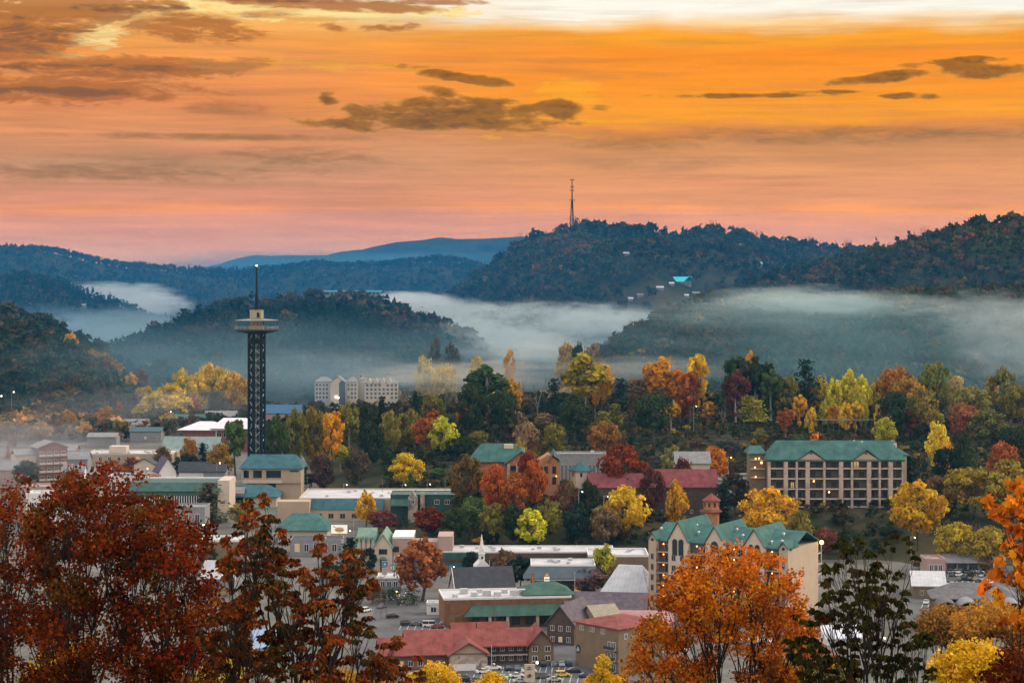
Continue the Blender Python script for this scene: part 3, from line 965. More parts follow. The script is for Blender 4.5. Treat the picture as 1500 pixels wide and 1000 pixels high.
# hand-placed: (kind, photo column, top row, distance, width in pixels, colour, label)
TREES = [
    # trees in and around the town centre
    ('oval', 536, 715, 952, 31, 'gold', 'small golden egg-shaped tree in front of the teal-roofed beige wall'),
    ('round', 563, 743, 936, 50, (.20, .055, .05), 'wine-red round street tree right of the small golden egg-shaped tree'),
    ('oval', 627, 741, 905, 54, (.19, .036, .014), 'dark brick-red dense oval tree above the big orange-brown one'),
    ('oval', 618, 783, 742, 76, (.36, .115, .035), 'big orange-brown oval tree beside the shop signs and white church'),
    ('oval', 777, 741, 872, 48, (.50, .44, .03), 'yellow-green tree standing alone before the dark wooded knoll'),
    ('dome', 711, 785, 885, 40, 'gold', 'small golden dome-shaped tree just above the long white flat roof'),
    ('round', 916, 709, 888, 70, (.60, .36, .02), 'large bright yellow tree right of the dark knoll, above the flat roofs'),
    ('round', 884, 738, 876, 48, 'tan', 'tan half-bare tree leaning against the large bright yellow one'),
    ('oval', 992, 701, 905, 34, 'gold', 'slim golden tree between the red roof and the gabled green-roofed hotel'),
    ('shrub', 590, 858, 735, 66, 'dark', 'dark green clipped bush at the foot of the big orange-brown tree'),
    ('shrub', 556, 872, 742, 32, 'olive', 'olive-yellow bush at the street corner left of the dark clipped bush'),
    ('round', 738, 802, 770, 44, 'brown', 'brownish green tree behind the church steeple on its right'),
    ('round', 762, 812, 766, 48, 'fir', 'blackish green tree right of the church roof'),
    ('round', 690, 806, 790, 30, 'fir', 'small blackish tree left of the church steeple'),
    ('cone', 513, 786, 800, 40, 'fir', 'dark bluish evergreen beside the gabled shop with green dormers'),
    ('round', 540, 800, 806, 26, 'fir', 'dark small tree against the row of green dormers'),
    ('round', 862, 826, 752, 62, (.17, .085, .075), 'pinkish half-bare tree before the blue-grey mansard building'),
    ('oval', 884, 790, 760, 36, 'lime', 'yellow-green slim tree right of the blue-grey mansard building'),
    ('round', 906, 818, 742, 40, 'tan', 'faded tan tree in front of the big pale grey hip roof'),
    # the knoll with the teal-gabled hotel
    ('round', 684, 664, 926, 56, (.15, .085, .02), 'big dark tree with an orange top left of the teal-gabled hotel'),
    ('round', 724, 678, 912, 46, (.42, .10, .015), 'orange-red tree against the left wall of the teal-gabled hotel'),
    ('round', 752, 690, 905, 44, (.38, .11, .018), 'orange tree in front of the teal-gabled hotel, below its balconies'),
    ('round', 782, 672, 915, 40, (.36, .085, .014), 'rusty tree before the right corner of the teal-gabled hotel'),
    ('round', 774, 651, 925, 32, 'red', 'dark red tree rising over the gable of the teal-roofed hotel'),
    ('round', 912, 649, 950, 80, (.20, .040, .012), 'spreading deep red tree above the long red roof'),
    ('round', 1000, 668, 960, 46, 'maroon', 'dull maroon tree right of the spreading deep red one'),
    ('round', 955, 680, 935, 40, 'maroon', 'maroon tree before the long red roof'),
    ('round', 832, 700, 900, 42, 'brown', 'brown tree below the small teal hexagonal roof'),
    ('round', 805, 730, 884, 44, 'olive', 'olive tree on the steep dark face of the knoll'),
    ('round', 690, 720, 890, 46, 'green', 'green tree halfway down the left flank of the knoll'),
    ('round', 722, 735, 880, 44, 'olive', 'olive brown tree low on the front of the knoll'),
    ('round', 752, 735, 876, 36, 'dark', 'dark green tree behind the lone yellow-green tree'),
    ('round', 664, 745, 882, 38, 'dark', 'dark green tree right of the brick-red oval tree'),
    ('round', 845, 735, 878, 46, 'fir', 'blackish green tree at the right foot of the knoll'),
    ('round', 862, 700, 898, 34, 'dark', 'dark green tree left of the large bright yellow tree'),
    ('round', 1075, 690, 930, 52, (.07, .05, .03), 'dark brown tree right of the red-roofed pavilion'),
    ('cone', 1060, 705, 905, 30, 'fir', 'dark evergreen behind the red-roofed pavilion'),
    ('round', 1045, 651, 1080, 48, 'orange', 'orange round tree behind the long red roof, before the quarry wall'),
    ('cone', 1195, 634, 1075, 24, 'orange', 'small pointed orange tree over the ridge of the balcony hotel'),
    ('round', 1177, 640, 1080, 30, 'rust', 'rusty tree just left of the small pointed orange one'),
    ('round', 1127, 711, 872, 92, (.60, .32, .018), 'golden tree before the left end of the balcony hotel'),
    ('round', 1345, 701, 866, 86, (.62, .34, .016), 'large golden tree before the right end of the balcony hotel'),
    ('round', 1172, 745, 858, 44, 'olive', 'small olive tree right of the golden tree under the balcony hotel'),
    ('cone', 1330, 664, 925, 42, 'fir', 'blackish evergreen against the right wall of the balcony hotel'),
    ('round', 1386, 648, 1000, 40, 'fir', 'blackish round tree right of the thin white steeple'),
    ('round', 1412, 636, 1005, 46, 'dark', 'dark green tree below the yellow egg-shaped tree'),
    ('oval', 1373, 610, 1120, 34, (.62, .44, .03), 'yellow egg-shaped tree above the blackish trees on the right'),
    ('dome', 1389, 640, 1030, 26, 'gold', 'small golden tree at the foot of the yellow egg-shaped one'),
    ('round', 1296, 612, 1190, 34, 'lime', 'yellow-green round bushy tree under the row of yellow trees'),
    ('round', 1470, 643, 1030, 48, 'rust', 'rusty pink tree by the parked cars at the right edge'),
    ('round', 1376, 690, 900, 52, 'brown', 'brown tree behind the large golden tree on the right'),
    ('round', 1425, 676, 900, 92, (.34, .25, .03), 'broad olive-yellow tree right of the large golden tree'),
    ('round', 1478, 672, 905, 80, (.28, .20, .03), 'broad olive tree at the right edge above the car park'),
    ('round', 1400, 762, 822, 66, (.42, .29, .03), 'mustard tree behind the dark shed of the car park'),
    ('round', 1448, 768, 815, 60, (.36, .26, .03), 'mustard tree by the lamp above the car park'),
    ('round', 1490, 760, 818, 56, 'brown', 'brown tree at the right edge behind the car park'),
    ('round', 1210, 770, 850, 40, (.22, .07, .04), 'reddish bare tree behind the right end of the gabled hotel'),
    ('round', 1245, 772, 846, 44, 'dark', 'dark green tree right of the reddish bare tree'),
    # town on the left
    ('tall', 345, 612, 1190, 36, 'green', 'green tree left of the observation tower, against the brick building'),
    ('round', 322, 648, 1150, 44, (.28, .15, .03), 'orange-brown tree left of the green one by the tower'),
    ('oval', 277, 636, 1240, 26, (.40, .2, .05), 'pale orange tree before the grey-green long roof'),
    ('cone', 297, 648, 1200, 24, 'fir', 'dark bluish fir before the grey-green long roof'),
    ('round', 272, 660, 1165, 42, 'fir', 'blackish green tree right of the small purple-roofed house'),
    ('round', 193, 668, 1180, 34, (.20, .07, .05), 'reddish bare tree before the beige flat-roofed block'),
    ('round', 238, 652, 1210, 30, 'brown', 'brown tree behind the small purple-roofed house'),
    ('round', 165, 672, 1170, 30, 'rust', 'rusty small tree before the beige flat-roofed block'),
    ('cone', 306, 706, 975, 52, (.10, .095, .05), 'greyish olive evergreen before the dark green stall roof'),
    ('round', 350, 735, 960, 34, (.30, .2, .05), 'mustard bush-like tree beside the teal wing roof'),
    ('round', 100, 598, 1480, 24, (.42, .2, .05), 'slim orange tree behind the brown left-hand hotel'),
    ('round', 155, 594, 1500, 32, (.36, .17, .04), 'orange-brown tree at the foot of the dark hillside'),
    ('round', 22, 612, 1400, 46, 'tan', 'tan tree at the left edge above the brown hotel'),
    ('round', 60, 616, 1430, 36, (.3, .17, .06), 'orange-tan tree behind the brown hotel roof'),
    ('round', 38, 672, 1120, 40, 'dark', 'dark green tree in front of the brown left-hand hotel'),
    ('round', 104, 688, 1090, 30, 'dark', 'dark green tree between the low houses on the left'),
    ('tall', 17, 494, 1830, 26, (.58, .38, .04), 'lone bright yellow tree high on the dark left hillside'),
    ('round', 105, 483, 1860, 22, 'gold', 'yellow tree on the skyline of the dark left hillside'),
    ('round', 215, 561, 1690, 38, (.5, .34, .03), 'yellow tree at the left end of the yellow grove'),
    ('round', 250, 556, 1660, 46, (.60, .40, .03), 'broad yellow tree in the middle of the yellow grove by the hillside'),
    ('round', 268, 538, 1690, 38, (.56, .38, .03), 'taller yellow tree at the back of the yellow grove'),
    ('round', 305, 530, 1700, 44, (.58, .37, .04), 'yellow tree left of the tower, uphill from the grove'),
    ('round', 338, 542, 1690, 50, (.56, .34, .04), 'golden tree touching the tower shaft on its left'),
    ('round', 282, 578, 1640, 26, 'rust', 'rusty small tree at the right foot of the yellow grove'),
    ('round', 318, 566, 1610, 30, 'grey', 'grey-green tree below the golden tree by the tower'),
    ('tall', 190, 545, 1760, 24, 'gold', 'golden tree on the lower hillside left of the yellow grove'),
    ('tall', 150, 515, 1830, 30, (.3, .15, .03), 'rusty tree on the slope of the dark left hillside'),
    ('shrub', 588, 752, 940, 30, 'dark', 'dark bush before the stone gable of the dark green shop'),
    ('shrub', 642, 750, 940, 34, 'dark', 'dark bush before the right half of the dark green shop'),
    ('round', 228, 572, 1640, 44, (.60, .40, .03), 'yellow tree low in front of the yellow grove, left'),
    ('round', 262, 576, 1620, 46, (.62, .40, .03), 'yellow tree low in front of the yellow grove, right'),
    ('round', 208, 590, 1610, 34, (.44, .32, .04), 'dull yellow tree at the left foot of the yellow grove'),
    ('round', 290, 545, 1680, 40, (.58, .38, .04), 'yellow tree filling the gap in the grove uphill'),
    ('round', 322, 536, 1690, 44, (.58, .36, .04), 'golden tree between two others left of the tower'),
    ('round', 352, 548, 1670, 34, (.55, .32, .04), 'golden tree half hidden by the tower shaft'),
    ('round', 132, 508, 1840, 36, (.26, .14, .03), 'brown tree on the ridge line of the dark left hillside'),
    ('round', 165, 528, 1800, 36, (.30, .16, .03), 'orange-brown tree below the rusty one on the left hillside'),
    ('round', 178, 552, 1770, 30, (.42, .26, .03), 'ochre tree left of the golden one on the lower hillside'),
    ('round', 205, 536, 1800, 26, (.22, .10, .05), 'dull rust tree above the yellow grove'),
    ('round', 98, 498, 1850, 28, (.16, .10, .03), 'olive brown tree below the skyline tree of the left hillside'),
    # misty straw-coloured trees in the valley
    ('round', 622, 524, 1720, 30, 'pale', 'pale straw tree in the mist, leftmost of the misty row'),
    ('round', 652, 530, 1700, 36, 'pale', 'pale straw tree in the mist right of the leftmost one'),
    ('round', 698, 525, 1710, 26, 'pale', 'pale straw tree glowing in the mist above the bare trees'),
    ('tall', 745, 514, 1730, 18, 'gold', 'slim golden tree in the mist near the white roadside strip'),
    ('round', 832, 503, 1740, 34, (.4, .25, .06), 'tan gold tree in the mist left of the dark misty tree'),
    ('round', 848, 503, 1720, 22, 'dark', 'dark tree standing in the mist above the yellow olive tree'),
    ('round', 868, 506, 1730, 34, 'tan', 'tan tree in the mist right of the dark misty tree'),
    ('round', 638, 498, 1780, 24, 'grey', 'grey ghostly tree in the mist, upper left'),
    ('round', 662, 502, 1780, 24, 'grey', 'grey ghostly tree in the mist, upper right'),
    # wooded band, from left to right
    ('round', 405, 610, 1190, 34, 'green', 'green tree just right of the tower, left end of the wooded band'),
    ('round', 432, 600, 1205, 36, 'olive', 'olive tree second from the tower in the wooded band'),
    ('round', 460, 597, 1215, 36, (.26, .19, .03), 'mustard olive tree left of the orange one in the wooded band'),
    ('tall', 488, 604, 1190, 30, (.60, .27, .015), 'vivid orange-yellow tree in the left part of the wooded band'),
    ('tall', 512, 592, 1235, 30, 'olive', 'olive tree right of the vivid orange-yellow one'),
    ('round', 538, 585, 1245, 38, 'dark', 'dark green tree below the pale distant hotel'),
    ('cone', 560, 580, 1240, 22, 'fir', 'blackish pointed evergreen below the pale distant hotel'),
    ('round', 571, 603, 1195, 34, (.22, .19, .03), 'moss green tree left of the rusty tree with a pale stem'),
    ('round', 545, 618, 1165, 36, 'dark', 'dark green tree low in the left part of the wooded band'),
    ('round', 600, 600, 1205, 36, 'olive', 'olive green tree below the leafless pair'),
    ('tall', 622, 612, 1170, 34, 'rust', 'rusty brown tree with a pale stem beside the bright yellow-green one'),
    ('round', 648, 611, 1165, 40, (.46, .42, .03), 'bright yellow-green tree left of the big dark tree'),
    ('round', 596, 662, 1085, 54, (.58, .38, .02), 'weeping golden tree behind the flat white roof'),
    ('round', 522, 655, 1090, 42, (.11, .075, .045), 'brown half-bare tree left of the weeping golden tree'),
    ('round', 472, 662, 1085, 40, (.10, .05, .045), 'purplish brown half-bare tree behind the flat white roof'),
    ('cone', 608, 572, 1290, 22, 'fir', 'slim dark evergreen left of the leafless pair'),
    ('bare', 650, 543, 1290, 46, 'grey', 'wide leafless tree, left one of the leafless pair'),
    ('bare', 670, 548, 1290, 36, 'grey', 'narrow leafless tree, right one of the leafless pair'),
    ('round', 634, 577, 1270, 32, 'olive', 'olive tree in front of the leafless pair'),
    ('tall', 712, 539, 1270, 62, (.055, .085, .028), 'massive dark green tree with a lit green top'),
    ('round', 690, 566, 1225, 44, 'dark', 'dark green lower tree in front of the massive one'),
    ('round', 735, 566, 1230, 40, 'dark', 'dark green lower tree right of the massive one'),
    ('tall', 752, 555, 1290, 26, 'gold', 'small gold-topped tree right of the massive dark one'),
    ('bare', 788, 540, 1280, 40, 'grey', 'tall thin leafless tree between gold-topped and olive trees'),
    ('pine', 812, 557, 1270, 26, 'pine', 'dark flat-topped pine left of the big yellow-olive tree'),
    ('tall', 856, 523, 1280, 58, (.33, .25, .025), 'big yellow-olive tree, the tallest of the wooded band'),
    ('tall', 882, 536, 1300, 34, 'gold', 'golden tree on the right shoulder of the big yellow-olive one'),
    ('round', 842, 580, 1215, 46, 'dark', 'dark green tree below the big yellow-olive one'),
    ('pine', 909, 557, 1270, 30, 'pine', 'ragged dark pine seen against pale mist'),
    ('tall', 934, 556, 1300, 34, 'tan', 'tan open tree right of the ragged dark pine'),
    ('tall', 970, 528, 1290, 56, (.50, .20, .02), 'orange-crowned tall tree in the middle of the wooded band'),
    ('round', 958, 570, 1215, 56, 'dark', 'broad dark green tree beneath the orange-crowned tall one'),
    ('tall', 996, 543, 1280, 34, 'orange', 'orange tree right of the orange-crowned tall one'),
    ('tall', 1020, 520, 1310, 32, 'yellow', 'bright yellow tall tree left of the maroon one'),
    ('tall', 1010, 545, 1270, 30, 'rust', 'rusty tree in front of the bright yellow tall one'),
    ('tall', 1076, 524, 1300, 34, 'dark', 'dark high tree, left of the dark double group'),
    ('tall', 1078, 545, 1265, 36, 'maroon', 'maroon tree among the dark high trees'),
    ('tall', 1108, 527, 1290, 50, 'dark', 'dark green high tree with bare lower stems'),
    ('tall', 1130, 545, 1280, 34, 'green', 'green tall tree right of the dark high trees'),
    ('tall', 1102, 518, 1330, 26, 'gold', 'gold treetop peeping over the dark high trees'),
    ('tall', 1152, 552, 1280, 32, 'olive', 'olive tall tree left of the dark pine'),
    ('pine', 1181, 530, 1290, 38, 'pine', 'dark pine left of the row of yellow trees'),
    ('oval', 1202, 545, 1300, 26, (.48, .36, .03), 'yellow slender tree, first of the row of yellow trees'),
    ('oval', 1221, 548, 1290, 26, (.52, .44, .03), 'lemon slender tree, second of the row of yellow trees'),
    ('oval', 1242, 539, 1305, 30, (.54, .42, .03), 'yellow slender tree, third and tallest of the yellow row'),
    ('oval', 1264, 548, 1290, 28, (.54, .46, .03), 'lemon slender tree, fourth of the row of yellow trees'),
    ('oval', 1288, 550, 1300, 30, (.50, .36, .03), 'golden slender tree, last of the row of yellow trees'),
    ('round', 1312, 533, 1300, 54, (.36, .16, .025), 'rusty orange broad tree right of the row of yellow trees'),
    ('round', 1330, 548, 1270, 44, (.40, .22, .03), 'ochre tree below the rusty orange broad one'),
    ('round', 1310, 575, 1225, 50, 'dark', 'dark green broad tree below the rusty orange one'),
    ('round', 1370, 525, 1290, 46, (.15, .16, .035), 'big green tree with a yellow-lit right side'),
    ('round', 1352, 570, 1230, 46, (.2, .14, .03), 'olive brown tree left below the big green one'),
    ('round', 1400, 553, 1290, 34, 'pale', 'pale round tree right of the big green one'),
    ('round', 1424, 562, 1260, 50, (.24, .20, .05), 'soft olive broad tree in the right part of the band'),
    ('round', 1410, 588, 1215, 40, (.28, .10, .04), 'reddish tree below the soft olive broad one'),
    ('round', 1468, 540, 1290, 44, (.22, .20, .05), 'soft green high tree near the right edge'),
    ('round', 1495, 560, 1270, 44, 'olive', 'olive tree cut by the right edge'),
    ('round', 1448, 600, 1200, 52, (.15, .14, .04), 'grey-green broad tree near the right edge'),
    ('round', 1490, 620, 1150, 52, 'dark', 'dark green tree cut by the right edge'),
    ('round', 884, 614, 1140, 44, (.30, .14, .03), 'rusty-topped round tree below the ragged pine'),
    ('round', 772, 618, 1140, 40, 'tan', 'tan low tree in the dark part of the wooded band'),
    ('round', 812, 620, 1140, 36, 'olive', 'olive low tree in the dark part of the wooded band'),
    ('shrub', 760, 638, 1110, 30, 'lime', 'yellow-green bush behind the teal-gabled hotel'),
    ('round', 985, 652, 1090, 36, (.24, .22, .07), 'pale green small tree behind the long red roof'),
]
for a in TREES:
    tree(*a)

# the rest of the wooded band: like trees that only their place in the crowd tells apart
BAND = [
    # (n, px0, px1, D0, D1, top height m lo, hi, width m lo, hi, kinds, hues, where)
    (22, 560, 960, 1060, 1210, 9, 15, 8, 12, ('round', 'round', 'tall', 'cone'), ('dark', 'green', 'olive', 'dark', 'brown', 'rust'), 'in the dark lower wood behind the teal-gabled hotel'),
    (20, 960, 1480, 1090, 1210, 6, 11, 8, 12, ('round', 'shrub', 'round'), ('dark', 'green', 'olive', 'grey', 'brown'), 'on the dark slope above the balcony hotel'),
    (18, 960, 1480, 1230, 1340, 15, 21, 8, 12, ('tall', 'tall', 'tall', 'pine', 'bare'), ('olive', 'green', 'gold', 'rust', 'lime', 'dark'), 'at the back of the wooded band'),
    (14, 560, 960, 1230, 1340, 14, 20, 7, 11, ('tall', 'bare', 'tall', 'pine'), ('dark', 'olive', 'brown', 'tan'), 'at the back of the darkest part of the wooded band'),
    (16, 650, 990, 872, 920, 6, 10, 6, 10, ('round', 'round', 'shrub'), ('dark', 'fir', 'brown', 'green', 'maroon'), 'on the steep dark face of the hotel knoll'),
    (12, 1150, 1330, 862, 900, 5, 8, 6, 9, ('shrub', 'round'), ('dark', 'fir', 'green'), 'on the bank below the balcony hotel'),
    (22, 0, 360, 1000, 1400, 5, 10, 6, 11, ('round', 'round', 'cone'), ('brown', 'dark', 'tan', 'olive', 'rust', 'maroon'), 'among the low roofs of the left-hand town'),
    (10, 290, 560, 640, 850, 5, 9, 6, 10, ('round', 'round', 'shrub'), ('brown', 'dark', 'olive', 'tan'), 'between the shops behind the rust-brown drooping tree'),
    (8, 1230, 1500, 700, 820, 4, 8, 5, 9, ('round', 'shrub'), ('brown', 'dark', 'olive', 'tan'), 'around the right-hand car park'),
    (9, 1170, 1310, 1235, 1275, 17, 23, 7, 9, ('oval', 'oval', 'tall'), ('lime', 'yellow', 'gold', 'yellow'), 'in the dense yellow stand above the guard rail'),
    (12, 900, 1480, 1300, 1360, 20, 27, 8, 11, ('tall', 'oval', 'tall'), ('gold', 'olive', 'yellow', 'orange', 'pale'), 'along the golden back edge of the wooded band'),
    (7, 400, 680, 1210, 1270, 13, 19, 8, 11, ('oval', 'tall', 'round'), ('gold', 'olive', 'lime', 'rust'), 'in the mixed left part of the wooded band'),
    (8, 380, 480, 1090, 1180, 8, 13, 7, 10, ('round', 'tall'), ('olive', 'brown', 'dark', 'maroon'), 'between the tower and the wooded band'),
]
gr = random.Random(77)
for (n, p0, p1, D0, D1, h0, h1, w0, w1, kinds, hues, where) in BAND:
    for i in range(n):
        D = D0 + (D1 - D0) * gr.random()
        px = p0 + (p1 - p0) * (i + gr.random()) / n
        k = gr.choice(kinds); hu = gr.choice(hues)
        x = X(px, D)
        h = h0 + (h1 - h0) * gr.random()
        if k == 'shrub': h *= .5
        top = HR - (gz(x, D) + h - CZ) / sz(D)
        w = (w0 + (w1 - w0) * gr.random()) / sz(D) * (.6 if k in ('cone', 'bare') else 1)
        hn = '' if k == 'bare' else HUENAME[hu] + ' '
        tree(k, px, top, D, w, hu, '%s%s %s %s' % (hn, KINDNAME[k], 'bush' if k == 'shrub' else 'tree', where), 'trees ' + where)
# ------------------------------------------------------------------ buildings: materials
TEAL = surf('teal_metal_roof', (0.048, 0.122, 0.112), 0.8, 0.2, 0.25, 0.0, 0.15, ('X', 0.9, 0.5))
TEALB = surf('blue_teal_roof', (0.042, 0.112, 0.135), 0.8, 0.2, 0.25, 0.0, 0.15, ('X', 0.9, 0.5))
GREENR = surf('green_metal_roof', (0.045, 0.10, 0.080), 0.8, 0.2, 0.3, 0.0, 0.15, ('X', 0.8, 0.5))
SAGE = surf('sage_roof', (0.13, 0.22, 0.17), 0.7, 0.15, 0.5)
DKGREEN = surf('dark_green_roof', (0.022, 0.07, 0.06), 0.6, 0.2, 0.3)
REDR = surf('red_metal_roof', (0.20, 0.058, 0.050), 0.8, 0.2, 0.35, 0.0, 0.15, ('X', 0.7, 0.35))
DKSLATE = surf('dark_slate_roof', (0.035, 0.038, 0.050), 0.7, 0.2, 0.5)
PURPLE = surf('purple_shingle_roof', (0.10, 0.080, 0.098), 0.85, 0.2, 0.6, stripes=('Z', 0.5, 0.35))
GREYR = surf('grey_shingle_roof', (0.20, 0.20, 0.21), 0.85, 0.15, 0.5, stripes=('Z', 0.6, 0.25))
PALER = surf('pale_grey_roof', (0.42, 0.44, 0.46), 0.7, 0.12, 0.25, stripes=('X', 1.4, 0.25))
BLUEGREY = surf('blue_grey_mansard', (0.075, 0.105, 0.13), 0.7, 0.12, 0.5, stripes=('X', 0.8, 0.3))
WHITER = surf('white_membrane_roof', (0.44, 0.44, 0.46), 0.85, 0.12, 0.12, stain=(0.30, 0.30, 0.31))
WHITE = surf('white_paint', (0.62, 0.61, 0.60), 0.7, 0.05, 0.8)
BEIGE = surf('beige_stucco', (0.36, 0.28, 0.20), 0.9, 0.07, 0.15)
TANW = surf('tan_stucco', (0.38, 0.30, 0.225), 0.9, 0.07, 0.2)
CREAM = surf('cream_stucco', (0.48, 0.40, 0.32), 0.9, 0.06, 0.2)
PINKW = surf('pinkish_stucco', (0.34, 0.245, 0.215), 0.9, 0.08, 0.3)
BROWNW = surf('brown_stucco', (0.17, 0.125, 0.082), 0.9, 0.10, 0.25)
DKBROWN = surf('dark_brown_boards', (0.085, 0.062, 0.050), 0.85, 0.2, 0.6, stripes=('Z', 0.6, 0.3))
RUSTW = surf('rust_brown_boards', (0.17, 0.085, 0.04), 0.85, 0.2, 0.4, stripes=('X', 0.5, 0.3))
BRICK = surf('red_brick', (0.20, 0.085, 0.075), 0.9, 0.15, 1.0, stripes=('Z', 0.4, 0.2))
WARMW = surf('glow_tinted_wall', (0.38, 0.17, 0.075), 0.85, 0.15, 0.5)  # orange lamplight on hotel and pavilion walls is put into this colour
STONEW = stone('field_stone', [(.12, .10, .09), (.30, .24, .19), (.42, .36, .30), (.20, .15, .12)], 0.9)
COLST = stone('column_stone', [(.22, .165, .13), (.36, .28, .22), (.42, .34, .28), (.28, .21, .17)], 0.5)
GREYW = surf('grey_block', (0.22, 0.22, 0.23), 0.9, 0.1, 0.4)
GLASS = surf('window_glass', (0.020, 0.026, 0.034), 0.12, 0.1, 0.5, 0.0, 0.6)
TRIM = surf('dark_green_trim', (0.020, 0.050, 0.045), 0.6, 0.1, 1.0)
RAIL = surf('dark_rail', (0.030, 0.034, 0.036), 0.6, 0.1, 1.0)
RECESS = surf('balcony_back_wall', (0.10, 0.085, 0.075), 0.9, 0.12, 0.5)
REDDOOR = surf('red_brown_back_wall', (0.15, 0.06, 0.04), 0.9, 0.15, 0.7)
STEEL = surf('dark_steel', (0.008, 0.014, 0.020), 0.8, 0.2, 0.4, 0.0, 0.15)
PSTEEL = surf('pale_steel', (0.34, 0.36, 0.36), 0.5, 0.15, 0.6)
METAL = surf('galvanised_metal', (0.42, 0.43, 0.44), 0.45, 0.12, 1.0, 0.2, 0.5)
WOOD = surf('pole_wood', (0.14, 0.11, 0.085), 0.95, 0.2, 1.5)
ASPH = surf('asphalt', (0.085, 0.085, 0.092), 0.9, 0.22, 0.09)
CONC = surf('town_pavement', (0.105, 0.10, 0.094), 0.9, 0.3, 0.05, stain=(0.045, 0.047, 0.034))
PAINT = surf('road_paint', (0.6, 0.6, 0.58), 0.8, 0.1, 2.0)
TYRE = surf('tyre_rubber', (0.02, 0.02, 0.02), 0.9, 0.1, 4.0)
LAMP_W = emit('lamp_white', (1.0, 0.93, 0.78), 9.0)
LAMP_O = emit('lamp_amber', (1.0, 0.48, 0.14), 5.0)
LAMP_Y = emit('lamp_yellow', (1.0, 0.80, 0.18), 9.0)


class MB:
    """collects solids for one part"""
    def __init__(self):
        self.v = []; self.f = []; self.m = []; self.cur = 0

    def add(self, v, f):
        b = len(self.v)
        self.v += [tuple(p) for p in v]
        self.f += [tuple(b + i for i in q) for q in f]
        self.m += [self.cur] * len(f)
        return self

    def box(self, x0, x1, y0, y1, z0, z1):
        v = [(x, y, z) for x in (x0, x1) for y in (y0, y1) for z in (z0, z1)]
        return self.add(v, [(0, 1, 3, 2), (4, 6, 7, 5), (0, 4, 5, 1), (2, 3, 7, 6), (0, 2, 6, 4), (1, 5, 7, 3)])

    def prism(self, poly, y0, y1, axis='y'):
        """poly in the plane across the axis, extruded from y0 to y1; axis y: (x,z); axis x: (y,z); axis z: (x,y)"""
        P = {'y': lambda a, b, t: (a, t, b), 'x': lambda a, b, t: (t, a, b), 'z': lambda a, b, t: (a, b, t)}[axis]
        n = len(poly)
        v = [P(a, b, y0) for a, b in poly] + [P(a, b, y1) for a, b in poly]
        f = [tuple(range(n)), tuple(range(2 * n - 1, n - 1, -1))] + [(i, i + n, (i + 1) % n + n, (i + 1) % n) for i in range(n)]
        return self.add(v, f)

    def tube(self, pts, rad, n=6):
        V = []; Fc = []
        if not isinstance(rad, (list, tuple)): rad = [rad] * len(pts)
        tube_pts(pts, rad, n, V, Fc)
        return self.add(V, Fc)

    def lathe(self, prof, n=24, cx=0, cy=0):
        v = []
        for r, z in prof:
            for i in range(n):
                t = 2 * pi * i / n
                v.append((cx + r * cos(t), cy + r * sin(t), z))
        f = []
        for j in range(len(prof) - 1):
            for i in range(n):
                a = j * n + i; b = j * n + (i + 1) % n
                f.append((a, b, b + n, a + n))
        f.append(tuple(range(n - 1, -1, -1))); f.append(tuple((len(prof) - 1) * n + i for i in range(n)))
        return self.add(v, f)

    def ball(self, c, r, n=8):
        v = []; f = []
        m = n // 2 + 1
        for j in range(m + 1):
            th = pi * j / m
            for i in range(n):
                ph = 2 * pi * i / n
                v.append((c[0] + r * sin(th) * cos(ph), c[1] + r * sin(th) * sin(ph), c[2] + r * cos(th)))
        for j in range(m):
            for i in range(n):
                a = j * n + i; b = j * n + (i + 1) % n
                f.append((a, a + n, b + n, b))
        return self.add(v, f)

    def gable(self, x0, x1, y0, y1, z, rise, axis='x', over=0.6, th=0.35):
        """two-sided roof sheet with thickness; ridge along axis"""
        if axis == 'x':
            ym = (y0 + y1) / 2; k = rise / ((y1 - y0) / 2)
            p = [(y0 - over, z - over * k), (ym, z + rise), (y1 + over, z - over * k), (y1 + over, z - over * k + th), (ym, z + rise + th * 1.15), (y0 - over, z - over * k + th)]
            return self.prism(p, x0 - over, x1 + over, 'x')
        xm = (x0 + x1) / 2; k = rise / ((x1 - x0) / 2)
        p = [(x0 - over, z - over * k), (xm, z + rise), (x1 + over, z - over * k), (x1 + over, z - over * k + th), (xm, z + rise + th * 1.15), (x0 - over, z - over * k + th)]
        return self.prism(p, y0 - over, y1 + over, 'y')

    def hip(self, x0, x1, y0, y1, z, rise, over=0.6, inset=None, insety=None, th=0.3):
        """hipped (or truncated, with inset and insety) roof as a closed body"""
        x0 -= over; x1 += over; y0 -= over; y1 += over
        iy = (y1 - y0) / 2 if insety is None else insety
        ix = min(iy, (x1 - x0) / 2 - .01) if inset is None else inset
        iy = min(iy, (y1 - y0) / 2 - .001)
        v = [(x0, y0, z), (x1, y0, z), (x1, y1, z), (x0, y1, z), (x0, y0, z + th), (x1, y0, z + th), (x1, y1, z + th), (x0, y1, z + th),
             (x0 + ix, y0 + iy, z + rise), (x1 - ix, y0 + iy, z + rise), (x1 - ix, y1 - iy, z + rise), (x0 + ix, y1 - iy, z + rise)]
        return self.add(v, [(3, 2, 1, 0), (0, 1, 5, 4), (1, 2, 6, 5), (2, 3, 7, 6), (3, 0, 4, 7), (4, 5, 9, 8), (5, 6, 10, 9), (6, 7, 11, 10), (7, 4, 8, 11), (8, 9, 10, 11)])

    def gwall(self, x0, x1, y0, y1, z0, z1, rise, axis='x'):
        """walls with gable ends, ridge along axis"""
        if axis == 'x':
            return self.prism([(y0, z0), (y1, z0), (y1, z1), ((y0 + y1) / 2, z1 + rise), (y0, z1)], x0, x1, 'x')
        return self.prism([(x0, z0), (x1, z0), (x1, z1), ((x0 + x1) / 2, z1 + rise), (x0, z1)], y0, y1, 'y')

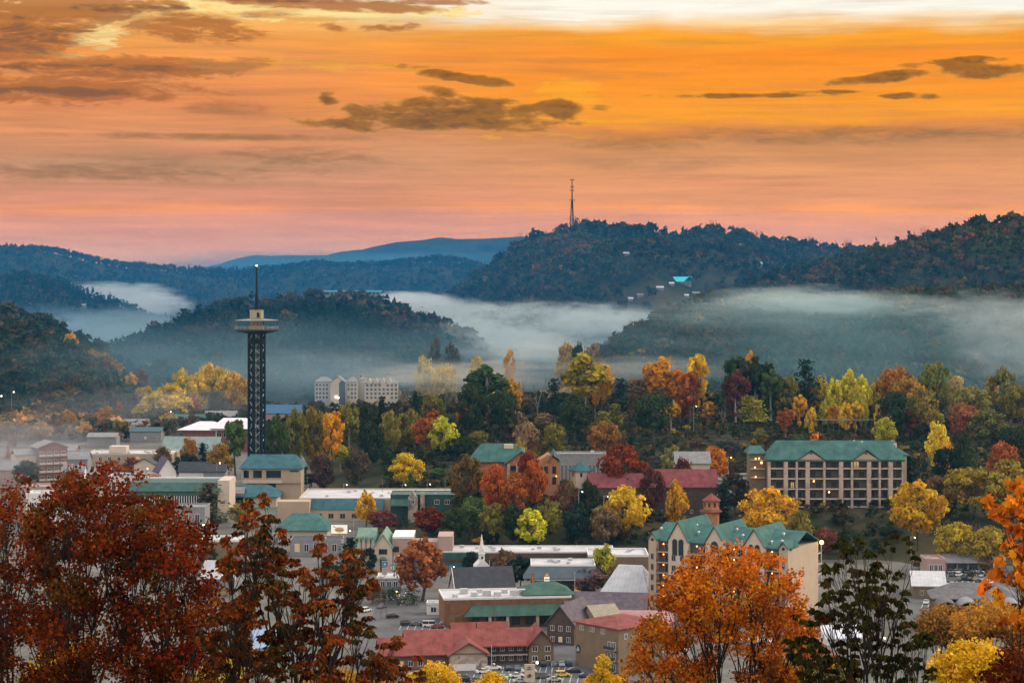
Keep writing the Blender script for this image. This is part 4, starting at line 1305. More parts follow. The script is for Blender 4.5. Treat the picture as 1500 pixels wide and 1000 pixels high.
    def part(self, name, mats, parent=None, label=None):
        me = new_mesh(name, self.v, self.f)
        if not isinstance(mats, (list, tuple)): mats = [mats]
        for m in mats: me.materials.append(m)
        if len(mats) > 1: me.polygons.foreach_set('material_index', self.m)
        o = link(name, me, None, parent)
        if label: o['label'] = label
        return o


def bld(name, label, cat, pxc, D, z=None, rz=0.0, group=None):
    x = X(pxc, D)
    z = gz(x, D) if z is None else z
    o = thing(name, label, cat, (x, D, z), rz, group)
    o['s'] = sz(D)
    return o


class PX:
    """photo pixels -> local metres for a building whose front stands at distance D"""
    def __init__(self, pxc, D, z0=0.0):
        self.c = pxc; self.D = D; self.s = sz(D); self.z0 = z0

    def x(self, p): return (p - self.c) * self.s
    def z(self, r): return Z(r, self.D) - self.z0


WINC = {}


WN = [0]


def window(parent, x, y, z, w, h, face='-y', frame=None, name='window', lit=False):
    """a framed pane standing on a wall; x,y,z = centre bottom on the wall plane; face = the way it looks"""
    frame = frame or WHITE
    WN[0] += 1
    lit = lit or (WN[0] * 7919) % 23 == 0
    key = (round(w, 2), round(h, 2), frame.name, lit)
    if key not in WINC:
        b = MB()
        b.box(-w / 2, w / 2, -.05, .0, 0, h)
        b.cur = 1
        t = min(.14, w * .1)
        b.box(-w / 2 - t, -w / 2, -.14, 0, -t, h + t); b.box(w / 2, w / 2 + t, -.14, 0, -t, h + t)
        b.box(-w / 2, w / 2, -.14, 0, -t, 0); b.box(-w / 2, w / 2, -.14, 0, h, h + t); b.box(-t / 2, t / 2, -.12, -.051, 0, h)
        me = new_mesh('window', b.v, b.f)
        me.materials.append(LIT if lit else GLASS); me.materials.append(frame)
        me.polygons.foreach_set('material_index', b.m)
        WINC[key] = me
    o = link(name, WINC[key], None, parent)
    o.location = (x, y, z)
    o.rotation_euler = (0, 0, {'-y': 0, '+x': pi / 2, '+y': pi, '-x': -pi / 2}[face])
    return o


LIT = emit('lit_pane', (1.0, 0.60, 0.26), 0.55)


def grid_windows(parent, x0, x1, nx, zs, w, h, y=0.0, face='-y', frame=None):
    for zz in zs:
        for i in range(nx):
            t = x0 + (x1 - x0) * (i + .5) / nx
            if face in ('-y', '+y'): window(parent, t, y, zz, w, h, face, frame)
            else: window(parent, y, t, zz, w, h, face, frame)


def vents(parent, spots, z, mat=None, w=1.6, h=1.0):
    for i, (x, y) in enumerate(spots):
        k = .7 + .6 * ((i * 37) % 10) / 10
        MB().box(x - w * k / 2, x + w * k / 2, y - w * .4, y + w * .4, z, z + h * k).part('roof_unit', mat or METAL, parent)


def bulb(parent, x, y, z, r, mat):
    b = MB().ball((0, 0, 0), r)
    o = b.part('lamp', mat, parent)
    o.location = (x, y, z)
    return o


def flat_block(name, label, px0, px1, D, rtop, depth, wall, roofm=None, z=None, cat='building', parapet=.7, rz=0.0, nwin=0, floors=1, fascia=None, units=3, z0row=None):
    """a flat-roofed block: photo columns of its front, row of its front top edge, depth in metres"""
    pc = (px0 + px1) / 2
    r = bld(name, label, cat, pc, D, z, rz)
    zb = r.location.z
    p = PX(pc, D, zb)
    x0, x1, H = p.x(px0), p.x(px1), p.z(rtop)
    MB().box(x0, x1, 0, depth, -1.0, H - parapet - .2).part('wall', wall, r)
    MB().box(x0 + .2, x1 - .2, .2, depth - .2, H - parapet - .198, H - parapet).part('roof', roofm or WHITER, r)
    b = MB()
    b.box(x0 - .1, x1 + .1, -.1, .25, H - parapet - .197, H); b.box(x0 - .1, x1 + .1, depth - .25, depth + .1, H - parapet - .197, H)
    b.box(x0 - .1, x0 + .25, .25, depth - .25, H - parapet - .197, H); b.box(x1 - .25, x1 + .1, .25, depth - .25, H - parapet - .197, H)
    b.part('parapet', fascia or wall, r)
    g = random.Random(int(px0 * 7 + D))
    vents(r, [(x0 + (x1 - x0) * (.1 + .8 * g.random()), 2 + (depth - 4) * g.random()) for i in range(units)], H - parapet)
    if nwin:
        fh = (H - parapet) / floors
        grid_windows(r, x0 + 1, x1 - 1, nwin, [fh * k + fh * .3 for k in range(floors)], min(1.8, (x1 - x0) / nwin * .5), fh * .45)
    return r, p, H


def gable_house(name, label, px0, px1, D, reave, rridge, depth, wall, roofm, axis='x', cat='house', rz=0.0, nwin=2, floors=1, z=None, over=.7, frame=None, chim=False, sidewin=0):
    pc = (px0 + px1) / 2
    r = bld(name, label, cat, pc, D, z, rz)
    p = PX(pc, D, r.location.z)
    x0, x1, H = p.x(px0), p.x(px1), max(2.4, p.z(reave))
    # the ridge lies half the depth behind the front (axis x) or starts at the front (axis y)
    Dr = D + depth / 2 if axis == 'x' else D
    rise = max(1.0, Z(rridge, Dr) - r.location.z - H)
    MB().gwall(x0, x1, 0, depth, -1.0, H, rise, axis).part('wall', wall, r)
    rf = MB().gable(x0, x1, 0, depth, H + .02, rise, axis, over).part('roof', roofm, r)
    if chim:
        MB().box(x0 * .4 - .5, x0 * .4 + .5, depth * .5 - .4, depth * .5 + .4, H + rise * .4, H + rise + 1.5).part('chimney', BRICK, rf)
    if nwin:
        fh = H / floors
        grid_windows(r, x0 + .5, x1 - .5, nwin, [fh * k + fh * .3 for k in range(floors)], 1.1, min(1.5, fh * .45), 0.0, '-y', frame)
    if sidewin:
        fh = H / floors
        for fc, xx in (('-x', x0), ('+x', x1)):
            grid_windows(r, 1, depth - 1, sidewin, [fh * k + fh * .3 for k in range(floors)], 1.1, min(1.5, fh * .45), xx, fc, frame)
    return r, p, H, rise


# ------------------------------------------------------------------ town ground, streets, car parks
def sheet(name, pts, lift, mat, label=None):
    """ground sheet through photo points (column, row on the flat valley floor)"""
    q = []
    for px, row in pts:
        D = CZ * F / (row - HR)
        q.append((X(px, D), D))
    # subdivide so that it follows the land
    o = link(name, new_mesh(name, [(x, y, lift) for x, y in q], [tuple(range(len(q)))]), mat)
    return tag(o, label, kind='structure')


sheet('pavement', [(-140, 614), (345, 614), (430, 640), (480, 740), (560, 775), (660, 792), (900, 800), (1700, 800), (1700, 1012), (-140, 1012)], .06, CONC)
sheet('street', [(500, 1010), (560, 868), (600, 838), (655, 838), (618, 870), (590, 1010)], .12, ASPH)
sheet('street', [(60, 640), (330, 628), (345, 634), (60, 650)], .12, ASPH)
sheet('street', [(100, 700), (340, 702), (345, 710), (90, 712)], .12, ASPH)
sheet('parking_lot', [(560, 1010), (600, 925), (690, 918), (860, 950), (900, 1010)], .128, ASPH)
sheet('parking_lot', [(1325, 905), (1340, 832), (1500, 826), (1560, 905)], .12, ASPH)
sheet('parking_lot', [(520, 925), (560, 895), (660, 890), (700, 915), (600, 935)], .132, ASPH)

# ------------------------------------------------------------------ observation tower
TPALE = surf('tower_brace_steel', (.34, .38, .38), .5, .2, .6)
def tower():
    D = 1085.0; pc = 376
    r = bld('observation_tower', 'tall dark lattice observation tower with round deck and needle mast', 'tower', pc, D, 0.0)
    s = sz(D)
    z = lambda row: Z(row, D)
    R = 4.05
    top = z(487)
    cols = [(R * cos(2 * pi * k / 6 + .25), R * sin(2 * pi * k / 6 + .25)) for k in range(6)]
    for (cx, cyy) in cols:
        MB().tube([(cx, cyy, 0), (cx, cyy, top)], [1.0, .85], 8).part('column', STEEL, r)
    br = MB(); hb = MB()
    n = 22
    for j in range(n + 1):
        zz = top * j / n
        for k in range(6):
            a = cols[k]; b = cols[(k + 1) % 6]
            hb.tube([(a[0], a[1], zz), (b[0], b[1], zz)], .20, 4)
            if j < n:
                z2 = top * (j + 1) / n
                if (j + k) % 2: a, b = b, a
                br.tube([(a[0], a[1], zz), (b[0], b[1], z2)], .20, 4)
    hb.part('ring_beam', STEEL, r); br.part('cross_brace', TPALE, r)
    MB().box(-.5, .5, -.5, .5, 0, top).part('lift_shaft', STEEL, r)
    MB().tube([(0, -2.2, 0), (0, -2.2, top)], .16, 4).tube([(1.6, -2.2, 0), (1.6, -2.2, top)], .16, 4).part('lift_guide', PSTEEL, r)
    zc0, zc1 = z(503), z(496)
    MB().lathe([(4.7, zc0), (4.9, zc0 + .3), (4.9, zc1 - .3), (4.7, zc1)], 18).part('collar', STEEL, r)
    d0, d1 = z(488), z(482)
    dk = MB().lathe([(4.2, d0 - .3), (11.5, d1 - 1.0), (11.9, d1 - .7), (11.9, d1 - .2), (4.2, d1 - .2)], 40).part('deck', surf('deck_soffit', (.02, .022, .022), .8), r)
    rl = MB()
    for k in range(28):
        t = 2 * pi * k / 28; t2 = 2 * pi * (k + 1) / 28
        rl.tube([(11.6 * cos(t), 11.6 * sin(t), d1 - .2), (11.6 * cos(t), 11.6 * sin(t), d1 + 1.5)], .04, 4)
        for hh in (.8, 1.5):
            rl.tube([(11.6 * cos(t), 11.6 * sin(t), d1 + hh), (11.6 * cos(t2), 11.6 * sin(t2), d1 + hh)], .035, 4)
    rl.part('railing', METAL, dk)
    c1 = z(469)
    OLIVE = surf('olive_drum', (.27, .25, .15), .8, .08, .3)
    MB().lathe([(3.8, d1 - .19), (3.8, c1)], 24).part('cabin', OLIVE, r)
    wb = MB()
    for k in range(12):
        t = 2 * pi * (k + .5) / 12
        c, sn = cos(t), sin(t)
        wb.prism([(3.82 * c - .62 * -sn, 3.82 * sn - .62 * c), (3.9 * c - .62 * -sn, 3.9 * sn - .62 * c), (3.9 * c + .62 * -sn, 3.9 * sn + .62 * c), (3.82 * c + .62 * -sn, 3.82 * sn + .62 * c)], d1 + 2.0, c1 - .8, 'z')
    wb.part('window_band', GLASS, r)
    MB().lathe([(3.9, c1 + .01), (11.6, c1 - .15), (11.7, c1 + .1), (4.5, c1 + .8)], 40).part('canopy', surf('canopy_metal', (.16, .17, .17), .6), r)
    h0, h1 = c1 + 1.0, z(454)
    dr = MB().lathe([(3.7, h0 - .05), (3.7, h1 - .4), (3.9, h1 - .4), (3.9, h1)], 8).part('drum', OLIVE, r)
    MB().box(.7, 1.9, -3.95, -3.5, h0 + .6, h0 + 3.2).part('hatch', STEEL, dr)
    m0, m1, m2 = h1, z(430), z(390)
    MB().tube([(0, 0, m0), (0, 0, m1), (0, 0, m1 + .2), (0, 0, m2)], [1.0, .95, .62, .42], 8).part('mast', STEEL, r)
    bulb(r, 0, 0, m2 + .35, .42, LAMP_W)
    return r


tower()

# two-storey teal-roofed block at the tower's foot
def tower_base():
    D = 1062.0; pc = 397
    r = bld('tower_entrance_building', 'beige block with teal hipped roof at the foot of the observation tower', 'building', pc, D, 0.0)
    p = PX(pc, D)
    x0, x1 = p.x(354), p.x(441); H = p.z(686)
    w = MB()
    w.box(x0 + 3, x1, 0, 16, -1, p.z(707)); w.box(x0, x1, -1.2, 16, p.z(707), p.z(700))
    w.box(x0, x1, .8, 16, p.z(700), H)
    for a, b in ((353.9, 357), (365, 371), (384, 390), (412, 441)):
        w.box(p.x(a), p.x(b), -1.195, .8, p.z(700), H - .01)
    w.box(x0 + .01, x1 - .01, -1.19, .8, p.z(688.5), H - .005)
    w.part('wall', BEIGE, r)
    MB().hip(x0, x1, -1.2, 16, H, p.z(673) - H + 2.2, 1.4, 5).part('roof', TEALB, r)
    for a, b in ((357, 365), (371, 384), (390, 412)):
        MB().box(p.x(a) + .1, p.x(b) - .1, .70, .79, p.z(699.5), p.z(689)).part('window', GLASS, r)
    MB().box(p.x(392), p.x(404), -.08, .2, p.z(718), p.z(708)).part('door', GLASS, r)
    MB().box(p.x(356), p.x(414), -1.45, -1.2, p.z(707), p.z(702.5)).part('balcony', CREAM, r)
    MB().box(p.x(425), p.x(438), -1.4, -1.2, p.z(690.5), p.z(688.2)).part('sign_strip', RAIL, r)
    # low wing with its own teal roof on the left
    D2 = D - 22
    q = PX(pc, D2)
    wing = MB().box(q.x(334), q.x(412), -22, -1.6, -1, q.z(728)).part('wing', CREAM, r)
    MB().hip(q.x(334), q.x(412), -22, -1.6, q.z(728) + .01, 5.2, 1.5, 6).part('wing_roof', TEALB, wing)
    MB().box(q.x(341), q.x(362), -22.15, -22, q.z(742), q.z(732)).part('window', GLASS, wing)
    MB().hip(q.x(372), q.x(420), -36, -24, q.z(752), 4.2, .8, 5).part('porch_roof', TEAL, wing)
    MB().box(q.x(376), q.x(416), -35, -24.2, -1, q.z(752) - .01).part('porch', CREAM, wing)


tower_base()

# long flat-roofed beige hall with teal mansard
r, p, H = flat_block('long_hall', 'long beige hall with pale flat roof and teal mansard front', 438, 668, 986, 729, 44, BEIGE, WHITER, 0.0, units=9, fascia=CREAM)
MB().box(p.x(410), p.x(456), -10, -.2, -1, p.z(731)).part('side_block', BEIGE, r)
v = MB()
for (a, b, t0, t1) in ((440, 562, 729, 745),):
    x0, x1 = p.x(a), p.x(b)
    v.add([(x0 - 1, -5, p.z(744.5)), (x1, -5, p.z(744.5)), (x1, -.2, p.z(730)), (x0 + 5, -.2, p.z(730)), (x0 - 1, -.2, p.z(744.5)), (x1, -.2, p.z(744.5))],
          [(0, 1, 2, 3), (0, 3, 4), (1, 5, 2), (0, 4, 5, 1), (3, 2, 5, 4)])
v.part('mansard', TEALB, r)
MB().box(p.x(441), p.x(560), -4.6, -.3, -1, p.z(744.8)).part('front', TANW, r)
for i in range(6):
    window(r, p.x(452 + i * 17), -4.6, p.z(757), 2.4, 2.2, '-y', BEIGE)

r, p, H = flat_block('dark_green_shop', 'low dark green building with a stone gable at its middle', 572, 668, 962, 724, 18, DKGREEN, DKGREEN, 0.0, units=1, parapet=.3)
MB().gwall(p.x(598), p.x(612), -3, -.1, -1, p.z(728), 3.2, 'y').part('stone_gable', STONEW, r)
MB().box(p.x(616), p.x(622), -1.6, -.1, -1, p.z(721)).part('chimney', STONEW, r)
MB().gable(p.x(575), p.x(600), -5, -.2, p.z(738), 2.2, 'x', .5).part('porch_roof', GREENR, r)
window(r, p.x(605), -3, p.z(736), 1.3, 1.6, '-y', WHITE)
for px in (640, 655): window(r, p.x(px), 0, p.z(738), 2, 2)

# wide teal hip roof in front of the hall
r = bld('teal_roofed_shop', 'low shop under a wide teal hipped roof, before the long beige hall', 'shop', 443, 900, 0.0)
p = PX(443, 900)
MB().box(p.x(408), p.x(478), 0, 22, -1, p.z(777)).part('wall', CREAM, r)
MB().hip(p.x(404), p.x(481), -1, 23, p.z(777) + .01, 6.6, .8, 7).part('roof', TEAL, r)
for i in range(5): window(r, p.x(416 + i * 13), 0, 1.0, 2.2, 2.4, '-y', TRIM)

# gabled shop with green dormers
def dormer_shop():
    D = 815; pc = 560
    r = bld('gabled_shop', 'cream gabled shop with a row of pointed sage green dormers', 'shop', pc, D, 0.0)
    p = PX(pc, D)
    x0, x1 = p.x(548), p.x(574); H = p.z(801); pk = p.z(783)
    MB().gwall(x0, x1, 0, 26, -1, H, pk - H, 'y').part('wall', CREAM, r)
    MB().gable(x0, x1, 0, 26, H + .02, pk - H, 'y', .5).part('roof', SAGE, r)
    MB().box(p.x(518), x0 - .02, 8, 30, -1, H - 1.5).part('side_wall', CREAM, r)
    sr = MB()
    sr.add([(p.x(516), 7, H - 1.5), (x0 - .02, 7, H - 1.5), (x0 - .02, 20, pk + .5), (p.x(520), 20, pk + .5), (p.x(516), 30, H - 1.5), (x0 - .02, 30, H - 1.5)], [(0, 1, 2, 3), (3, 2, 5, 4), (0, 3, 4), (1, 5, 2), (0, 4, 5, 1)])
    sr.part('side_roof', SAGE, r)
    for k in range(4):
        a = p.x(521 + k * 7.0)
        d = MB().gwall(a, a + 1.6, 6.4, 14, H - 1.4, H + .6, 2.6, 'y').part('dormer', CREAM, r)
        MB().gable(a, a + 1.6, 6.4, 14, H + .62, 2.6, 'y', .25, .2).part('dormer_roof', SAGE, d)
    for a in (557, 561, 565): window(r, p.x(a), 0, p.z(811), .9, 1.9, '-y', TRIM)
    MB().prism([(p.x(556), p.z(819)), (p.x(557), p.z(816)), (p.x(561), p.z(814.5)), (p.x(565), p.z(815.5)), (p.x(568), p.z(819))], -1.6, -.01, 'y').part('awning', SAGE, r)
    MB().box(p.x(557), p.x(566), -.1, 0, 0, p.z(819.3)).part('shop_front', GLASS, r)
    MB().box(x1 + .02, p.x(604), 3, 24, -1, p.z(790)).part('annex', PINKW, r)
    MB().box(x1 + .03, p.x(604.5), 2.8, 24.2, p.z(790) + .01, p.z(787)).part('parapet', WHITE, r)
    for a in (577, 581): window(r, p.x(a), 3, p.z(809), 1.3, 1.9, '-y', TRIM)
    MB().box(p.x(640), p.x(662), 10, 26, -1, p.z(790)).part('far_annex', PINKW, r)
    MB().box(p.x(604) + .02, p.x(640) - .02, 14, 26, -1, p.z(800)).part('link_wall', PINKW, r)


dormer_shop()

# long white-roofed row with green fascia, church, brown mansard restaurant, grey mansard
r, p, H = flat_block('long_white_roof_row', 'long low row of shops with a white flat roof and green fascia', 640, 900, 822, 807, 18, DKBROWN, WHITER, 0.0, units=10, parapet=.5, fascia=WHITE)
MB().box(p.x(642), p.x(702), -2.4, -.2, H - 3.0, H - .4).part('fascia', GREENR, r)
MB().box(p.x(644), p.x(700), -.25, -.12, H - 4.0, H - 3.1).part('sign_band', WARMW, r)
MB().box(p.x(644), p.x(700), -.22, -.12, .2, H - 4.1).part('shop_front', surf('teal_shop_front', (.04, .13, .14), .6), r)
for i in range(6): window(r, p.x(722 + i * 22), 0, 1.2, 2.6, 2.4)

r, p, H = flat_block('white_box_shop', 'white flat-roofed box behind the grey mansard, right of the yellow-green tree', 862, 950, 800, 812, 20, BROWNW, WHITER, 0.0, units=4, fascia=WHITE)
for i in range(3): window(r, p.x(885 + i * 20), 0, 2, 2, 2)

def church():
    D = 738; pc = 668
    r = bld('church', 'white church with dark slate roof and slim white steeple', 'church', pc, D, 0.0, radians(13))
    L_, Wd, H, rise = 22.0, 13.0, 4.2, 7.4
    MB().gwall(0, L_, 0, Wd, -1, H, rise, 'x').part('wall', WHITE, r)
    MB().gable(.3, L_, 0, Wd, H + .02, rise, 'x', .5).part('roof', DKSLATE, r)
    b = MB()
    b.prism([(-.6, H - .6), (Wd / 2, H + rise + .5), (Wd + .6, H - .6), (Wd + .6, H - 1.2), (Wd / 2, H + rise - .3), (-.6, H - 1.2)], -.5, -.22, 'x')
    b.part('barge_board', WHITE, r)
    for i in range(5): window(r, 3 + i * 4, 0, .8, 1.2, 2.6)
    window(r, 0, Wd / 2, 3.0, 1.6, 3.2, '-x')
    st = MB()
    sx, sy = 13.2, Wd + 4.0
    st.gwall(sx - 2.6, sx + 2.6, sy - 2.2, sy + 3, 0, 11.0, 2.6, 'y')
    tw = st.part('steeple_block', WHITE, r)
    s2 = MB(); s2.box(sx - .95, sx + .95, sy - 1, sy + 1, 11, 15.2); s2.box(sx - 1.15, sx + 1.15, sy - 1.2, sy + 1.2, 15.2, 15.5); s2.box(sx - .75, sx + .75, sy - .8, sy + .8, 15.5, 17.2)
    s2.part('belfry', WHITE, tw)
    MB().tube([(sx, sy, 17.2), (sx, sy, 22.6)], [.85, .05], 8).part('spire', WHITE, tw)
    MB().box(sx - .4, sx + .4, sy - 1.08, sy - 1.0, 12.4, 14.4).part('louvre', RAIL, tw)


church()

def brown_restaurant():
    D = 690; pc = 740
    r = bld('brown_restaurant', 'rust-brown building with a cluttered white flat roof and green awning roofs', 'restaurant', pc, D, 0.0, radians(7))
    p = PX(pc, D)
    x0, x1 = p.x(650), p.x(838); H = p.z(874)
    MB().box(x0, x1, 0, 20, -1, H - .7).part('wall', RUSTW, r)
    MB().box(x0 + .3, x1 - .3, .3, 19.7, H - .698, H - .5).part('roof', WHITER, r)
    b = MB(); b.box(x0 - .1, x1 + .1, -.1, .25, H - .697, H); b.box(x0 - .1, x1 + .1, 19.75, 20.1, H - .697, H); b.box(x0 - .1, x0 + .25, .25, 19.75, H - .697, H); b.box(x1 - .25, x1 + .1, .25, 19.75, H - .697, H)
    b.part('parapet', WHITE, r)
    vents(r, [(p.x(a), y) for a, y in ((668, 5), (684, 12), (697, 6), (708, 14), (716, 7), (731, 5), (745, 12), (757, 6), (770, 9))], H - .49, METAL, 2.4, 1.6)
    am = MB()
    x2, x3 = p.x(682), p.x(838)
    z0, z1 = p.z(899), p.z(885)
    am.add([(x2 - 1, -4, z0), (x3, -4, z0), (x3, -.15, z1), (x2 + 2.5, -.15, z1), (x2 - 1, -.15, z0), (x3, -.15, z0)], [(0, 1, 2, 3), (0, 3, 4), (1, 5, 2), (0, 4, 5, 1), (3, 2, 5, 4)])
    am.part('awning', GREENR, r)
    for a in (716, 742, 786): MB().box(p.x(a) - .5, p.x(a) + .5, -3.6, -2.8, 0, z0 - .02).part('post', TANW, r)
    for i in range(7): window(r, p.x(696 + i * 20), 0, .6, 2.6, 2.4, '-y', DKBROWN)
    MB().hip(p.x(772), p.x(840), 2, 18, H + .02, 3.6, 1.0, 6).part('hip_roof', GREENR, r)
    MB().hip(p.x(822), p.x(852), -6, 4, p.z(896), 3.6, .6, 3).part('corner_roof', GREENR, r)
    MB().box(p.x(824), p.x(850), -5.4, -.2, -1, p.z(896) - .02).part('corner_room', RUSTW, r)


brown_restaurant()

r, p, H = flat_block('grey_mansard_shop', 'dark shop with blue-grey mansard and white flat roof, lit sign in front', 778, 872, 752, 827, 17, surf('charcoal_wall', (.05, .055, .06), .8), WHITER, 0.0, units=7, parapet=.4, fascia=WHITE)
x0, x1 = p.x(778), p.x(872)
mm = MB(); mm.add([(x0 - 3, -3.4, p.z(845)), (x1 + 2, -3.4, p.z(845)), (x1, -.12, H - .5), (x0, -.12, H - .5), (x0 - 3, 6, p.z(845)), (x0 - .12, 6, H - .5), (x0 - .12, 6, p.z(845)), (x1, -.12, p.z(845))],
                 [(0, 1, 2, 3), (0, 3, 5, 4), (1, 7, 2), (4, 5, 6)])
mm.part('mansard', BLUEGREY, r)
for i in range(6): window(r, p.x(786 + i * 15), 0, 1.0, 2.4, 2.8, '-y', RAIL)
MB().box(x0, x1, -3.3, -3.1, p.z(848), p.z(846)).part('gutter', PSTEEL, r)

def pale_hip():
    D = 726; pc = 914
    r = bld('pale_roofed_hall', 'hall with a big pale grey folded hip roof beside the gabled hotel', 'building', pc, D, 0.0, radians(-14))
    p = PX(pc, D)
    MB().box(p.x(882), p.x(948), 0, 22, -1, p.z(872)).part('wall', GREYW, r)
    MB().hip(p.x(880), p.x(950), -1, 23, p.z(872) + .01, 9.4, .8, 5, 12).part('roof', PALER, r)
    MB().gable(p.x(930), p.x(950), 2, 12, p.z(862), 3.5, 'x', .4).part('side_roof', PALER, r)
    for i in range(4): window(r, p.x(892 + i * 15), 0, .8, 2, 2)


pale_hip()

# red-roofed motel
def motel():
    D = 622; pc = 740
    r = bld('red_roofed_motel', 'two-storey motel with long red roofs, stone gable and gallery', 'motel', pc, D, 0.0, radians(8))
    p = PX(pc, D)
    x0, x1 = p.x(596), p.x(812); H = 6.0
    # main wing, ridge left to right, gable end at the right
    MB().gwall(x0, p.x(775), 2.2, 12, -1, H, 3.6, 'x').part('wall', DKBROWN, r)
    MB().gwall(p.x(775) + .01, x1, 0, 12.01, -1, H, 4.2, 'y').part('gable_wall', BROWNW, r)
    rf = MB().gable(x0, p.x(782), 0, 12, H + .02, 3.9, 'x', .7).part('roof', REDR, r)
    MB().gable(p.x(775), x1, -.4, 12, H + .06, 4.25, 'y', .8).part('gable_roof', REDR, r)
    MB().box(p.x(700), p.x(774), .2, 2.19, 2.75, 3.0).part('gallery_floor', CREAM, r)
    rl = MB()
    rl.box(p.x(690), p.x(774), .2, .3, 3.9, 4.02)
    for i in range(30):
        a = p.x(690) + (p.x(774) - p.x(690)) * i / 29
        rl.box(a - .04, a + .04, .2, .3, 3.0, 3.9)
    rl.part('gallery_railing', RAIL, r)
    for i in range(6):
        a = p.x(704 + i * 13)
        for zz in (.1, 3.05):
            MB().box(a - .5, a + .5, 2.08, 2.19, zz, zz + 2.1).part('door', surf('door_tan', (.2, .15, .1), .8) if i == 0 and zz < 1 else DKBROWN, r)
            window(r, a + 1.5, 2.19, zz + .9, 1.2, 1.2)
    for a in (784, 803):
        for zz in (1.0, 3.9): window(r, p.x(a), 0, zz, 1.5, 1.4)
    # front wing with the stone gable
    a0, a1 = p.x(655), p.x(709)
    MB().gwall(a0, a1, -8, 1.0, -1, 5.0, 3.2, 'y').part('stone_gable', STONEW, r)
    MB().box(a0 + .5, a1 - .5, -8.2, -8.01, 4.95, 5.4).part('string_course', BROWNW, r)
    MB().prism([(a0 + .2, 5.1), (a1 - .2, 5.1), ((a0 + a1) / 2, 8.1)], -8.12, -8.02, 'y').part('gable_face', TANW, r)
    MB().gable(a0, a1, -8.3, 6, 5.02, 3.3, 'y', .9).part('wing_roof', REDR, r)
    MB().box(a0 + 1, a1 - 3.5, -8.3, -8.02, 0, 2.1).part('garage_door', WHITE, r)
    # left wing running towards the trees
    MB().gwall(p.x(560), p.x(654), -3, 5, -1, 4.8, 2.8, 'x').part('left_wing', BROWNW, r)
    MB().gable(p.x(556), p.x(658), -4.5, 6.5, 4.82, 3.8, 'x', .8).part('left_wing_roof', REDR, r)
    for i in range(6):
        window(r, p.x(572 + i * 14), -3, 1.0, 1.3, 1.4); 
    # rear wing
    MB().gwall(p.x(672), p.x(752), 14, 22, -1, 5.6, 3.2, 'x').part('rear_wing', BROWNW, r)
    MB().gable(p.x(672), p.x(752), 13, 23, 5.62, 4.2, 'x', .8).part('rear_wing_roof', REDR, r)
    MB().tube([(p.x(706), 14.6, 8), (p.x(706), 14.6, 10.6)], .18).part('flue', RAIL, r)


motel()

def brown_block():
    D = 607; pc = 906
    r = bld('brown_motel_block', 'plain brown four-storey motel block with a low red roof', 'motel', pc, D, 0.0, radians(42))
    H = Z(922, D)
    Lx, Ly = 19.0, 18.5
    MB().box(0, Lx, 0, Ly, -1, H).part('wall', BROWNW, r)
    MB().hip(0, Lx, 0, Ly, H + .01, 2.2, .7, 7, 8).part('roof', REDR, r)
    for i in range(3):
        for k in range(2): window(r, 0, Ly - 2.2 - i * 4.6 - k * 1.0, H - 2.0, .7, 1.4, '-x', WHITE)
    for fl in range(3):
        zz = H - 6.4 - fl * 3.2
        if zz < 0: break
        b = MB().box(-1.5, -.01, .6, 5.0, zz, zz + .25)
        b.cur = 1; b.box(-1.5, -1.42, .6, 5.0, zz + .25, zz + 1.2)
        b.part('balcony', [GREYW, RAIL], r)
        window(r, 0, 2.0, zz + .3, 1.2, 2.0, '-x', WHITE); window(r, 0, 3.9, zz + .3, 1.0, 2.0, '-x', WHITE)
    em = MB().prism([(Ly - 1.2 + 1.0 * cos(t), H - 8 + 1.3 * sin(t)) for t in np.linspace(0, 2 * pi, 14, endpoint=False)], -.15, -.02, 'x').part('emblem', RAIL, r)
    MB().prism([(Ly - 1.9, H - 8.7), (Ly - .5, H - 8.7), (Ly - .7, H - 7.9), (Ly - 1.2, H - 7.2), (Ly - 1.7, H - 7.9)], -.2, -.16, 'x').part('emblem_mark', PSTEEL, em)
    for i in range(5): window(r, 3 + i * 3.2, 0, H - 3, 1.1, 1.4, '-y', WHITE)


brown_block()

gable_house('brown_chalet', 'dark brown chalet with purple-grey roof, its gable towards the motel car park', 800, 842, 655, 912, 888, 20, DKBROWN, PURPLE, 'y', 'chalet', radians(-22), 3, 2)
gable_house('brown_chalet', 'low chalet with a broad purple-grey roof behind the brown motel block', 835, 905, 672, 905, 880, 16, BROWNW, PURPLE, 'x', 'chalet', radians(10), 4, 1)
gable_house('grey_gabled_lodge', 'long dark grey gabled lodge roof below the pale hip roof', 838, 945, 690, 893, 868, 14, DKBROWN, PURPLE, 'x', 'lodge', radians(-8), 5, 1)
gable_house('tan_gabled_lodge', 'small tan-roofed lodge between the purple-grey roofs', 872, 912, 662, 905, 886, 12, TANW, surf('tan_shingle', (.25, .22, .17), .9, .12, .6), 'x', 'lodge', radians(24), 3, 1)
gable_house('pink_roofed_lodge', 'lodge with a faded pink roof at the foot of the gabled hotel', 905, 985, 668, 912, 895, 14, TANW, surf('faded_pink_roof', (.32, .18, .18), .8, .12, .5), 'x', 'lodge', radians(-6), 4, 1)

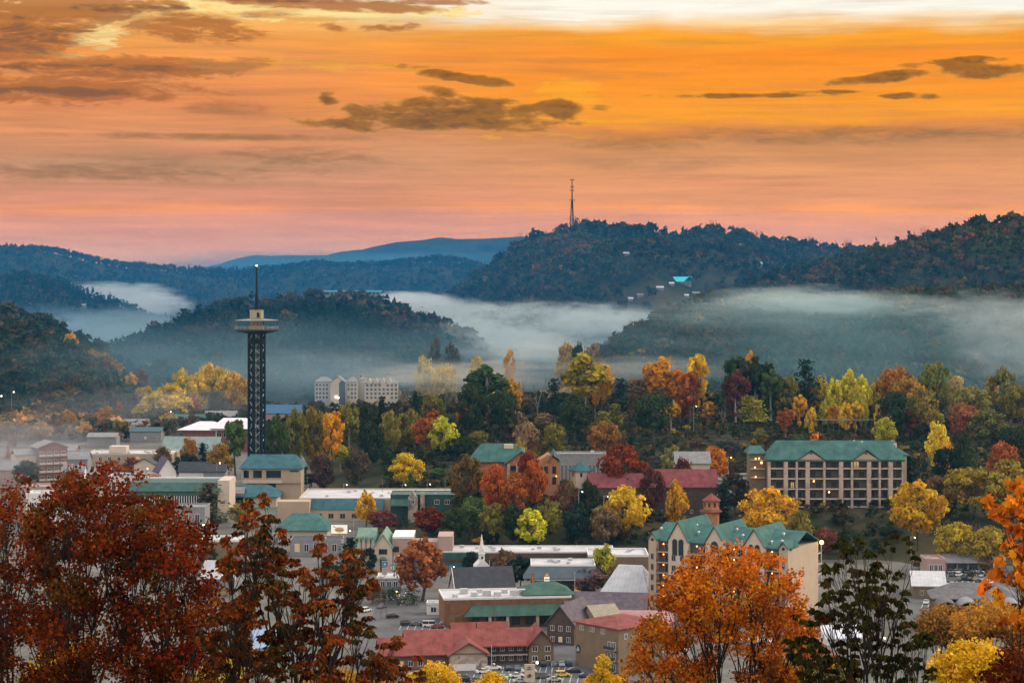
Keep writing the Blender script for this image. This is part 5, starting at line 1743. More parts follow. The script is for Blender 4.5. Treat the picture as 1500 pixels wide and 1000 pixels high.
# large gabled hotel
def gabled_hotel():
    D = 690.0; px = 1154
    x0 = X(px, D)
    phi = radians(60)
    r = thing('gabled_hotel', 'large beige hotel with steep green gables, arched windows and lit balconies', 'hotel', (x0, D, 0), phi)
    cph, sph = cos(phi), sin(phi)

    def Y(p):   # distance along the facade that falls on photo column p
        k = (p - 750) / F
        return (x0 - k * D) / (sph + k * cph)
    Ltot = Y(950); Wd = 28.0; H = Z(806, D)
    fl = 6; fh = H / 7.0
    MB().box(2.6, Wd, 0, Ltot, -1, H).part('wall', TANW, r)
    MB().gable(2.6, Wd, 0, Ltot, H + .02, 4.6, 'y', .7).part('roof', TEAL, r)
    bays = [(1141, 1154, 1.8, 0), (1090, 1119, 5.6, 1), (1033, 1060, 5.6, 2), (979, 1007, 6.4, 1), (950, 961, 2.0, 0)]
    for i, (a, b, rise, kind) in enumerate(bays):
        y1, y0 = Y(a), Y(b)
        y0 = max(y0, .015 if i == 0 else 0)
        MB().gwall(0, 2.59, y0, y1, -1, H + .6, rise, 'x').part('gable_bay', CREAM if kind else TANW, r)
        MB().gable(-.2, 24.0 if kind else 9.0, y0, y1, H + .7, rise, 'x', .35, .45).part('gable_roof', TEAL, r)
        ym = (y0 + y1) / 2
        if kind == 1:      # a pair of tall arched windows in a dark green surround
            for s_ in (-1, 1):
                w = (y1 - y0) * .26; c = ym + s_ * w * .62
                arc = [(c - w / 2, H - fh * 1.25)] + [(c + w / 2, H - fh * 1.25)] + [(c + w / 2 * cos(t), H + .2 + w * .55 * sin(t)) for t in np.linspace(0, pi, 9)]
                f = MB().prism(arc, -.12, -.005, 'x').part('arched_window', TRIM, r)
                w2 = w * .74
                arc2 = [(c - w2 / 2, H - fh * 1.2)] + [(c + w2 / 2, H - fh * 1.2)] + [(c + w2 / 2 * cos(t), H + .2 + w2 * .5 * sin(t)) for t in np.linspace(0, pi, 9)]
                MB().prism(arc2, -.17, -.125, 'x').part('pane', GLASS, f)
        elif kind == 2:
            f = MB().prism([(ym + 1.5 * cos(t), H - .6 + 2.0 * sin(t)) for t in np.linspace(0, 2 * pi, 16, endpoint=False)], -.12, -.005, 'x').part('round_window', TRIM, r)
            MB().prism([(ym + 1.15 * cos(t), H - .6 + 1.6 * sin(t)) for t in np.linspace(0, 2 * pi, 16, endpoint=False)], -.17, -.125, 'x').part('pane', GLASS, f)
        else:
            MB().prism([(ym + .55 * cos(t), H + .4 + .55 * sin(t)) for t in np.linspace(0, 2 * pi, 8, endpoint=False)], -.06, -.005, 'x').part('round_vent', GLASS, r)
        for k in range(1, fl):
            for s_ in ((0,) if not kind else (-1, 1)):
                window(r, 0, ym + s_ * (y1 - y0) * .22, fh * k + .9, 1.3 if kind else .9, 1.9, '-x', GREYW)
    recess = [(961, 979, 'l'), (1007, 1033, 'm'), (1060, 1090, 'm'), (1119, 1141, 'm')]
    for (a, b, t) in recess:
        y1, y0 = Y(a), Y(b)
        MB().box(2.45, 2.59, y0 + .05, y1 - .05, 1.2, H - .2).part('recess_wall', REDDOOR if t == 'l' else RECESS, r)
        for k in range(1, 7):
            zz = fh * k
            bc = MB().box(.1, 2.44, y0 + .02, y1 - .02, zz - .3, zz)
            bc.cur = 1
            bc.box(.12, .2, y0 + .02, y1 - .02, zz + .95, zz + 1.05)
            n = max(6, int((y1 - y0) / .35))
            for i in range(n):
                yy = y0 + .1 + (y1 - y0 - .2) * i / (n - 1)
                bc.box(.13, .19, yy - .03, yy + .03, zz, zz + .95)
            bc.part('balcony', [TANW, TRIM], r)
            o = window(r, 2.45, y0 + (y1 - y0) * .3, zz + .05, 1.9, 2.3, '-x', GREYW)
            bulb(r, 2.25, y0 + (y1 - y0) * .62, zz + 2.5, .26, LAMP_O)
    # end wall fittings
    MB().box(0.02, .5, -.12, .0, 0, H).part('corner_strip', TANW, r)
    # rear balconies seen past the end wall
    for k in range(3, 7):
        zz = fh * k - 1
        bk = MB(); bk.box(Wd + .02, Wd + 6, 1.0, 9, zz - .3, zz); bk.box(Wd + 5.7, Wd + 6, 1, 1.3, zz, zz + fh - .31); bk.box(Wd + 1.0, Wd + 1.3, 1, 1.3, zz, zz + fh - .31)
        bk.cur = 1; bk.box(Wd + .6, Wd + 5.7, 1.05, 1.15, zz + .2, zz + 1.1)
        bk.part('rear_balcony', [CREAM, RAIL], r)
    for a, b_ in ((5, 8), (8, 20), (12, 24), (8, 37), (13, 40), (6, 4.5), (11, 6), (9, 52)):
        rz_ = H + 4.6 - abs(a - 15.3) * .36
        MB().tube([(a, b_, rz_ - 1), (a, b_, rz_ + 1.1)], .35, 6).tube([(a, b_, rz_ + 1.1), (a, b_, rz_ + 1.5)], [.6, .2], 6).part('roof_vent', METAL, r)
    MB().tube([(Wd - .2, -.2, H - .4), (Wd - .2, -1.2, H - .2)], .1).part('lamp_arm', RAIL, r)
    bulb(r, Wd - .2, -1.4, H - .3, .75, LAMP_Y)
    lt = MB()
    for i in range(4): lt.box(1.2 + i * 1.0, 1.8 + i * 1.0, -.06, 0, 4.2, 4.9)
    lt.part('wall_lettering', GREYW, r)
    return r


gabled_hotel()

# hotel with balconies across the valley
def balcony_hotel():
    D = 915.0; pc = 1215
    z0 = Z(745, D)
    r = bld('balcony_hotel', 'long five-storey hotel of open balconies under a teal roof with two gables', 'hotel', pc, D, z0)
    p = PX(pc, D, z0)
    E = p.z(674.5)
    dep = 15
    xl, xr = p.x(1126), p.x(1323)
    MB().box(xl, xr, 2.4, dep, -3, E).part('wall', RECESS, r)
    ridge = p.z(655)
    MB().hip(xl, xr, 0, dep, E + .3, ridge - E + 2.3, 1.0, 5.2).part('roof', TEAL, r)
    MB().box(xl - .6, xr + .6, -.7, .1, E - .35, E + .29).part('eave_beam', TRIM, r)
    for a, b, c in ((1168, 1187.5, 1208), (1249, 1268, 1289)):
        MB().prism([(p.x(a), E + .05), (p.x(c), E + .05), (p.x(b), p.z(661))], -.9, 4, 'y').part('gable', TANW, r)
        MB().gable(p.x(a), p.x(c), -1.0, 9, E + .35, p.z(660) - E, 'y', .5, .4).part('gable_roof', TEAL, r)
        MB().box(p.x(b) - .5, p.x(b) + .5, -1.2, -.91, p.z(664.5), p.z(662)).part('gable_vent', TRIM, r)
    cols = [(1127, 3.5), (1151, 6), (1167, 3), (1183, 6), (1207.5, 3), (1232, 6), (1248, 3), (1273, 6), (1288.5, 3), (1304.5, 6.5), (1322, 2)]
    for c, w in cols:
        MB().box(p.x(c - w / 2), p.x(c + w / 2), -.6, 2.39, -3, E - .36).part('column', COLST, r)
    floors = [686, 701, 716, 730.5, 742]
    for i, rr in enumerate(floors):
        MB().box(xl + .02, xr - .02, -.25, 2.38, p.z(rr) - .25, p.z(rr) + .25).part('floor_slab', CREAM, r)
    fz = [p.z(q) + .25 for q in floors]
    for (c0, w0), (c1, w1) in zip(cols[:-1], cols[1:]):
        a, b = p.x(c0 + w0 / 2) + .05, p.x(c1 - w1 / 2) - .05
        for i, zz in enumerate(fz):
            bl = MB()
            bl.box(a, b, -.2, -.12, zz + 1.05, zz + 1.17)
            n = max(5, int((b - a) / .45))
            for q in range(n):
                xx = a + .1 + (b - a - .2) * q / (n - 1)
                bl.box(xx - .035, xx + .035, -.19, -.13, zz, zz + 1.05)
            bl.part('balcony_railing', RAIL, r)
            w = min(2.2, (b - a) * .42)
            window(r, a + (b - a) * (.68 if (i + int(c0)) % 2 else .3), 2.4, zz + .1, w, 2.5, '-y', DKBROWN, 'balcony_door')
    bulb(r, p.x(1193), 1.8, p.z(705), .42, LAMP_O); bulb(r, p.x(1215.5), 1.8, p.z(721), .30, LAMP_Y)
    # set-back left wing with lit landings
    wg = MB().box(p.x(1103), xl - .1, 12, 24, -3, p.z(668)).part('wing', BROWNW, r)
    MB().hip(p.x(1101), xl - .1, 11, 25, p.z(668) + .01, 3.4, .6, 2).part('wing_roof', TEAL, wg)
    for q in (677, 690, 703): MB().box(p.x(1104), xl - .3, 11.2, 11.98, p.z(q) - .2, p.z(q) + .2).part('landing', CREAM, wg)
    for (a, q) in ((1111, 668), (1116, 667.5), (1119.5, 674), (1110, 681), (1111, 695)): bulb(r, p.x(a), 10.4, p.z(q) - 2, .36 if a != 1119.5 else .55, LAMP_O)
    MB().hip(p.x(1302), p.x(1333), 4, 16, p.z(668), 2.8, .6, 4).part('right_wing_roof', TEAL, r)
    MB().box(p.x(1304), p.x(1331), 4.5, 15.5, -3, p.z(668) - .01).part('right_wing', TANW, r)
    vents(r, [(p.x(1175), 7.5), (p.x(1255), 7.5), (p.x(1265), 4)], ridge + 1.9, METAL, .8, .7)
    # cupola on the ridge
    cu = MB().box(p.x(1309.5), p.x(1319), 9, 12, p.z(668) + 1, p.z(651)).part('cupola', WHITE, r)
    MB().prism([(p.x(1309), p.z(651) + .01), (p.x(1319.5), p.z(651) + .01), (p.x(1317), p.z(648.3)), (p.x(1314.2), p.z(647.4)), (p.x(1311.5), p.z(648.3))], 8.8, 12.2, 'y').part('cupola_roof', GREYR, cu)
    MB().box(p.x(1311), p.x(1317.5), 8.9, 8.99, p.z(663), p.z(653)).part('louvre', PSTEEL, cu)


balcony_hotel()

# teal-gabled hotel on the knoll
def knoll_hotel():
    D = 940.0; pc = 750
    z0 = gz(X(pc, D), D)
    r = bld('knoll_hotel', 'hotel with teal gabled roofs and stone balconies on the wooded knoll', 'hotel', pc, D, z0)
    p = PX(pc, D, z0)
    E = p.z(678)
    MB().box(p.x(690), p.x(742), 5, 18, -3, E).part('wall', WARMW, r)
    MB().hip(p.x(688), p.x(768), 4, 19, E + .02, p.z(658) - E + 1.9, .8, 6).part('roof', TEAL, r)
    MB().gwall(p.x(742), p.x(786), 0, 17, -3, E, p.z(662) - E, 'y').part('gable_wall', WARMW, r)
    MB().gable(p.x(742), p.x(786), -.6, 17, E + .05, p.z(661) - E, 'y', 1.1, .5).part('gable_roof', TEAL, r)
    for c in (745, 758, 782): MB().box(p.x(c - 2), p.x(c + 2), -1.2, -.02, -3, E - .2).part('column', COLST, r)
    for zz in (E - 4.5, E - 9):
        b = MB().box(p.x(747.1), p.x(779.9), -.9, -.03, zz - .3, zz); b.cur = 1; b.box(p.x(747.1), p.x(779.9), -.9, -.82, zz + .2, zz + 1.1)
        b.part('balcony', [CREAM, RAIL], r)
        for c in (752, 766, 774): window(r, p.x(c), 0, zz + .1, 2.2, 3.0, '-y', DKBROWN)
    MB().gwall(p.x(786) + .05, p.x(820), 2, 16, -3, E + .4, 3.4, 'y').part('side_wing', WARMW, r)
    MB().gable(p.x(804), p.x(820), 1, 16, E + .9, 4.0, 'y', .6, .4).part('side_roof', TEAL, r)
    for c in (792, 800, 812):
        window(r, p.x(c), 2, E - 5, 1.6, 3.2, '-y', DKBROWN); window(r, p.x(c), 2, E - 10, 1.6, 3.2, '-y', DKBROWN)
    MB().box(p.x(738), p.x(752), 9, 13, p.z(659), p.z(653)).part('roof_box', CREAM, r)
    for c in (752, 775, 815): bulb(r, p.x(c), -.4 if c < 790 else 1.5, E - 6.2, .28, LAMP_O)


knoll_hotel()

def hexagon(name, label, pc, D, half, reave, rtop, roofm, wall, n=6, cat='pavilion', z0=None):
    r = bld(name, label, cat, pc, D, z0)
    p = PX(pc, D, r.location.z)
    R = half * p.s
    MB().lathe([(R * .82, -2), (R * .82, p.z(reave))], n).part('wall', wall, r)
    MB().lathe([(R * 1.0, p.z(reave) + .01), (R * 1.0, p.z(reave) + .3), (.15, p.z(rtop))], n).part('roof', roofm, r)
    for k in range(n):
        t = 2 * pi * (k + .5) / n
        a = R * .82 * cos(pi / n)
        o = MB().box(-.5, .5, -.06, 0, max(.4, p.z(reave) - 2.6), p.z(reave) - .7).part('window', GLASS, r)
        o.location = (a * cos(t), a * sin(t), 0); o.rotation_euler = (0, 0, t + pi / 2)
    return r


hexagon('teal_pavilion', 'small hexagonal pavilion with a blue-teal peaked roof beside the knoll hotel', 851, 948, 19, 689, 675, TEALB, CREAM)
r = hexagon('red_pavilion', 'small pavilion with a red peaked roof, warm walls and a red skirt roof', 1042, 893, 14, 733, 722, REDR, WARMW, 8)
MB().lathe([(4.9, Z(749, 893) - r.location.z), (4.9, Z(749, 893) - r.location.z + .25), (3.3, Z(745, 893) - r.location.z)], 8).part('skirt_roof', REDR, r)
flat_block('long_windowed_building', 'long low building with a row of dark windows behind the teal pavilion', 812, 888, 1010, 664, 14, GREYW, GREYW, None, nwin=12, units=2)
r, p, H, rise = gable_house('red_roofed_lodge', 'long lodge with a dull red roof below the spreading deep red tree', 864, 946, 935, 713, 694, 14, DKBROWN, surf('dull_red_roof', (.17, .045, .05), .85, .2, .4, stripes=('X', .8, .3)), 'x', 'lodge', 0, 7, 1)
gable_house('red_roofed_lodge', 'lodge with a dull red roof left of the red-roofed pavilion', 948, 1050, 945, 712, 688, 14, DKBROWN, surf('dull_red_roof', (.18, .045, .05), .85, .2, .4, stripes=('X', .8, .3)), 'x', 'lodge', 0, 7, 1)
gable_house('grey_roofed_house', 'grey-roofed house before the quarry wall, right of the orange round tree', 990, 1040, 1030, 678, 662, 14, CREAM, GREYR, 'x', 'house', 0, 4, 1)

# left-hand town
def left_hotel():
    D = 1165; pc = 62
    r = bld('brown_balcony_hotel', 'brown brick hotel with rows of tan balconies at the left edge of town', 'hotel', 56, D, 0.0, radians(28))
    s = sz(D)
    H = Z(656, D); Lx, Ly = 17, 16
    MB().gwall(0, Lx, 0, Ly, -1, H, 3.0, 'y').part('wall', BRICK, r)
    MB().gable(0, Lx, 0, Ly, H + .02, 3.2, 'y', 1.0).part('roof', GREYR, r)
    for k in range(4):
        zz = .6 + k * (H - 1) / 4
        for i in range(4):
            a = .4 + i * 4.1
            b = MB().box(a, a + 3.6, -1.6, -.01, zz, zz + .3); b.cur = 1; b.box(a, a + 3.6, -1.6, -1.5, zz + .3, zz + 1.3)
            b.part('balcony', [TANW, CREAM], r)
            window(r, a + 1.8, 0, zz + .4, 2.0, 2.2)
    MB().box(-12, -.02, 4, 14, -1, H * .8).part('side_wing', CREAM, r)
    MB().gable(-12, -.02, 4, 14, H * .8 + .02, 2.6, 'x', .6).part('side_roof', GREYR, r)


left_hotel()
r, p, H = flat_block('beige_block', 'wide beige flat-roofed block with white rooftop plant in the left-hand town', 124, 252, 1225, 664, 30, BEIGE, WHITER, 0.0, units=12, nwin=9, floors=2, fascia=CREAM)
MB().box(p.x(155), p.x(180), 10, 20, H - .5, H + 3.4).part('roof_house', CREAM, r)
def school():
    D = 1365; pc = 314
    r = bld('brick_school', 'brick building with a wide pale hipped roof left of the observation tower', 'building', pc, D, 0.0, radians(-6))
    p = PX(pc, D)
    H = p.z(630)
    MB().box(p.x(266), p.x(364), 0, 24, -1, H).part('wall', BRICK, r)
    MB().hip(p.x(262), p.x(330), -1.5, 24, H + .02, 5.2, 1.2, 12).part('roof', surf('pale_lilac_roof', (.60, .57, .62), .7, .06, .2), r)
    MB().hip(p.x(312), p.x(367), -2.5, 22, H + 1.2, 6.6, 1.2, 6).part('front_roof', surf('pale_lilac_roof', (.60, .57, .62), .7, .06, .2), r)
    for a in (321, 331, 341, 352): window(r, p.x(a), 0, H - 4.6, 3.2, 3.0)
    MB().box(p.x(316), p.x(318), -.6, -.02, -1, H).part('pilaster', CREAM, r)
    MB().box(p.x(336), p.x(338), -.6, -.02, -1, H).part('pilaster', CREAM, r)
    for a in (274, 284, 296): window(r, p.x(a), 0, 1.5, 2, 2)
    MB().gable(p.x(314), p.x(328), -14, -3, 5.6, 3.0, 'y', .6).part('porch_roof', TEAL, r)
    MB().gwall(p.x(315), p.x(327), -13, -3.1, -1, 5.5, 2.6, 'y').part('porch', BRICK, r)


school()
r = gable_house('grey_green_hall', 'hall with a long grey-green roof in front of the brick school', 236, 318, 1290, 660, 640, 22, GREYW, surf('grey_green_roof', (.17, .23, .22), .7, .12, .3, stripes=('X', 1, .25)), 'x', 'building', radians(-4), 5, 1)
def market():
    D = 1010; pc = 258
    r = bld('market_arcade', 'dark green roofed arcade with a row of white stall posts', 'market', pc, D, 0.0)
    p = PX(pc, D)
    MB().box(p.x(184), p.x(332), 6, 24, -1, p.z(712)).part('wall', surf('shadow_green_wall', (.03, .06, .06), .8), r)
    MB().prism([(-.5, p.z(719)), (6, p.z(708)), (25, p.z(708)), (25, p.z(709)), (6, p.z(709.5)), (-.5, p.z(720))], p.x(183), p.x(322), 'x').part('roof', DKGREEN, r)
    MB().box(p.x(318), p.x(335), 2, 24, -1, p.z(704)).part('end_block', CREAM, r)
    MB().box(p.x(182), p.x(335), 24.1, 25.5, p.z(712), p.z(706)).part('parapet', WHITE, r)
    for i in range(26):
        a = p.x(212 + i * 3.6)
        MB().box(a - .18, a + .18, .2, .5, 0, p.z(726)).part('post', WHITE, r)
    MB().box(p.x(186), p.x(316), .15, .55, p.z(726) + .01, p.z(720.4)).part('beam', surf('green_beam', (.05, .10, .09), .7), r)


market()
flat_block('blue_roofed_shop', 'low shop with slate-blue roof and white wall behind the green arcade', 158, 232, 1085, 697, 20, WHITE, surf('slate_blue_roof', (.085, .11, .16), .7), 0.0, units=2, nwin=6)
flat_block('orange_kiosk', 'small orange-lit kiosk at the end of the slate-blue shop', 220, 233, 1062, 696, 6, WARMW, WARMW, 0.0, units=0, cat='kiosk')
gable_house('purple_roofed_house', 'small white house with a steep dark purple roof in the left-hand town', 233, 258, 1095, 690, 671, 12, WHITE, surf('dark_purple_roof', (.055, .04, .085), .7, .15, .6), 'y', 'house', radians(24), 1, 1, sidewin=2)
for (a, b, D, re, rr, dep, w, rf, ax, lab) in [
    (298, 330, 1110, 690, 680, 10, GREYW, DKSLATE, 'x', 'small grey house with dark slate roof right of the blackish green tree'),
    (262, 300, 1130, 690, 677, 10, WHITE, DKSLATE, 'x', 'white house with dark slate roof left of the tower block'),
    (90, 128, 1200, 672, 662, 12, GREYW, GREYR, 'x', 'grey house next to the brown brick hotel'),
    (92, 122, 1130, 690, 680, 9, WHITE, GREYR, 'x', 'white house on the slope below the grey house'),
    (0, 36, 1150, 688, 676, 14, PINKW, GREYR, 'x', 'pinkish house at the left edge of town'),
    (128, 170, 1400, 640, 634, 14, GREYW, GREYR, 'x', 'grey house at the back of the left-hand town'),
    (190, 236, 1440, 632, 626, 14, GREYW, surf('dark_teal_roof', (.03, .09, .10), .6), 'x', 'dark teal roofed house at the back of the left-hand town'),
    (246, 300, 1540, 615, 607, 16, GREYW, TEAL, 'x', 'teal roofed house behind the brick school'),
    (175, 215, 1500, 622, 614, 14, WHITE, GREYR, 'x', 'pale house under the yellow grove'),
    (300, 345, 1560, 610, 602, 14, GREYW, GREYR, 'x', 'grey roofed house under the golden trees by the tower'),
    (60, 110, 1300, 660, 652, 14, BRICK, GREYR, 'x', 'brick house with grey roof behind the beige block, left'),
    (20, 62, 1260, 668, 660, 14, CREAM, GREYR, 'x', 'cream house behind the brown brick hotel'),
    (196, 226, 1150, 680, 672, 10, CREAM, DKSLATE, 'y', 'cream gabled house left of the purple-roofed house'),
    (128, 160, 1120, 694, 686, 10, BRICK, GREYR, 'x', 'brick house with grey roof before the beige block'),
    (100, 146, 1060, 710, 702, 12, TANW, surf('brown_shingle', (.10, .08, .07), .9, .2, .6), 'x', 'tan house with brown roof left of the slate-blue shop'),
    (336, 356, 1040, 722, 714, 8, CREAM, GREYR, 'x', 'little cream house left of the tower block'),
    (388, 440, 1500, 605, 593, 16, PINKW, surf('bright_blue_roof', (.03, .10, .19), .6), 'x', 'pinkish building with a bright blue roof just right of the tower'),
]:
    gable_house('house', lab, a, b, D, re, rr, dep, w, rf, ax, 'house', 0, 3, 1)
flat_block('pink_flat_shop', 'pinkish low shop with flat roof behind the red maples, left edge', 30, 92, 1010, 712, 16, PINKW, surf('pink_gravel_roof', (.30, .22, .21), .9), 0.0, units=3)
flat_block('white_wall_shop', 'white-walled flat shop seen between the red maple crowns', 38, 98, 960, 722, 14, WHITE, WHITER, 0.0, units=2, nwin=5)
flat_block('low_grey_shop', 'long low grey shop behind the red maple, left of the teal wing', 150, 300, 940, 742, 16, GREYW, GREYR, 0.0, units=4, nwin=9)
flat_block('low_tan_shop', 'tan flat shop with white coping under the lamp, right of the red maple', 292, 352, 830, 790, 14, BROWNW, WHITER, 0.0, units=2, fascia=WHITE)
gable_house('white_roofed_shed', 'shed with a bright white roof behind the rust-coloured tree', 292, 345, 770, 846, 822, 14, GREYW, WHITER, 'x', 'shed', radians(-12), 0)
gable_house('blue_white_tent', 'blue and white tent roof glimpsed through the rust-coloured tree', 376, 408, 640, 945, 922, 8, WHITE, surf('tent_blue', (.25, .36, .52), .7), 'x', 'tent', radians(20), 0)
flat_block('slate_shop', 'slate-roofed shop below the lit cup sign', 425, 500, 860, 790, 14, GREYW, DKSLATE, 0.0, units=1, nwin=5, parapet=.2)
flat_block('grey_canopy_shop', 'grey shop under a thin white canopy at the street corner', 552, 588, 765, 845, 12, GREYW, WHITER, 0.0, units=1, nwin=3, fascia=WHITE, parapet=.35)
gable_house('white_corner_house', 'small white house with a dark roof below the grey canopy shop', 556, 584, 745, 868, 860, 8, WHITE, DKSLATE, 'x', 'house', 0, 3)
flat_block('white_kiosk', 'small white kiosk left of the brown restaurant', 625, 645, 712, 882, 6, WHITE, WHITER, 0.0, units=1, cat='kiosk', nwin=1)

# distant hotel in the haze
def far_hotel():
    D = 1700.0; pc = 520
    z0 = gz(X(pc, D), D)
    r = bld('pale_distant_hotel', 'pale multi-storey hotel with dark arched centre standing in the haze', 'hotel', pc, D, z0)
    p = PX(pc, D, z0)
    PALEW = surf('pale_hotel_wall', (.50, .45, .37), .9, .05, .2)
    for i, (a, b, rt, y) in enumerate(((460, 484, 560, 6), (506, 524, 560, 4), (524, 534, 557, 8), (534, 582, 562, 0))):
        w = MB().box(p.x(a), p.x(b), y, y + 18, -25, p.z(rt)).part('wing', PALEW if i != 0 else surf('grey_hotel_wall', (.40, .41, .42), .9, .05, .2), r)
        MB().hip(p.x(a), p.x(b), y, y + 18, p.z(rt) + .01, 4, .6, 5).part('wing_roof', GREYR, w)
    MB().gwall(p.x(484), p.x(506), -2, 18, -25, p.z(560), 4.6, 'y').part('centre', PALEW, r)
    MB().gable(p.x(484), p.x(506), -2, 18, p.z(560) + .02, 4.8, 'y', .5).part('centre_roof', GREYR, r)
    c = p.x(501.5); w = 2.6
    MB().prism([(c - w, p.z(592)), (c + w, p.z(592))] + [(c + w * cos(t), p.z(562) + w * sin(t)) for t in np.linspace(0, pi, 8)], -2.2, -2.02, 'y').part('arched_window', surf('arch_glass', (.08, .1, .13), .3), r)
    for row in (566, 572, 578, 584):
        for a in (463, 468, 473, 478): window(r, p.x(a), 6, p.z(row), 1.6, 2.0)
        for a in (510, 515, 520): window(r, p.x(a), 4, p.z(row), 1.5, 2.0)
        for a in range(538, 582, 6): window(r, p.x(a), 0, p.z(row), 1.7, 2.0)
    for a in (541, 551, 561, 571): MB().gwall(p.x(a - 3), p.x(a + 3), -1, 8, p.z(562), p.z(559), 3, 'y').part('dormer', PALEW, r)
    bulb(r, p.x(492.5), -2.6, p.z(581), .8, LAMP_W); bulb(r, p.x(496), -2.6, p.z(582), .6, LAMP_W)


far_hotel()

# buildings on the hills
def on_hill(name, label, px0, px1, D, rbase, reave, rridge, dep, wall, roofm, cat='house', nwin=3):
    pc = (px0 + px1) / 2
    z0 = min(gz(X(pc, D), D), Z(rbase, D))
    return gable_house(name, label, px0, px1, D, reave, rridge, dep, wall, roofm, 'x', cat, 0, nwin, 1, z0 - 1)


BRT = surf('bright_teal_roof', (.06, .50, .62), .4, .05, .2)
def hill_lodge():
    D = LODGE_D + 6; pc = 994
    z0 = gz(X(994, D), D)
    r = bld('teal_roofed_lodge', 'lodge with a long bright turquoise roof on the big misty hill', 'lodge', pc, D, z0)
    p = PX(pc, D, z0)
    MB().box(p.x(974), p.x(1013), 0, 16, -12, p.z(412)).part('wall', GREYW, r)
    MB().gable(p.x(972), p.x(1013), 0, 16, p.z(412) + .02, 5.5, 'x', 1).part('roof', BRT, r)
    MB().gable(p.x(1004), p.x(1016), -4, 8, p.z(410), 4.5, 'y', .8).part('end_roof', BRT, r)
    for i in range(6): window(r, p.x(978 + i * 6), 0, p.z(417), 2.2, 2.2)
hill_lodge()
def crest_building():
    D = 2262; pc = 516
    z0 = gz(X(pc, D), D)
    r = bld('crest_building', 'long low building with a white roof edge on the crest of the pine hill', 'building', pc, D, z0)
    p = PX(pc, D, z0)
    MB().box(p.x(476), p.x(556), 0, 12, -4, p.z(427.5)).part('wall', GREYW, r)
    MB().box(p.x(474), p.x(558), -1, 13, p.z(427.5) + .01, p.z(425.5)).part('roof', BRT, r)
    for i in range(14): MB().box(p.x(479 + i * 5.6), p.x(482 + i * 5.6), -.1, 0, p.z(431), p.z(428.5)).part('window', GLASS, r)
crest_building()
for i, (px, row, k, lab) in enumerate(HOMES):
    D = CLEAR[i][1]
    w = (3.4 + (i * 7 % 4) * .7) * k
    z0 = gz(X(px, D - 10), D - 10)
    re = HR - (z0 + 3.2 - CZ) / sz(D - 10)
    gable_house('hillside_house', lab, px - w, px + w, D - 10, re, re - 2.0, 9, GREYW, (WHITER, PALER, GREYR)[i % 3], 'x', 'house', 0, 2, 1, z0, over=.6)

# cars' shed, dark scalloped roof and other roofs by the right-hand car park
flat_block('pink_gate_house', 'pinkish flat building at the left end of the car park shed', 1357, 1385, 800, 818, 12, PINKW, surf('pink_flat_roof', (.28, .2, .19), .9), 0.0, units=1, nwin=3)
def shed():
    D = 812; pc = 1420
    r = bld('car_park_shed', 'long open grey shed roof behind the parked cars on the right', 'shed', pc, D, 0.0)
    p = PX(pc, D)
    MB().prism([(-1, p.z(823)), (9, p.z(814)), (18, p.z(822)), (18, p.z(823)), (9, p.z(815)), (-1, p.z(824))], p.x(1384), p.x(1452), 'x').part('roof', GREYR, r)
    MB().box(p.x(1386), p.x(1450), 14, 14.4, -1, p.z(824)).part('rear_wall', GREYW, r)
    for a in (1386, 1402, 1418, 1434, 1450): MB().box(p.x(a) - .2, p.x(a) + .2, 0, .4, -1, p.z(824)).part('post', GREYW, r)
    MB().prism([(0, p.z(820)), (8, p.z(812)), (16, p.z(820))], p.x(1456), p.x(1474), 'x').part('end_roof', WHITER, r)
shed()
gable_house('grey_metal_barn', 'barn with a wide pale grey metal roof left of the parked cars', 1338, 1384, 748, 858, 837, 22, BROWNW, PALER, 'x', 'barn', radians(-8), 2, 1)
def scalloped():
    D = 672; pc = 1435
    r = bld('scalloped_roof_shop', 'low building with dark shingle roofs in wavy scalloped bays', 'building', pc, D, 0.0, radians(-6))
    p = PX(pc, D)
    MB().box(p.x(1372), p.x(1500), 4, 22, -1, p.z(892)).part('wall', DKBROWN, r)
    for i in range(4):
        a = p.x(1372 + i * 32)
        w = 32 * p.s - .05
        arc = [(a + w * t, p.z(894) + 2.2 * sin(pi * t) ** .7 + .8) for t in np.linspace(0, 1, 11)]
        low = [(x, z - .35) for x, z in reversed(arc)]
        MB().prism(arc + low, -1 + (i % 2) * .4, 14, 'y').part('scalloped_roof', GREYR if i % 2 else surf('dark_thatch', (.10, .098, .105), .9, .2, .6), r)
    MB().hip(p.x(1372), p.x(1500), 10, 26, p.z(885), 4.6, .6, 8).part('rear_roof', surf('dark_thatch_rear', (.12, .118, .125), .9, .2, .6), r)
    MB().box(p.x(1380), p.x(1490), 3.9, 3.99, .4, 2.6).part('shop_front', GLASS, r)
scalloped()
gable_house('white_marquee', 'white and blue marquee roof behind the dark drooping tree', 1210, 1262, 655, 936, 916, 10, WHITE, surf('marquee_white', (.55, .58, .68), .7), 'x', 'tent', radians(14), 0)
flat_block('white_stall', 'white stall roofs behind the orange maple crown', 960, 1010, 640, 950, 10, WHITE, WHITER, 0.0, units=4, cat='stall')
flat_block('low_white_shop', 'low white-roofed shop behind the lower right of the orange maple', 1085, 1150, 650, 940, 12, GREYW, WHITER, 0.0, units=5)
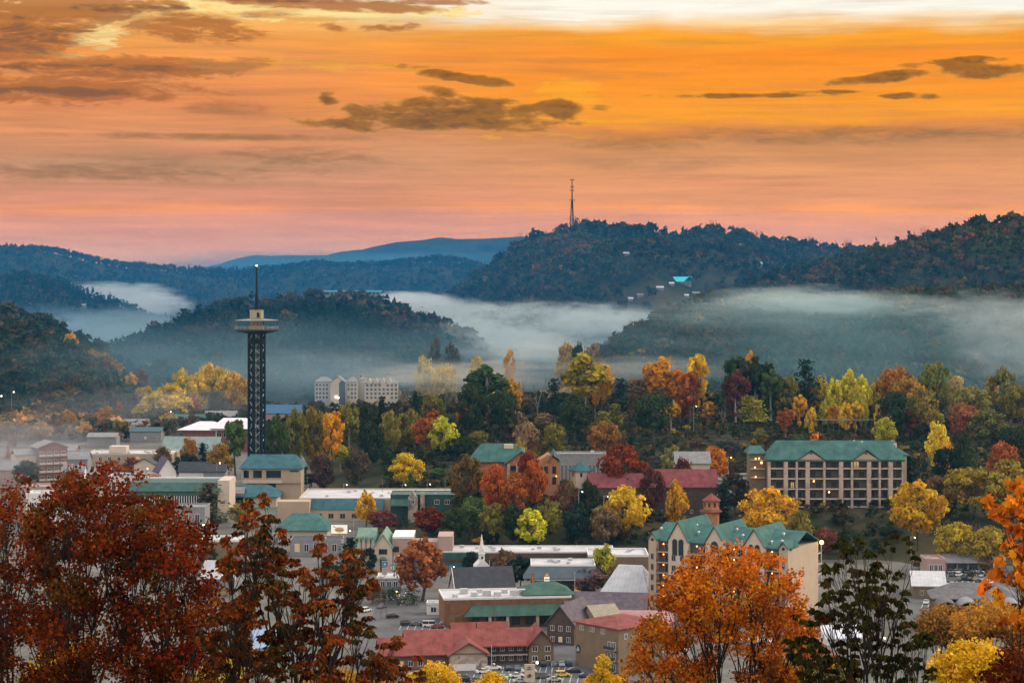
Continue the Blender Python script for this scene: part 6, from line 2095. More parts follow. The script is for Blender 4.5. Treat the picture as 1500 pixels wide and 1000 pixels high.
# ------------------------------------------------------------------ radio mast on the big hill
def radio_mast():
    pc = 838; D = 2990.0
    z0 = gz(X(pc, D), D)
    r = bld('radio_mast', 'tall three-legged radio mast on the summit of the big hill', 'mast', pc, D, z0)
    zt, zm = Z(263, D) - z0, Z(294, D) - z0
    legs = [(-3.4, 0), (3.2, -1.2), (.3, 3.0)]
    for lx, ly in legs:
        MB().tube([(lx, ly, -2), (lx * .30, ly * .30, zm)], [.7, .6], 6).part('leg', STEEL, r)
    b = MB()
    n = 9
    for j in range(n):
        f0, f1 = j / n, (j + 1) / n
        for k in range(3):
            a, c = legs[k], legs[(k + 1) % 3]
            k0, k1 = 1 - .7 * f0, 1 - .7 * f1
            b.tube([(a[0] * k0, a[1] * k0, zm * f0), (c[0] * k1, c[1] * k1, zm * f1)], .12, 3)
    b.part('cross_brace', STEEL, r)
    MB().tube([(0, 0, zm - 1), (0, 0, zt)], [1.05, .6], 8).part('upper_mast', STEEL, r)
    for row, w in ((263.5, 2.4), (273.5, 2.0), (279, 2.4), (293, 3.2)):
        zz = Z(row, D) - z0
        a = MB().tube([(-w, 0, zz), (w, 0, zz)], .28, 4).tube([(0, -w, zz), (0, w, zz)], .28, 4)
        for x, y in ((-w, 0), (w, 0), (0, -w), (0, w)): a.box(x - .45, x + .45, y - .45, y + .45, zz - 1.0, zz + 1.0)
        a.part('antenna_ring', STEEL, r)
    MB().lathe([(1.3, -.4), (1.3, .4)], 12, -3.4, -1.5).part('dish', PSTEEL, r).location = (0, 0, Z(300, D) - z0)


radio_mast()

# ------------------------------------------------------------------ cars
def paint(name, c):
    return surf('car_paint_' + name, c, .25, .04, 1.0, 0.0, .6)


CARCOL = dict(white=(.66, .66, .66), silver=(.36, .37, .38), grey=(.13, .135, .14), black=(.02, .02, .023), red=(.26, .03, .03), blue=(.03, .06, .14), yellow=(.62, .42, .03), mint=(.25, .45, .36), tan=(.3, .25, .18), green=(.25, .5, .15))
CARP = {k: paint(k, c) for k, c in CARCOL.items()}
HEAD = surf('headlight_glass', (.6, .6, .58), .2)
CARM = {}


def car_meshes(kind):
    if kind in CARM: return CARM[kind]
    Lh = dict(car=2.25, suv=2.3, pickup=2.7, van=2.6)[kind]
    low = [(-Lh, .35), (Lh, .35), (Lh, .62), (Lh - .08, .78)]
    if kind == 'car':
        body = low + [(Lh - 1.05, .95), (-Lh + .75, 1.0), (-Lh + .05, .92)]
        cab = [(Lh - 1.15, .94), (Lh - 1.95, 1.42), (-.55, 1.46), (-Lh + .62, .99)]
    elif kind == 'suv':
        body = low + [(Lh - 1.0, 1.05), (-Lh + .05, 1.1)]
        cab = [(Lh - 1.05, 1.04), (Lh - 1.7, 1.72), (-Lh + .35, 1.74), (-Lh + .06, 1.09)]
    elif kind == 'pickup':
        body = low + [(Lh - 1.1, 1.08), (-Lh + .02, 1.1)]
        cab = [(Lh - 1.3, 1.07), (Lh - 2.0, 1.80), (.0, 1.82), (-.5, 1.09)]
    else:
        body = low + [(Lh - .5, 1.1), (-Lh + .02, 1.1)]
        cab = [(Lh - .5, 1.09), (Lh - 1.1, 2.05), (-Lh + .1, 2.1), (-Lh + .02, 1.09)]
    hw = .9
    b = MB()
    b.prism([(x, z) for x, z in body], -hw, hw, 'y')
    # roof skin over the glass
    (x0, z0), (x1, z1), (x2, z2), (x3, z3) = cab
    b.prism([(x1 + .05, z1 - .03), (x1, z1 + .06), (x2, z2 + .06), (x2 - .05, z2 - .03)], -hw + .14, hw - .14, 'y')
    for xx in ((x1 + x0) / 2, (x1 + x2) / 2, (x2 + x3) / 2):
        b.box(xx - .06, xx + .06, -hw + .05, -hw + .10, .95, z1 - .1 if xx == (x1 + x2) / 2 else (z1 + z0) / 2)
    gl = MB()
    v = [(x0, -hw + .06, z0), (x0, hw - .06, z0), (x1, -hw + .2, z1), (x1, hw - .2, z1), (x2, -hw + .2, z2), (x2, hw - .2, z2), (x3, -hw + .06, z3), (x3, hw - .06, z3)]
    gl.add(v, [(0, 1, 3, 2), (2, 3, 5, 4), (4, 5, 7, 6), (0, 2, 4, 6), (1, 7, 5, 3), (0, 6, 7, 1)])
    wh = MB().prism([(.34 * cos(t), .34 * sin(t)) for t in np.linspace(0, 2 * pi, 12, endpoint=False)], -.12, .12, 'y')
    hl = MB().box(-.04, .04, -.18, .18, -.07, .07)
    CARM[kind] = (b, new_mesh('glass', gl.v, gl.f), new_mesh('wheel', wh.v, wh.f), new_mesh('headlight', hl.v, hl.f), Lh)
    CARM[kind][1].materials.append(GLASS); CARM[kind][2].materials.append(TYRE); CARM[kind][3].materials.append(HEAD)
    return CARM[kind]


BODYM = {}


def car(kind, col, px, row, ang, label, group):
    D = CZ * F / (row - HR)
    b, gl, wh, hl, Lh = car_meshes(kind)
    if (kind, col) not in BODYM:
        me = new_mesh('body', b.v, b.f); me.materials.append(CARP[col]); BODYM[kind, col] = me
    r = thing(dict(car='parked_car', suv='parked_suv', pickup='pickup_truck', van='parked_van')[kind], label, 'car' if kind in ('car', 'suv') else ('pickup' if kind == 'pickup' else 'van'), (X(px, D), D, .135), radians(ang), group)
    link('body', BODYM[kind, col], None, r); link('glass', gl, None, r)
    for sx in (-1, 1):
        for sy in (-1, 1):
            w = link('wheel', wh, None, r); w.location = (sx * (Lh - .85), sy * .82, .34)
        h = link('headlight', hl, None, r); h.location = (Lh + .02, sx * .62, .66)
    return r


LOT = 'cars parked in the motel car park'
for a in [
    ('pickup', 'white', 722, 981, 8, 'white pickup truck beside the stone gable of the motel'), ('car', 'white', 708, 986, 20, 'white car nose to tail with the white pickup truck'),
    ('car', 'black', 744, 981, 95, 'black car right of the white pickup truck'), ('car', 'grey', 757, 981, 95, 'grey car under the motel gallery'),
    ('suv', 'black', 682, 998, 10, 'black car at the bottom edge between two yellow treetops'), ('car', 'grey', 699, 999, 10, 'grey car at the bottom edge left of the small yellow treetop'),
    ('car', 'green', 733, 995, 160, 'lime green and white car behind the small yellow treetop'), ('car', 'white', 757, 992, 15, 'white car left of the tall motel sign'),
    ('car', 'silver', 762, 1000, 15, 'silver car at the bottom edge, left of the motel sign'), ('suv', 'grey', 795, 993, 12, 'grey car right of the motel sign'), ('car', 'silver', 812, 998, 12, 'silver car at the bottom edge right of the motel sign'),
    ('suv', 'yellow', 824, 991, 10, 'bright yellow car in the motel car park'), ('car', 'blue', 858, 992, 5, 'dark blue car against the brown motel block'), ('car', 'black', 840, 985, 5, 'black car behind the bright yellow one'),
    ('suv', 'black', 795, 975, 95, 'black car before the motel gable wall'), ('car', 'grey', 810, 975, 95, 'dark grey car at the corner of the motel gable wall'), ('car', 'silver', 822, 975, 95, 'silver car between motel and brown block'), ('suv', 'blue', 833, 974, 95, 'dark blue car between motel and brown block'),
    ('car', 'white', 775, 985, 12, 'white car directly behind the motel sign'),
]:
    car(*a, LOT)
LOT2 = 'cars parked by the long shed on the right'
cols = ['white', 'silver', 'white', 'grey', 'silver', 'black', 'white', 'grey', 'tan']
words_ = {'white': 'white', 'silver': 'silver', 'grey': 'grey', 'black': 'black', 'tan': 'tan'}
gc = random.Random(5)
for rowi, (row, p0, n, where) in enumerate(((838, 1391, 7, 'back row under the shed eave'), (843, 1396, 7, 'second row before the shed'), (849, 1404, 6, 'third row before the shed'), (855, 1424, 4, 'front row before the shed'))):
    seen = {}
    for i in range(n):
        c = gc.choice(cols)
        if gc.random() < .08: continue
        car(gc.choice(['car', 'suv', 'car']), c, p0 + i * 8.4 + gc.random() * 1.5, row + gc.random(), 60 + gc.random() * 6, '%s car in the %s of the right-hand car park' % (c, where), LOT2)
for a in [
    ('car', 'grey', 1386, 855, 20, 'grey car in the lane left of the packed rows'), ('car', 'white', 1396, 858, 15, 'white car in the lane left of the packed rows'),
    ('car', 'silver', 1391, 866, 160, 'silver car beyond the red car'), ('suv', 'white', 1407, 866, 165, 'white car right of the silver one near the barn'), ('suv', 'red', 1381, 871, 15, 'dark red car beside the grey barn'),
    ('car', 'white', 1356, 874, 70, 'white car before the grey barn, upper one'), ('car', 'white', 1357, 884, 70, 'white car before the grey barn, lower one'), ('car', 'white', 1390, 879, 165, 'white car next to the mint green one'), ('car', 'mint', 1378, 882, 40, 'mint green car below the dark red one'),
    ('van', 'white', 1428, 876, 178, 'long white van above the scalloped roofs'), ('van', 'silver', 1447, 878, 178, 'silver van right of the long white one'), ('van', 'white', 1462, 876, 178, 'white van farthest right above the scalloped roofs'),
]:
    car(*a, LOT2)
TOWNC = 'cars standing about the town'
for a in [
    ('suv', 'white', 536, 896, 60, 'white car in the street left of the dark clipped bush'), ('van', 'white', 630, 918, 5, 'white van left of the brown restaurant'), ('car', 'grey', 610, 916, 5, 'grey car in the restaurant car park'), ('car', 'silver', 655, 914, 10, 'silver car beside the restaurant wall'),
    ('car', 'white', 552, 858, 70, 'white car by the small white corner house'), ('suv', 'black', 575, 905, 20, 'black car at the street corner'),
    ('car', 'white', 250, 632, 5, 'white car in the far street before the yellow grove'), ('car', 'silver', 228, 634, 5, 'silver car in the far street before the yellow grove'), ('van', 'white', 206, 634, 5, 'white van in the far street before the yellow grove'), ('car', 'white', 150, 640, 5, 'white car in the far street at the left'), ('car', 'grey', 110, 641, 5, 'grey car in the far street at the left'),
    ('suv', 'white', 1440, 652, 10, 'white car on the rise near the rusty pink tree'),
]:
    car(*a, TOWNC)
for px, dz in ((1432, 0), (1446, 0)): pass

# ------------------------------------------------------------------ street lamps, poles and wires
def street_lamp(px, row, D, label, mat=LAMP_W, r_=.32, arm=1.6, zg=None):
    x = X(px, D)
    zg = gz(x, D) if zg is None else zg
    h = max(3.0, Z(row, D) - zg)
    o = thing('street_lamp', label, 'lamp', (x - arm, D, zg), 0, 'street lamps alight in the town')
    MB().tube([(0, 0, -.3), (0, 0, h + .4)], [.12, .07], 6).part('pole', METAL, o)
    MB().tube([(0, 0, h + .3), (arm, 0, h + .4)], .05, 4).part('arm', METAL, o)
    b = MB().ball((arm, 0, h), r_ * .78); b.part('lamp_head', mat, o)
    return o


for a in [
    (298, 769, 850, 'lit lamp above the tan flat shop right of the red maple', LAMP_W, .50), (513, 777, 885, 'white lamp just right of the lit cup sign', LAMP_W, .34), (528, 776, 930, 'white lamp beside the trunk of the small golden tree', LAMP_W, .36), (787, 970, 590, 'bright round white lamp over the tall motel sign', LAMP_W, .46),
    (1340, 787, 840, 'white lamp at the left of the mustard trees', LAMP_Y, .36), (1418, 783, 835, 'warm lamp in front of the mustard trees by the car park', LAMP_Y, .55), (1286, 823, 760, 'amber lamp behind the drooping dark tree', LAMP_O, .6), (1296, 934, 640, 'warm lamp beside the white marquee roof', LAMP_Y, .4),
    (584, 813, 770, 'small lamp glowing left of the big orange-brown tree', LAMP_W, .26), (581, 871, 745, 'yellow lamp at the small white corner house', LAMP_Y, .36), (853, 720, 890, 'white lamp on the dark knoll below the teal pavilion', LAMP_W, .3), (890, 727, 880, 'small white lamp at the right foot of the knoll', LAMP_W, .24),
    (2, 580, 1590, 'bluish white lamp at the left edge of the dark hillside, lower one', LAMP_W, .7), (20, 574, 1600, 'bluish white lamp at the left edge of the dark hillside, upper one', LAMP_W, .55), (1020, 595, 1250, 'amber lamp among the stems of the wooded band', LAMP_O, .5), (1287, 593, 1270, 'white lamp at the right end of the yellow row', LAMP_W, .4),
    (250, 603, 1580, 'white lamp under the yellow grove', LAMP_W, .5), (338, 602, 1570, 'white lamp left of the tower under the golden trees', LAMP_W, .55), (322, 678, 1110, 'warm lamp left of the tower block', LAMP_Y, .45), (216, 686, 1090, 'pinkish white lamp beside the orange kiosk', LAMP_W, .35),
    (665, 830, 780, 'small lamp over the white roof row', LAMP_W, .22), (1071, 670, 1040, 'amber lamp left of the balcony hotel', LAMP_O, .5), (594, 710, 1060, 'white lamp behind the flat roof of the long hall', LAMP_W, .3), (508, 710, 1060, 'white lamp on the far side of the long hall', LAMP_W, .32), (630, 709, 1060, 'white lamp behind the right end of the long hall', LAMP_W, .3),
]:
    street_lamp(*a)


def pole(px, rtop, rbase, label, r_=.14, cross=True, mat=None):
    D = CZ * F / (rbase - HR)
    o = thing('utility_pole', label, 'pole', (X(px, D), D, 0), 0, 'utility poles along the streets')
    h = Z(rtop, D)
    MB().tube([(0, 0, -.5), (0, 0, h)], [r_, r_ * .7], 6).part('post', mat or WOOD, o)
    if cross:
        MB().box(-1.2, 1.2, -.08, .08, h - .9, h - .7).part('crossarm', WOOD, o)
    return (X(px, D), D, h - .7)


tops = [pole(558, 842, 906, 'utility pole at the street corner, left one of the pair', .13), pole(566, 846, 904, 'utility pole at the street corner, right one of the pair', .13), pole(664, 898, 945, 'thin pole in the restaurant car park'), pole(725, 876, 936, 'pole in front of the green awning of the restaurant'),
        pole(842, 838, 884, 'pale pole right of the grey mansard shop', .13, True, METAL), pole(720, 944, 990, 'pole standing in the motel car park', .12, False, METAL), pole(808, 972, 1000, 'low lamp-less pole right of the motel sign', .1, True, METAL)]
p2 = [pole(450, 697, 748, 'utility pole behind the tower block'), pole(560, 700, 750, 'utility pole behind the long hall'), pole(652, 697, 752, 'utility pole behind the right end of the long hall'), pole(518, 757, 790, 'thin mast left of the small golden tree', .1, False, METAL)]
def wire(a, b, label, sag=1.2):
    pts = [(a[0] + (b[0] - a[0]) * t, a[1] + (b[1] - a[1]) * t, a[2] + (b[2] - a[2]) * t - sag * 4 * t * (1 - t)) for t in np.linspace(0, 1, 12)]
    o = link('overhead_wire', None)
    MBx = MB().tube(pts, .045, 4)
    bpy.data.objects.remove(o)
    o = MBx.part('overhead_wire', RAIL)
    tag(o, label, 'wire', 'overhead wires')
wire(tops[0], tops[2], 'wire from the street corner pole to the restaurant car park'); wire(tops[2], tops[3], 'wire across the front of the brown restaurant'); wire(tops[3], tops[4], 'wire from the restaurant to the grey mansard shop')
wire(p2[0], p2[1], 'wire behind the left half of the long hall'); wire(p2[1], p2[2], 'wire behind the right half of the long hall')

# ------------------------------------------------------------------ signs
def signboard(name, label, px0, px1, r0, r1, D, mat, edge=RAIL, post=1):
    pc = (px0 + px1) / 2
    o = bld(name, label, 'sign', pc, D, gz(X(pc, D), D))
    p = PX(pc, D, o.location.z)
    x0, x1, z0, z1 = p.x(px0), p.x(px1), p.z(r1), p.z(r0)
    MB().box(x0, x1, -.2, .2, z0, z1).part('panel', mat, o)
    t = .16
    MB().box(x0 - t, x1 + t, -.26, .26, z1, z1 + t).box(x0 - t, x1 + t, -.26, .26, z0 - t, z0).box(x0 - t, x0, -.26, .26, z0, z1).box(x1, x1 + t, -.26, .26, z0, z1).part('frame', edge, o)
    for k in range(post):
        xx = (x0 + x1) / 2 if post == 1 else (x0 + .6 + (x1 - x0 - 1.2) * k)
        MB().tube([(xx, 0, -1), (xx, 0, z0 - t)], .18, 6).part('post', edge, o)
    return o, x0, x1, z0, z1


LITW = emit('lit_sign_face', (1.0, .88, .74), 1.0)
o, x0, x1, z0, z1 = signboard('cup_sign', 'lit white sign with a yellow cup picture and a dark spoon', 485, 509, 768, 781, 882, LITW)
cx, cz_, w, h = (x0 + x1) / 2 + .1, z0 + 1.7, (x1 - x0) * .29, 1.0
YC = surf('sign_yellow', (.75, .42, .05), .6)
BR = surf('sign_brown', (.10, .055, .02), .6)
MB().prism([(cx - w, cz_ + h * .4)] + [(cx + w * cos(t), cz_ + h * 1.2 * sin(t)) for t in np.linspace(pi, 2 * pi, 12)] + [(cx + w, cz_ + h * .4)], -.25, -.205, 'y').part('cup_mark', YC, o)
MB().prism([(cx - w * .9, cz_ + h * .55), (cx + w * .95, cz_ + h * .6), (cx + w * .5, cz_ + h * .95), (cx - w * .5, cz_ + h * .95)], -.25, -.205, 'y').part('lid_mark', BR, o)
MB().prism([(cx - w * .7, cz_ + h * .95), (cx - w * 1.35, cz_ + h * 1.6), (cx - w * 1.45, cz_ + h * 1.45), (cx - w * .8, cz_ + h * .75)], -.25, -.206, 'y').part('spoon_mark', BR, o)
lt = MB()
for i in range(5): lt.box(cx - w * .8 + i * w * .34, cx - w * .8 + i * w * .34 + w * .2, -.28, -.251, cz_ - h * .35, cz_ + h * (.1 + .12 * (i % 2)))
lt.part('lettering', BR, o)

o, x0, x1, z0, z1 = signboard('motel_sign', 'tall cream motel sign with two dark picture marks in the car park', 769, 783, 973, 997, 592, surf('cream_sign', (.50, .44, .33), .7), CREAM, 2)
lt = MB()
for zz, n in ((.80, 5), (.68, 6), (.30, 6), (.22, 5)):
    for i in range(n):
        xa = x0 + (x1 - x0) * (.2 + .6 * i / n)
        lt.box(xa, xa + (x1 - x0) * .6 / n * .7, -.24, -.205, z0 + (z1 - z0) * zz, z0 + (z1 - z0) * (zz + .06 + .03 * (i % 3)))
lt.prism([(x0 + .9, z0 + .35 * (z1 - z0)), (x1 - .9, z0 + .35 * (z1 - z0)), ((x0 + x1) / 2, z0 + .5 * (z1 - z0))], -.24, -.206, 'y')
lt.part('lettering', BR, o)

o, x0, x1, z0, z1 = signboard('shop_sign', 'lit cream shop sign under the blue-grey mansard', 797, 805, 844, 851, 746, LITW, BR)
lt = MB()
for i in range(4): lt.box(x0 + .3 + i * .45, x0 + .6 + i * .45, -.24, -.205, z0 + .5, z0 + 1.0)
lt.part('lettering', BR, o)
MB().prism([(x0 + .2, z1 + .17), (x1 - .2, z1 + .17), (x1 - .7, z1 + 1.0), (x0 + .7, z1 + 1.0)], -.2, .2, 'y').part('topper', YC, o)
o, *_ = signboard('banner', 'tall orange banner left of the lit cream shop sign', 779, 782, 840, 855, 742, surf('banner_orange', (.5, .13, .02), .7), BR)
o, x0, x1, z0, z1 = signboard('blue_sign', 'square blue street sign above the pinkish one', 560, 568, 822, 829, 770, surf('sign_blue', (.06, .16, .30), .5), PSTEEL)
MB().prism([(x0 + .5, z0 + .5), (x1 - .5, z0 + .5), (x1 - .9, z1 - .5), (x0 + .8, z1 - .6)], -.25, -.205, 'y').part('picture', surf('sign_pale_blue', (.40, .52, .62), .5), o)
o, x0, x1, z0, z1 = signboard('pink_sign', 'pinkish white lettered sign hanging below the blue one', 560, 566.5, 831.5, 841, 769, surf('sign_pink', (.50, .38, .40), .6), PSTEEL)
lt = MB()
for j in range(3):
    for i in range(3): lt.box(x0 + .2 + i * .5, x0 + .5 + i * .5, -.24, -.205, z0 + .3 + j * .75, z0 + .7 + j * .75)
lt.part('lettering', surf('sign_maroon', (.25, .10, .13), .6), o)
o, x0, x1, z0, z1 = signboard('number_sign', 'white and green sign with a big black 3', 572, 583, 827.5, 834.5, 768, WHITE, TRIM)
MB().box(x0 + (x1 - x0) * .48, x1 - .02, -.24, -.205, z0 + .02, z1 - .02).part('green_field', surf('sign_green', (.10, .34, .18), .5), o)
fc = bpy.data.curves.new('digit', 'FONT'); fc.body = '3'; fc.size = 2.2; fc.extrude = .02; fc.materials.append(surf('sign_black', (.01, .01, .01), .5))
fq = bpy.data.objects.new('digit', fc); COL.objects.link(fq)
dm = bpy.data.meshes.new_from_object(fq.evaluated_get(bpy.context.evaluated_depsgraph_get()))
bpy.data.objects.remove(fq)
fo = link('digit', dm, None, o); fo.location = (x0 + .1, -.23, z0 + .12); fo.rotation_euler = (pi / 2, 0, 0)
o, x0, x1, z0, z1 = signboard('tall_blue_sign', 'upright blue sign left of the big orange-brown tree', 577, 584, 816, 826, 772, surf('sign_blue', (.05, .15, .32), .5), PSTEEL)
MB().box(x0 + .5, x1 - .4, -.24, -.205, z0 + .4, z1 - 1.0).part('picture', surf('sign_pale_blue', (.40, .50, .66), .5), o)

# guard rail on the rise, quarry ledges, and the retaining wall below the balcony hotel
def guard_rail():
    D = 1235; pc = 1245
    z0 = gz(X(pc, D), D)
    o = bld('guard_rail', 'long pale guard rail along the road under the row of yellow trees', 'guard rail', pc, D, z0)
    p = PX(pc, D, z0)
    zz = p.z(614.5)
    b = MB().box(p.x(1195), p.x(1290), -.1, .1, zz - .3, zz + .25); b.part('rail', GREYW, o)
    b = MB()
    for i in range(12): b.box(p.x(1197 + i * 8) - .1, p.x(1197 + i * 8) + .1, .11, .3, -3, zz + .5)
    b.part('post_row', WOOD, o)
guard_rail()
def quarry():
    b = MB()
    g = random.Random(3)
    for i in range(7):
        for k in range(10):
            px = 1052 + k * 9 + g.random() * 3
            D = 1052 + i * 7 + g.random() * 3
            z = gz(X(1090, D), D) + i * .9 - 1
            w = 2.6 + g.random() * 1.6
            x = X(px, D)
            b.add([(x - w, D, z - 4), (x + w, D + g.random() * 2, z - 4), (x + w, D + 8, z - 4), (x - w, D + 8, z - 4), (x - w * .96, D + .4, z + g.random() * 1.4), (x + w * .96, D + .8, z + g.random() * 1.4), (x + w, D + 8, z + 1), (x - w, D + 8, z + 1)],
                  [(3, 2, 1, 0), (0, 1, 5, 4), (1, 2, 6, 5), (2, 3, 7, 6), (3, 0, 4, 7), (4, 5, 6, 7)])
    o = b.part('rock_ledge', surf('grey_ledge_rock', (.17, .165, .155), .95, .3, .5))
    tag(o, 'stepped grey rock ledges left of the balcony hotel', kind='structure')
quarry()


# painted bays and a centre line: sheets a few millimetres over the asphalt
def ground_pt(px, row):
    D = CZ * F / (row - HR)
    return X(px, D), D


def stripes(label, lines, lift, w=.14):
    b = MB()
    for (p0, r0, p1, r1) in lines:
        a, c = ground_pt(p0, r0), ground_pt(p1, r1)
        dx_, dy_ = c[0] - a[0], c[1] - a[1]
        n = hypot(dx_, dy_); ox, oy = -dy_ / n * w / 2, dx_ / n * w / 2
        b.add([(a[0] - ox, a[1] - oy, lift), (c[0] - ox, c[1] - oy, lift), (c[0] + ox, c[1] + oy, lift), (a[0] + ox, a[1] + oy, lift)], [(0, 1, 2, 3)])
    o = b.part('road_markings', PAINT)
    tag(o, label, kind='structure')


stripes('white bay lines in the motel car park', [(680 + i * 11, 1000, 684 + i * 11, 987) for i in range(17)] + [(736 + i * 9, 985, 738 + i * 9, 977) for i in range(11)], .134)
stripes('white bay lines in the restaurant car park', [(585 + i * 11, 922, 590 + i * 11, 911) for i in range(9)], .138)
stripes('white bay lines in the right-hand car park', [(1388 + i * 8.4, 845, 1390 + i * 8.4, 836) for i in range(8)] + [(1400 + i * 8.4, 857, 1403 + i * 8.4, 847) for i in range(7)] + [(1350 + i * 9, 890, 1354 + i * 9, 878) for i in range(6)], .126)
stripes('broken centre line of the street at the lower left of the town', [(548 + i * 5.5, 985 - i * 14, 551 + i * 5.5, 978 - i * 14) for i in range(9)], .126, .2)
gk = random.Random(12)
for i, (px, row, c, w_) in enumerate([(596, 916, 'black', 'first'), (641, 920, 'red', 'last'), (530, 930, 'silver', 'street'), (560, 890, 'grey', 'corner'), (545, 872, 'blue', 'kerb')]):
    car('car' if i % 2 else 'suv', c, px, row, 65 if i > 1 else 8, {'first': 'black car leftmost in the restaurant car park', 'last': 'red car next to the white van by the brown restaurant', 'street': 'silver car in the street right of the rust-brown tree', 'corner': 'grey car at the street corner above the black one', 'kerb': 'dark blue car at the kerb below the white corner house'}[w_], TOWNC)
# ------------------------------------------------------------------ trees close to the overlook, leaf by leaf
FG_LEAF = leafmat('near_leaves', objcol=False, trans=0.38)
TWIG = surf('dark_twig_bark', (0.016, 0.012, 0.010), 0.9, 0.3, 8.0)


def kmeans(P, k, g, it=7):
    k = max(1, min(k, len(P)))
    C = P[g.choice(len(P), k, replace=False)].copy()
    for _ in range(it):
        d = ((P[:, None, :] - C[None]) ** 2).sum(-1)
        lab = d.argmin(1)
        for j in range(k):
            if (lab == j).any(): C[j] = P[lab == j].mean(0)
    return C, lab


def near_tree(name, label, D, depth, blobs, stems, nclump, nleaf, lsize, crad, palette, seed, shape='leaf', droop=0.0, shell=0.3, r0=0.055, nl=(7, 4), cat='tree', bark=None):
    """blobs: (column, row, half width, half height) in photo pixels at distance D; stems: columns where stems leave the ground.
    Clumps of leaves fill the blobs; limbs and twigs are grown from the stems to every clump."""
    g = np.random.default_rng(seed)
    s = sz(D)
    w = np.array([b[2] * b[3] for b in blobs], float); w /= w.sum()
    k = g.choice(len(blobs), nclump, p=w)
    B = np.array(blobs, float)[k]
    e = g.normal(size=(nclump, 3)); e /= np.linalg.norm(e, axis=1)[:, None]
    r = (shell + (1 - shell) * g.random(nclump)) ** (0.5)
    Dd = D + e[:, 1] * r * depth
    C = np.stack([(B[:, 0] + e[:, 0] * r * B[:, 2] - 750) * s, Dd, CZ + (HR - (B[:, 1] - e[:, 2] * r * B[:, 3])) * s], -1)
    # skeleton
    V = []; Fc = []
    bases = []
    for px in stems:
        x = (px - 750) * s
        y = D + (g.random() - .5) * depth * .5
        bases.append(np.array([x, y, gz(x, y) - .2]))
    bases = np.array(bases)
    L1, lab1 = kmeans(C, nl[0] * len(stems), g)
    lo = C[:, 2].min()
    for j in range(len(L1)):
        P1 = C[lab1 == j]
        if len(P1) == 0: continue
        b = bases[np.abs(bases[:, 0] - L1[j, 0]).argmin()]
        n1 = L1[j] * .62 + np.array([b[0], b[1], lo]) * .38
        n1[2] = max(b[2] + .3, L1[j, 2] - .32 * (L1[j, 2] - b[2]))
        knee = b * .55 + n1 * .45 + np.array([(n1[0] - b[0]) * -.16, 0, (n1[2] - b[2]) * .06])
        tube_pts([b, knee, n1], [r0, r0 * .74, r0 * .5], 6, V, Fc)
        L2, lab2 = kmeans(P1, nl[1], g)
        for q in range(len(L2)):
            P2 = P1[lab2 == q]
            if len(P2) == 0: continue
            n2 = L2[q] * .72 + n1 * .28
            n2[2] = n2[2] - .08 * abs(L2[q, 2] - n1[2])
            m = (n1 + n2) / 2 + g.normal(size=3) * .05 * np.linalg.norm(n2 - n1)
            tube_pts([n1, m, n2], [r0 * .48, r0 * .38, r0 * .27], 5, V, Fc)
            for c in P2:
                m2 = (n2 + c) / 2 + g.normal(size=3) * .07 * np.linalg.norm(c - n2) + np.array([0, 0, .03])
                tube_pts([n2, m2, c], [r0 * .22, r0 * .15, r0 * .07], 3, V, Fc)
    # leaves
    pw = np.array([p[0] for p in palette], float); pw /= pw.sum()
    pc = np.array([p[1] for p in palette])
    n = nclump * nleaf
    ck = np.repeat(np.arange(nclump), nleaf)
    # neighbouring clumps share a colour
    L3, lab3 = kmeans(C, max(6, nclump // 9), g, 4)
    gcol = g.choice(len(pc), len(L3), p=pw)
    ci = np.where(g.random(n) < .5, gcol[lab3[ck]], g.choice(len(pc), n, p=pw))
    col = pc[ci] * (0.65 + 0.7 * g.random(n))[:, None] * (0.75 + .5 * g.random(nclump))[ck][:, None]
    d = g.normal(size=(n, 3)); d /= np.linalg.norm(d, axis=1)[:, None]
    rad = crad * g.random(n) ** .5
    P = C[ck] + d * rad[:, None] * np.array([1, 1, .8])
    if shape == 'frond':     # leaflets hang outwards and down from the end of the twig
        ax = d * np.array([1, 1, .25]) + np.array([0, 0, -droop])
        P = C[ck] + d * (rad * .5)[:, None] * np.array([1, 1, .4])
    else:
        ax = g.normal(size=(n, 3)) + np.array([0, 0, -droop]) + d * .5
    ax /= np.linalg.norm(ax, axis=1)[:, None]
    sd = np.cross(ax, g.normal(size=(n, 3))); sd /= np.linalg.norm(sd, axis=1)[:, None]
    nr = np.cross(ax, sd)
    ls = (lsize * (0.6 + 0.75 * g.random(n)))[:, None]
    if shape == 'maple':
        prof = [(0, -.5), (.32, -.42), (.55, -.05), (.30, .02), (.36, .34), (.12, .24), (0, .62), (-.12, .24), (-.36, .34), (-.30, .02), (-.55, -.05), (-.32, -.42)]
        vs_ = [P + sd * ls * a * 1.15 + ax * ls * b_ * 1.1 + nr * ls * (abs(a) * .3) for a, b_ in prof]
        LV = np.stack(vs_, 1).reshape(-1, 3); k_ = len(prof)
    else:
        wd = .30 if shape == 'frond' else .44
        a = P - ax * ls * .5; t = P + ax * ls * .55
        l = P + sd * ls * wd + nr * ls * .14; rr = P - sd * ls * wd + nr * ls * .14
        LV = np.stack([a, l, t, a, t, rr], 1).reshape(-1, 3); k_ = 3
        col = np.repeat(col, 2, 0)
    me = np_mesh('crown', LV, k_, np.repeat(col, k_, 0))
    root = thing(name, label, cat, (float(bases[:, 0].mean()), D, float(bases[:, 2].min())))
    me.materials.append(FG_LEAF)
    off = np.array(root.location)
    o = link('crown', me, None, root); o.location = tuple(-off)
    tm = new_mesh('trunk', V, Fc); tm.materials.append(bark or TWIG)
    t = link('trunk', tm, None, root); t.location = tuple(-off)
    return root


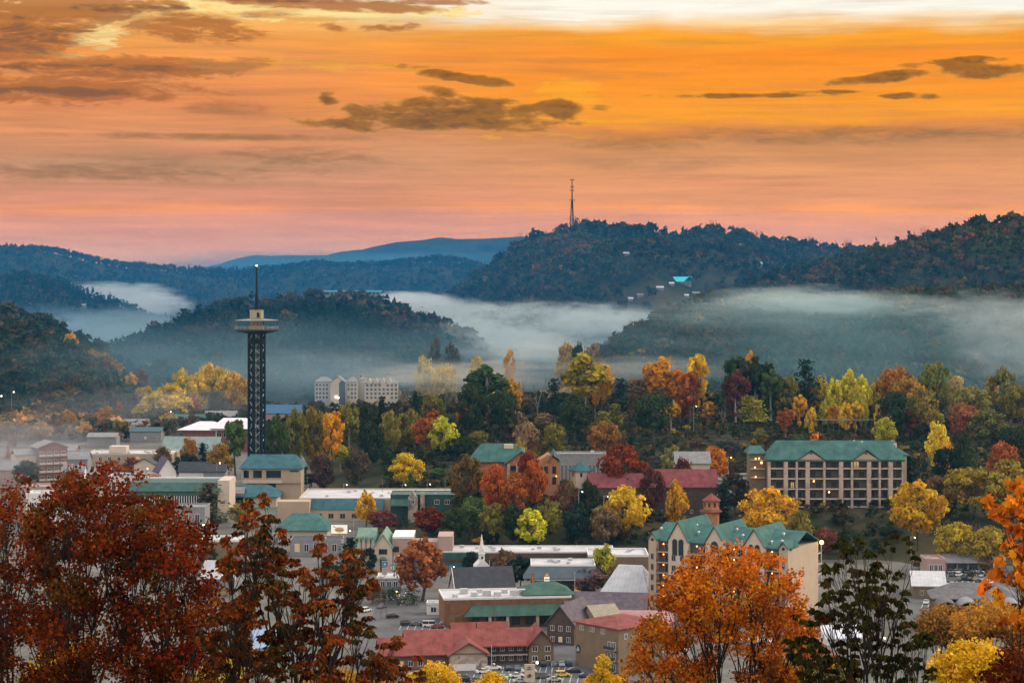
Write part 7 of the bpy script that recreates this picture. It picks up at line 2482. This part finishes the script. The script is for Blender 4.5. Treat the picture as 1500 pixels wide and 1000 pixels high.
RUST = [(30, (0.1027, 0.0184, 0.0061)), (24, (0.1540, 0.0308, 0.0072)), (16, (0.0513, 0.0103, 0.0061)), (10, (0.1848, 0.0513, 0.0082)), (10, (0.0282, 0.0112, 0.0061)), (6, (0.0822, 0.0513, 0.0103)), (4, (0.2156, 0.0256, 0.0103))]
RUST2 = [(26, (0.1186, 0.0316, 0.0110)), (20, (0.1897, 0.0474, 0.0127)), (20, (0.0435, 0.0205, 0.0110)), (14, (0.0553, 0.0474, 0.0143)), (10, (0.2372, 0.0790, 0.0158)), (8, (0.0277, 0.0316, 0.0127)), (4, (0.2846, 0.0395, 0.0158))]
ORNG = [(34, (0.4500, 0.1260, 0.0108)), (24, (0.3600, 0.0855, 0.0108)), (14, (0.5220, 0.1890, 0.0144)), (12, (0.2340, 0.0540, 0.0108)), (6, (0.0900, 0.0270, 0.0108)), (5, (0.3600, 0.1980, 0.0270))]
DARKG = [(40, (0.0243, 0.0284, 0.0081)), (26, (0.0405, 0.0418, 0.0108)), (16, (0.0149, 0.0175, 0.0067)), (10, (0.0675, 0.0473, 0.0121)), (6, (0.0945, 0.0304, 0.0121))]
YELL = [(40, (.62, .37, .018)), (26, (.68, .44, .025)), (16, (.54, .27, .015)), (8, (.42, .30, .03))]
MAPLE = [(34, (.58, .18, .014)), (26, (.48, .12, .012)), (16, (.62, .26, .018)), (10, (.30, .05, .014)), (6, (.12, .03, .014))]

near_tree('red_maple', 'rust-red maple at the left edge, the left of the two big near crowns', 52, 2.6,
          [(-60, 790, 80, 80), (-20, 740, 45, 30), (30, 745, 45, 35), (35, 712, 14, 16), (20, 800, 70, 60), (-60, 900, 90, 80), (50, 870, 80, 65), (20, 950, 95, 70), (90, 900, 50, 50), (-60, 990, 90, 60), (60, 1010, 90, 40)],
          [10, 70], 620, 34, .086, .28, RUST, 11, nl=(7, 5), r0=.05)
near_tree('red_maple', 'big rust-red maple with many upright stems, highest near crown of the left side', 47, 2.4,
          [(120, 705, 36, 22), (110, 750, 55, 40), (185, 715, 22, 16), (170, 770, 60, 50), (225, 765, 42, 30), (255, 800, 48, 38), (290, 800, 16, 30), (140, 840, 80, 50), (230, 860, 60, 45), (130, 920, 80, 50), (230, 935, 70, 55), (300, 900, 25, 60), (170, 990, 110, 40), (270, 990, 50, 40), (75, 790, 30, 40)],
          [130, 190, 250], 900, 34, .086, .27, RUST, 12, nl=(6, 5), r0=.045)
near_tree('rust_tree', 'rust-brown tree with drooping leaf sprays right of the big red maple', 42, 1.8,
          [(375, 740, 14, 9), (372, 768, 30, 18), (352, 792, 22, 16), (398, 792, 26, 18), (365, 822, 44, 22), (418, 842, 46, 24), (340, 858, 24, 30), (470, 796, 10, 10), (462, 830, 26, 16), (508, 822, 22, 14), (528, 858, 24, 22), (480, 872, 50, 24), (405, 892, 66, 30), (335, 925, 40, 45), (505, 915, 50, 24), (425, 955, 80, 34), (570, 962, 34, 24), (520, 988, 70, 26), (350, 990, 60, 34), (604, 988, 20, 14)],
          [325, 430], 640, 30, .105, .26, RUST2, 13, 'frond', .75, nl=(6, 5), r0=.055)
near_tree('orange_maple', 'large round orange maple with fanning dark stems at the bottom of the picture', 62, 2.9,
          [(1080, 822, 46, 18), (1040, 838, 50, 24), (1120, 842, 46, 26), (1010, 868, 46, 32), (1070, 872, 60, 28), (1140, 882, 36, 36), (985, 905, 40, 34), (1050, 910, 60, 24), (1110, 925, 60, 26), (1165, 925, 28, 28), (960, 950, 34, 34), (1010, 965, 40, 22), (1195, 950, 20, 22), (1150, 965, 40, 20), (945, 990, 34, 20), (1080, 985, 90, 16)],
          [1060, 1095], 600, 34, .102, .31, ORNG, 14, shell=.45, nl=(11, 5), r0=.05)
near_tree('drooping_tree', 'dark green tree with drooping leaf sprays on thin black stems, right of the orange maple', 38, 1.1,
          [(1246, 796, 24, 9), (1240, 812, 14, 12), (1318, 796, 20, 9), (1285, 818, 30, 9), (1325, 812, 10, 8), (1236, 842, 44, 13), (1272, 856, 40, 12), (1298, 836, 26, 8), (1212, 862, 26, 10), (1250, 880, 54, 16), (1300, 890, 26, 16), (1190, 905, 24, 14), (1240, 912, 50, 16), (1330, 880, 14, 16), (1336, 930, 26, 24), (1180, 955, 34, 20), (1270, 960, 60, 24), (1220, 985, 60, 20), (1330, 985, 40, 20)],
          [1345, 1285], 380, 18, .105, .17, DARKG, 15, 'frond', .9, nl=(6, 5), r0=.042)
near_tree('maple_branch_tree', 'orange maple reaching in at the right edge with large separate leaves', 26, 1.0,
          [(1452, 742, 10, 8), (1470, 756, 22, 16), (1495, 725, 16, 26), (1500, 770, 18, 22), (1462, 818, 16, 9), (1495, 815, 14, 14), (1480, 845, 18, 12), (1505, 860, 24, 26), (1478, 885, 22, 14), (1510, 920, 30, 26), (1445, 862, 8, 8), (1540, 800, 40, 90), (1560, 900, 50, 60)],
          [1560], 190, 10, .105, .11, MAPLE, 16, 'maple', .5, nl=(9, 4), r0=.026)
near_tree('yellow_tree', 'bright yellow tree crown in the bottom right corner', 88, 2.2, [(1430, 965, 46, 22), (1400, 985, 36, 22), (1465, 985, 36, 26)], [1430], 260, 26, .15, .42, YELL, 17, nl=(6, 4), r0=.06)
near_tree('red_bush', 'dark red bush in the bottom right corner beside the yellow tree', 60, 1.4, [(1490, 972, 26, 20), (1470, 992, 26, 14), (1515, 985, 30, 26)], [1490], 150, 24, .11, .28, RUST, 18, nl=(5, 4), cat='bush')
near_tree('yellow_tree', 'bright yellow treetop at the bottom edge left of the motel car park', 200, 2.6, [(640, 988, 26, 16), (615, 1000, 22, 14), (660, 1002, 18, 12)], [640], 200, 26, .24, .6, YELL, 19, nl=(5, 4), r0=.09)
near_tree('yellow_tree', 'small yellow treetop at the bottom edge before the parked white cars', 190, 1.8, [(722, 998, 16, 12), (705, 1006, 14, 8)], [722], 90, 26, .22, .5, YELL, 20, nl=(4, 4), r0=.08)
near_tree('yellow_tree', 'pointed golden tree at the bottom edge in front of the brown motel block', 190, 1.8, [(884, 975, 10, 12), (884, 992, 20, 14), (868, 1004, 12, 10), (902, 1002, 14, 10)], [884], 130, 26, .22, .5, YELL, 21, nl=(4, 4), r0=.08)
near_tree('golden_tree', 'hazy orange-brown tree below the scalloped roofs, left one of two', 300, 5.0, [(1385, 905, 34, 16), (1375, 922, 34, 18), (1400, 930, 30, 18)], [1388], 260, 22, .42, 1.3, [(1, (.30, .14, .03)), (1, (.36, .18, .035)), (.4, (.16, .09, .03))], 22, nl=(6, 4), r0=.16)
near_tree('golden_tree', 'hazy golden-orange tree below the scalloped roofs, right one of two', 290, 5.5, [(1450, 895, 30, 14), (1430, 915, 36, 20), (1475, 912, 40, 22), (1500, 925, 30, 26)], [1455], 330, 22, .42, 1.3, [(1, (.44, .20, .03)), (1, (.38, .18, .03)), (.4, (.5, .27, .03))], 23, nl=(6, 4), r0=.16)
near_tree('yellow_bush', 'yellow bush glimpsed through the stems of the left red maples', 96, 2.2, [(100, 965, 30, 24), (70, 990, 34, 22)], [90], 110, 24, .16, .45, [(3, (.46, .34, .02)), (1, (.30, .22, .02))], 24, nl=(5, 3), cat='bush')
near_tree('yellow_bush', 'yellow-green bush low behind the rust-brown drooping tree', 110, 2.6, [(330, 985, 30, 22), (300, 1000, 30, 16)], [318], 110, 24, .18, .5, [(3, (.46, .34, .02)), (1, (.25, .22, .03))], 25, nl=(5, 3), cat='bush')
near_tree('golden_tree', 'golden-brown treetop at the bottom edge below the rust-brown tree', 120, 2.6, [(480, 1000, 50, 16), (545, 1004, 40, 14)], [510], 150, 24, .18, .5, [(2, (.44, .20, .02)), (1, (.34, .24, .02))], 26, nl=(5, 3))
near_tree('olive_tree', 'dim olive treetop between the orange maple and the drooping dark tree', 100, 2.4, [(1150, 985, 40, 22), (1010, 995, 40, 14), (1225, 990, 30, 20)], [1140], 170, 22, .16, .5, [(2, (.14, .11, .02)), (1, (.30, .22, .02)), (1, (.08, .07, .02))], 27, nl=(6, 3))
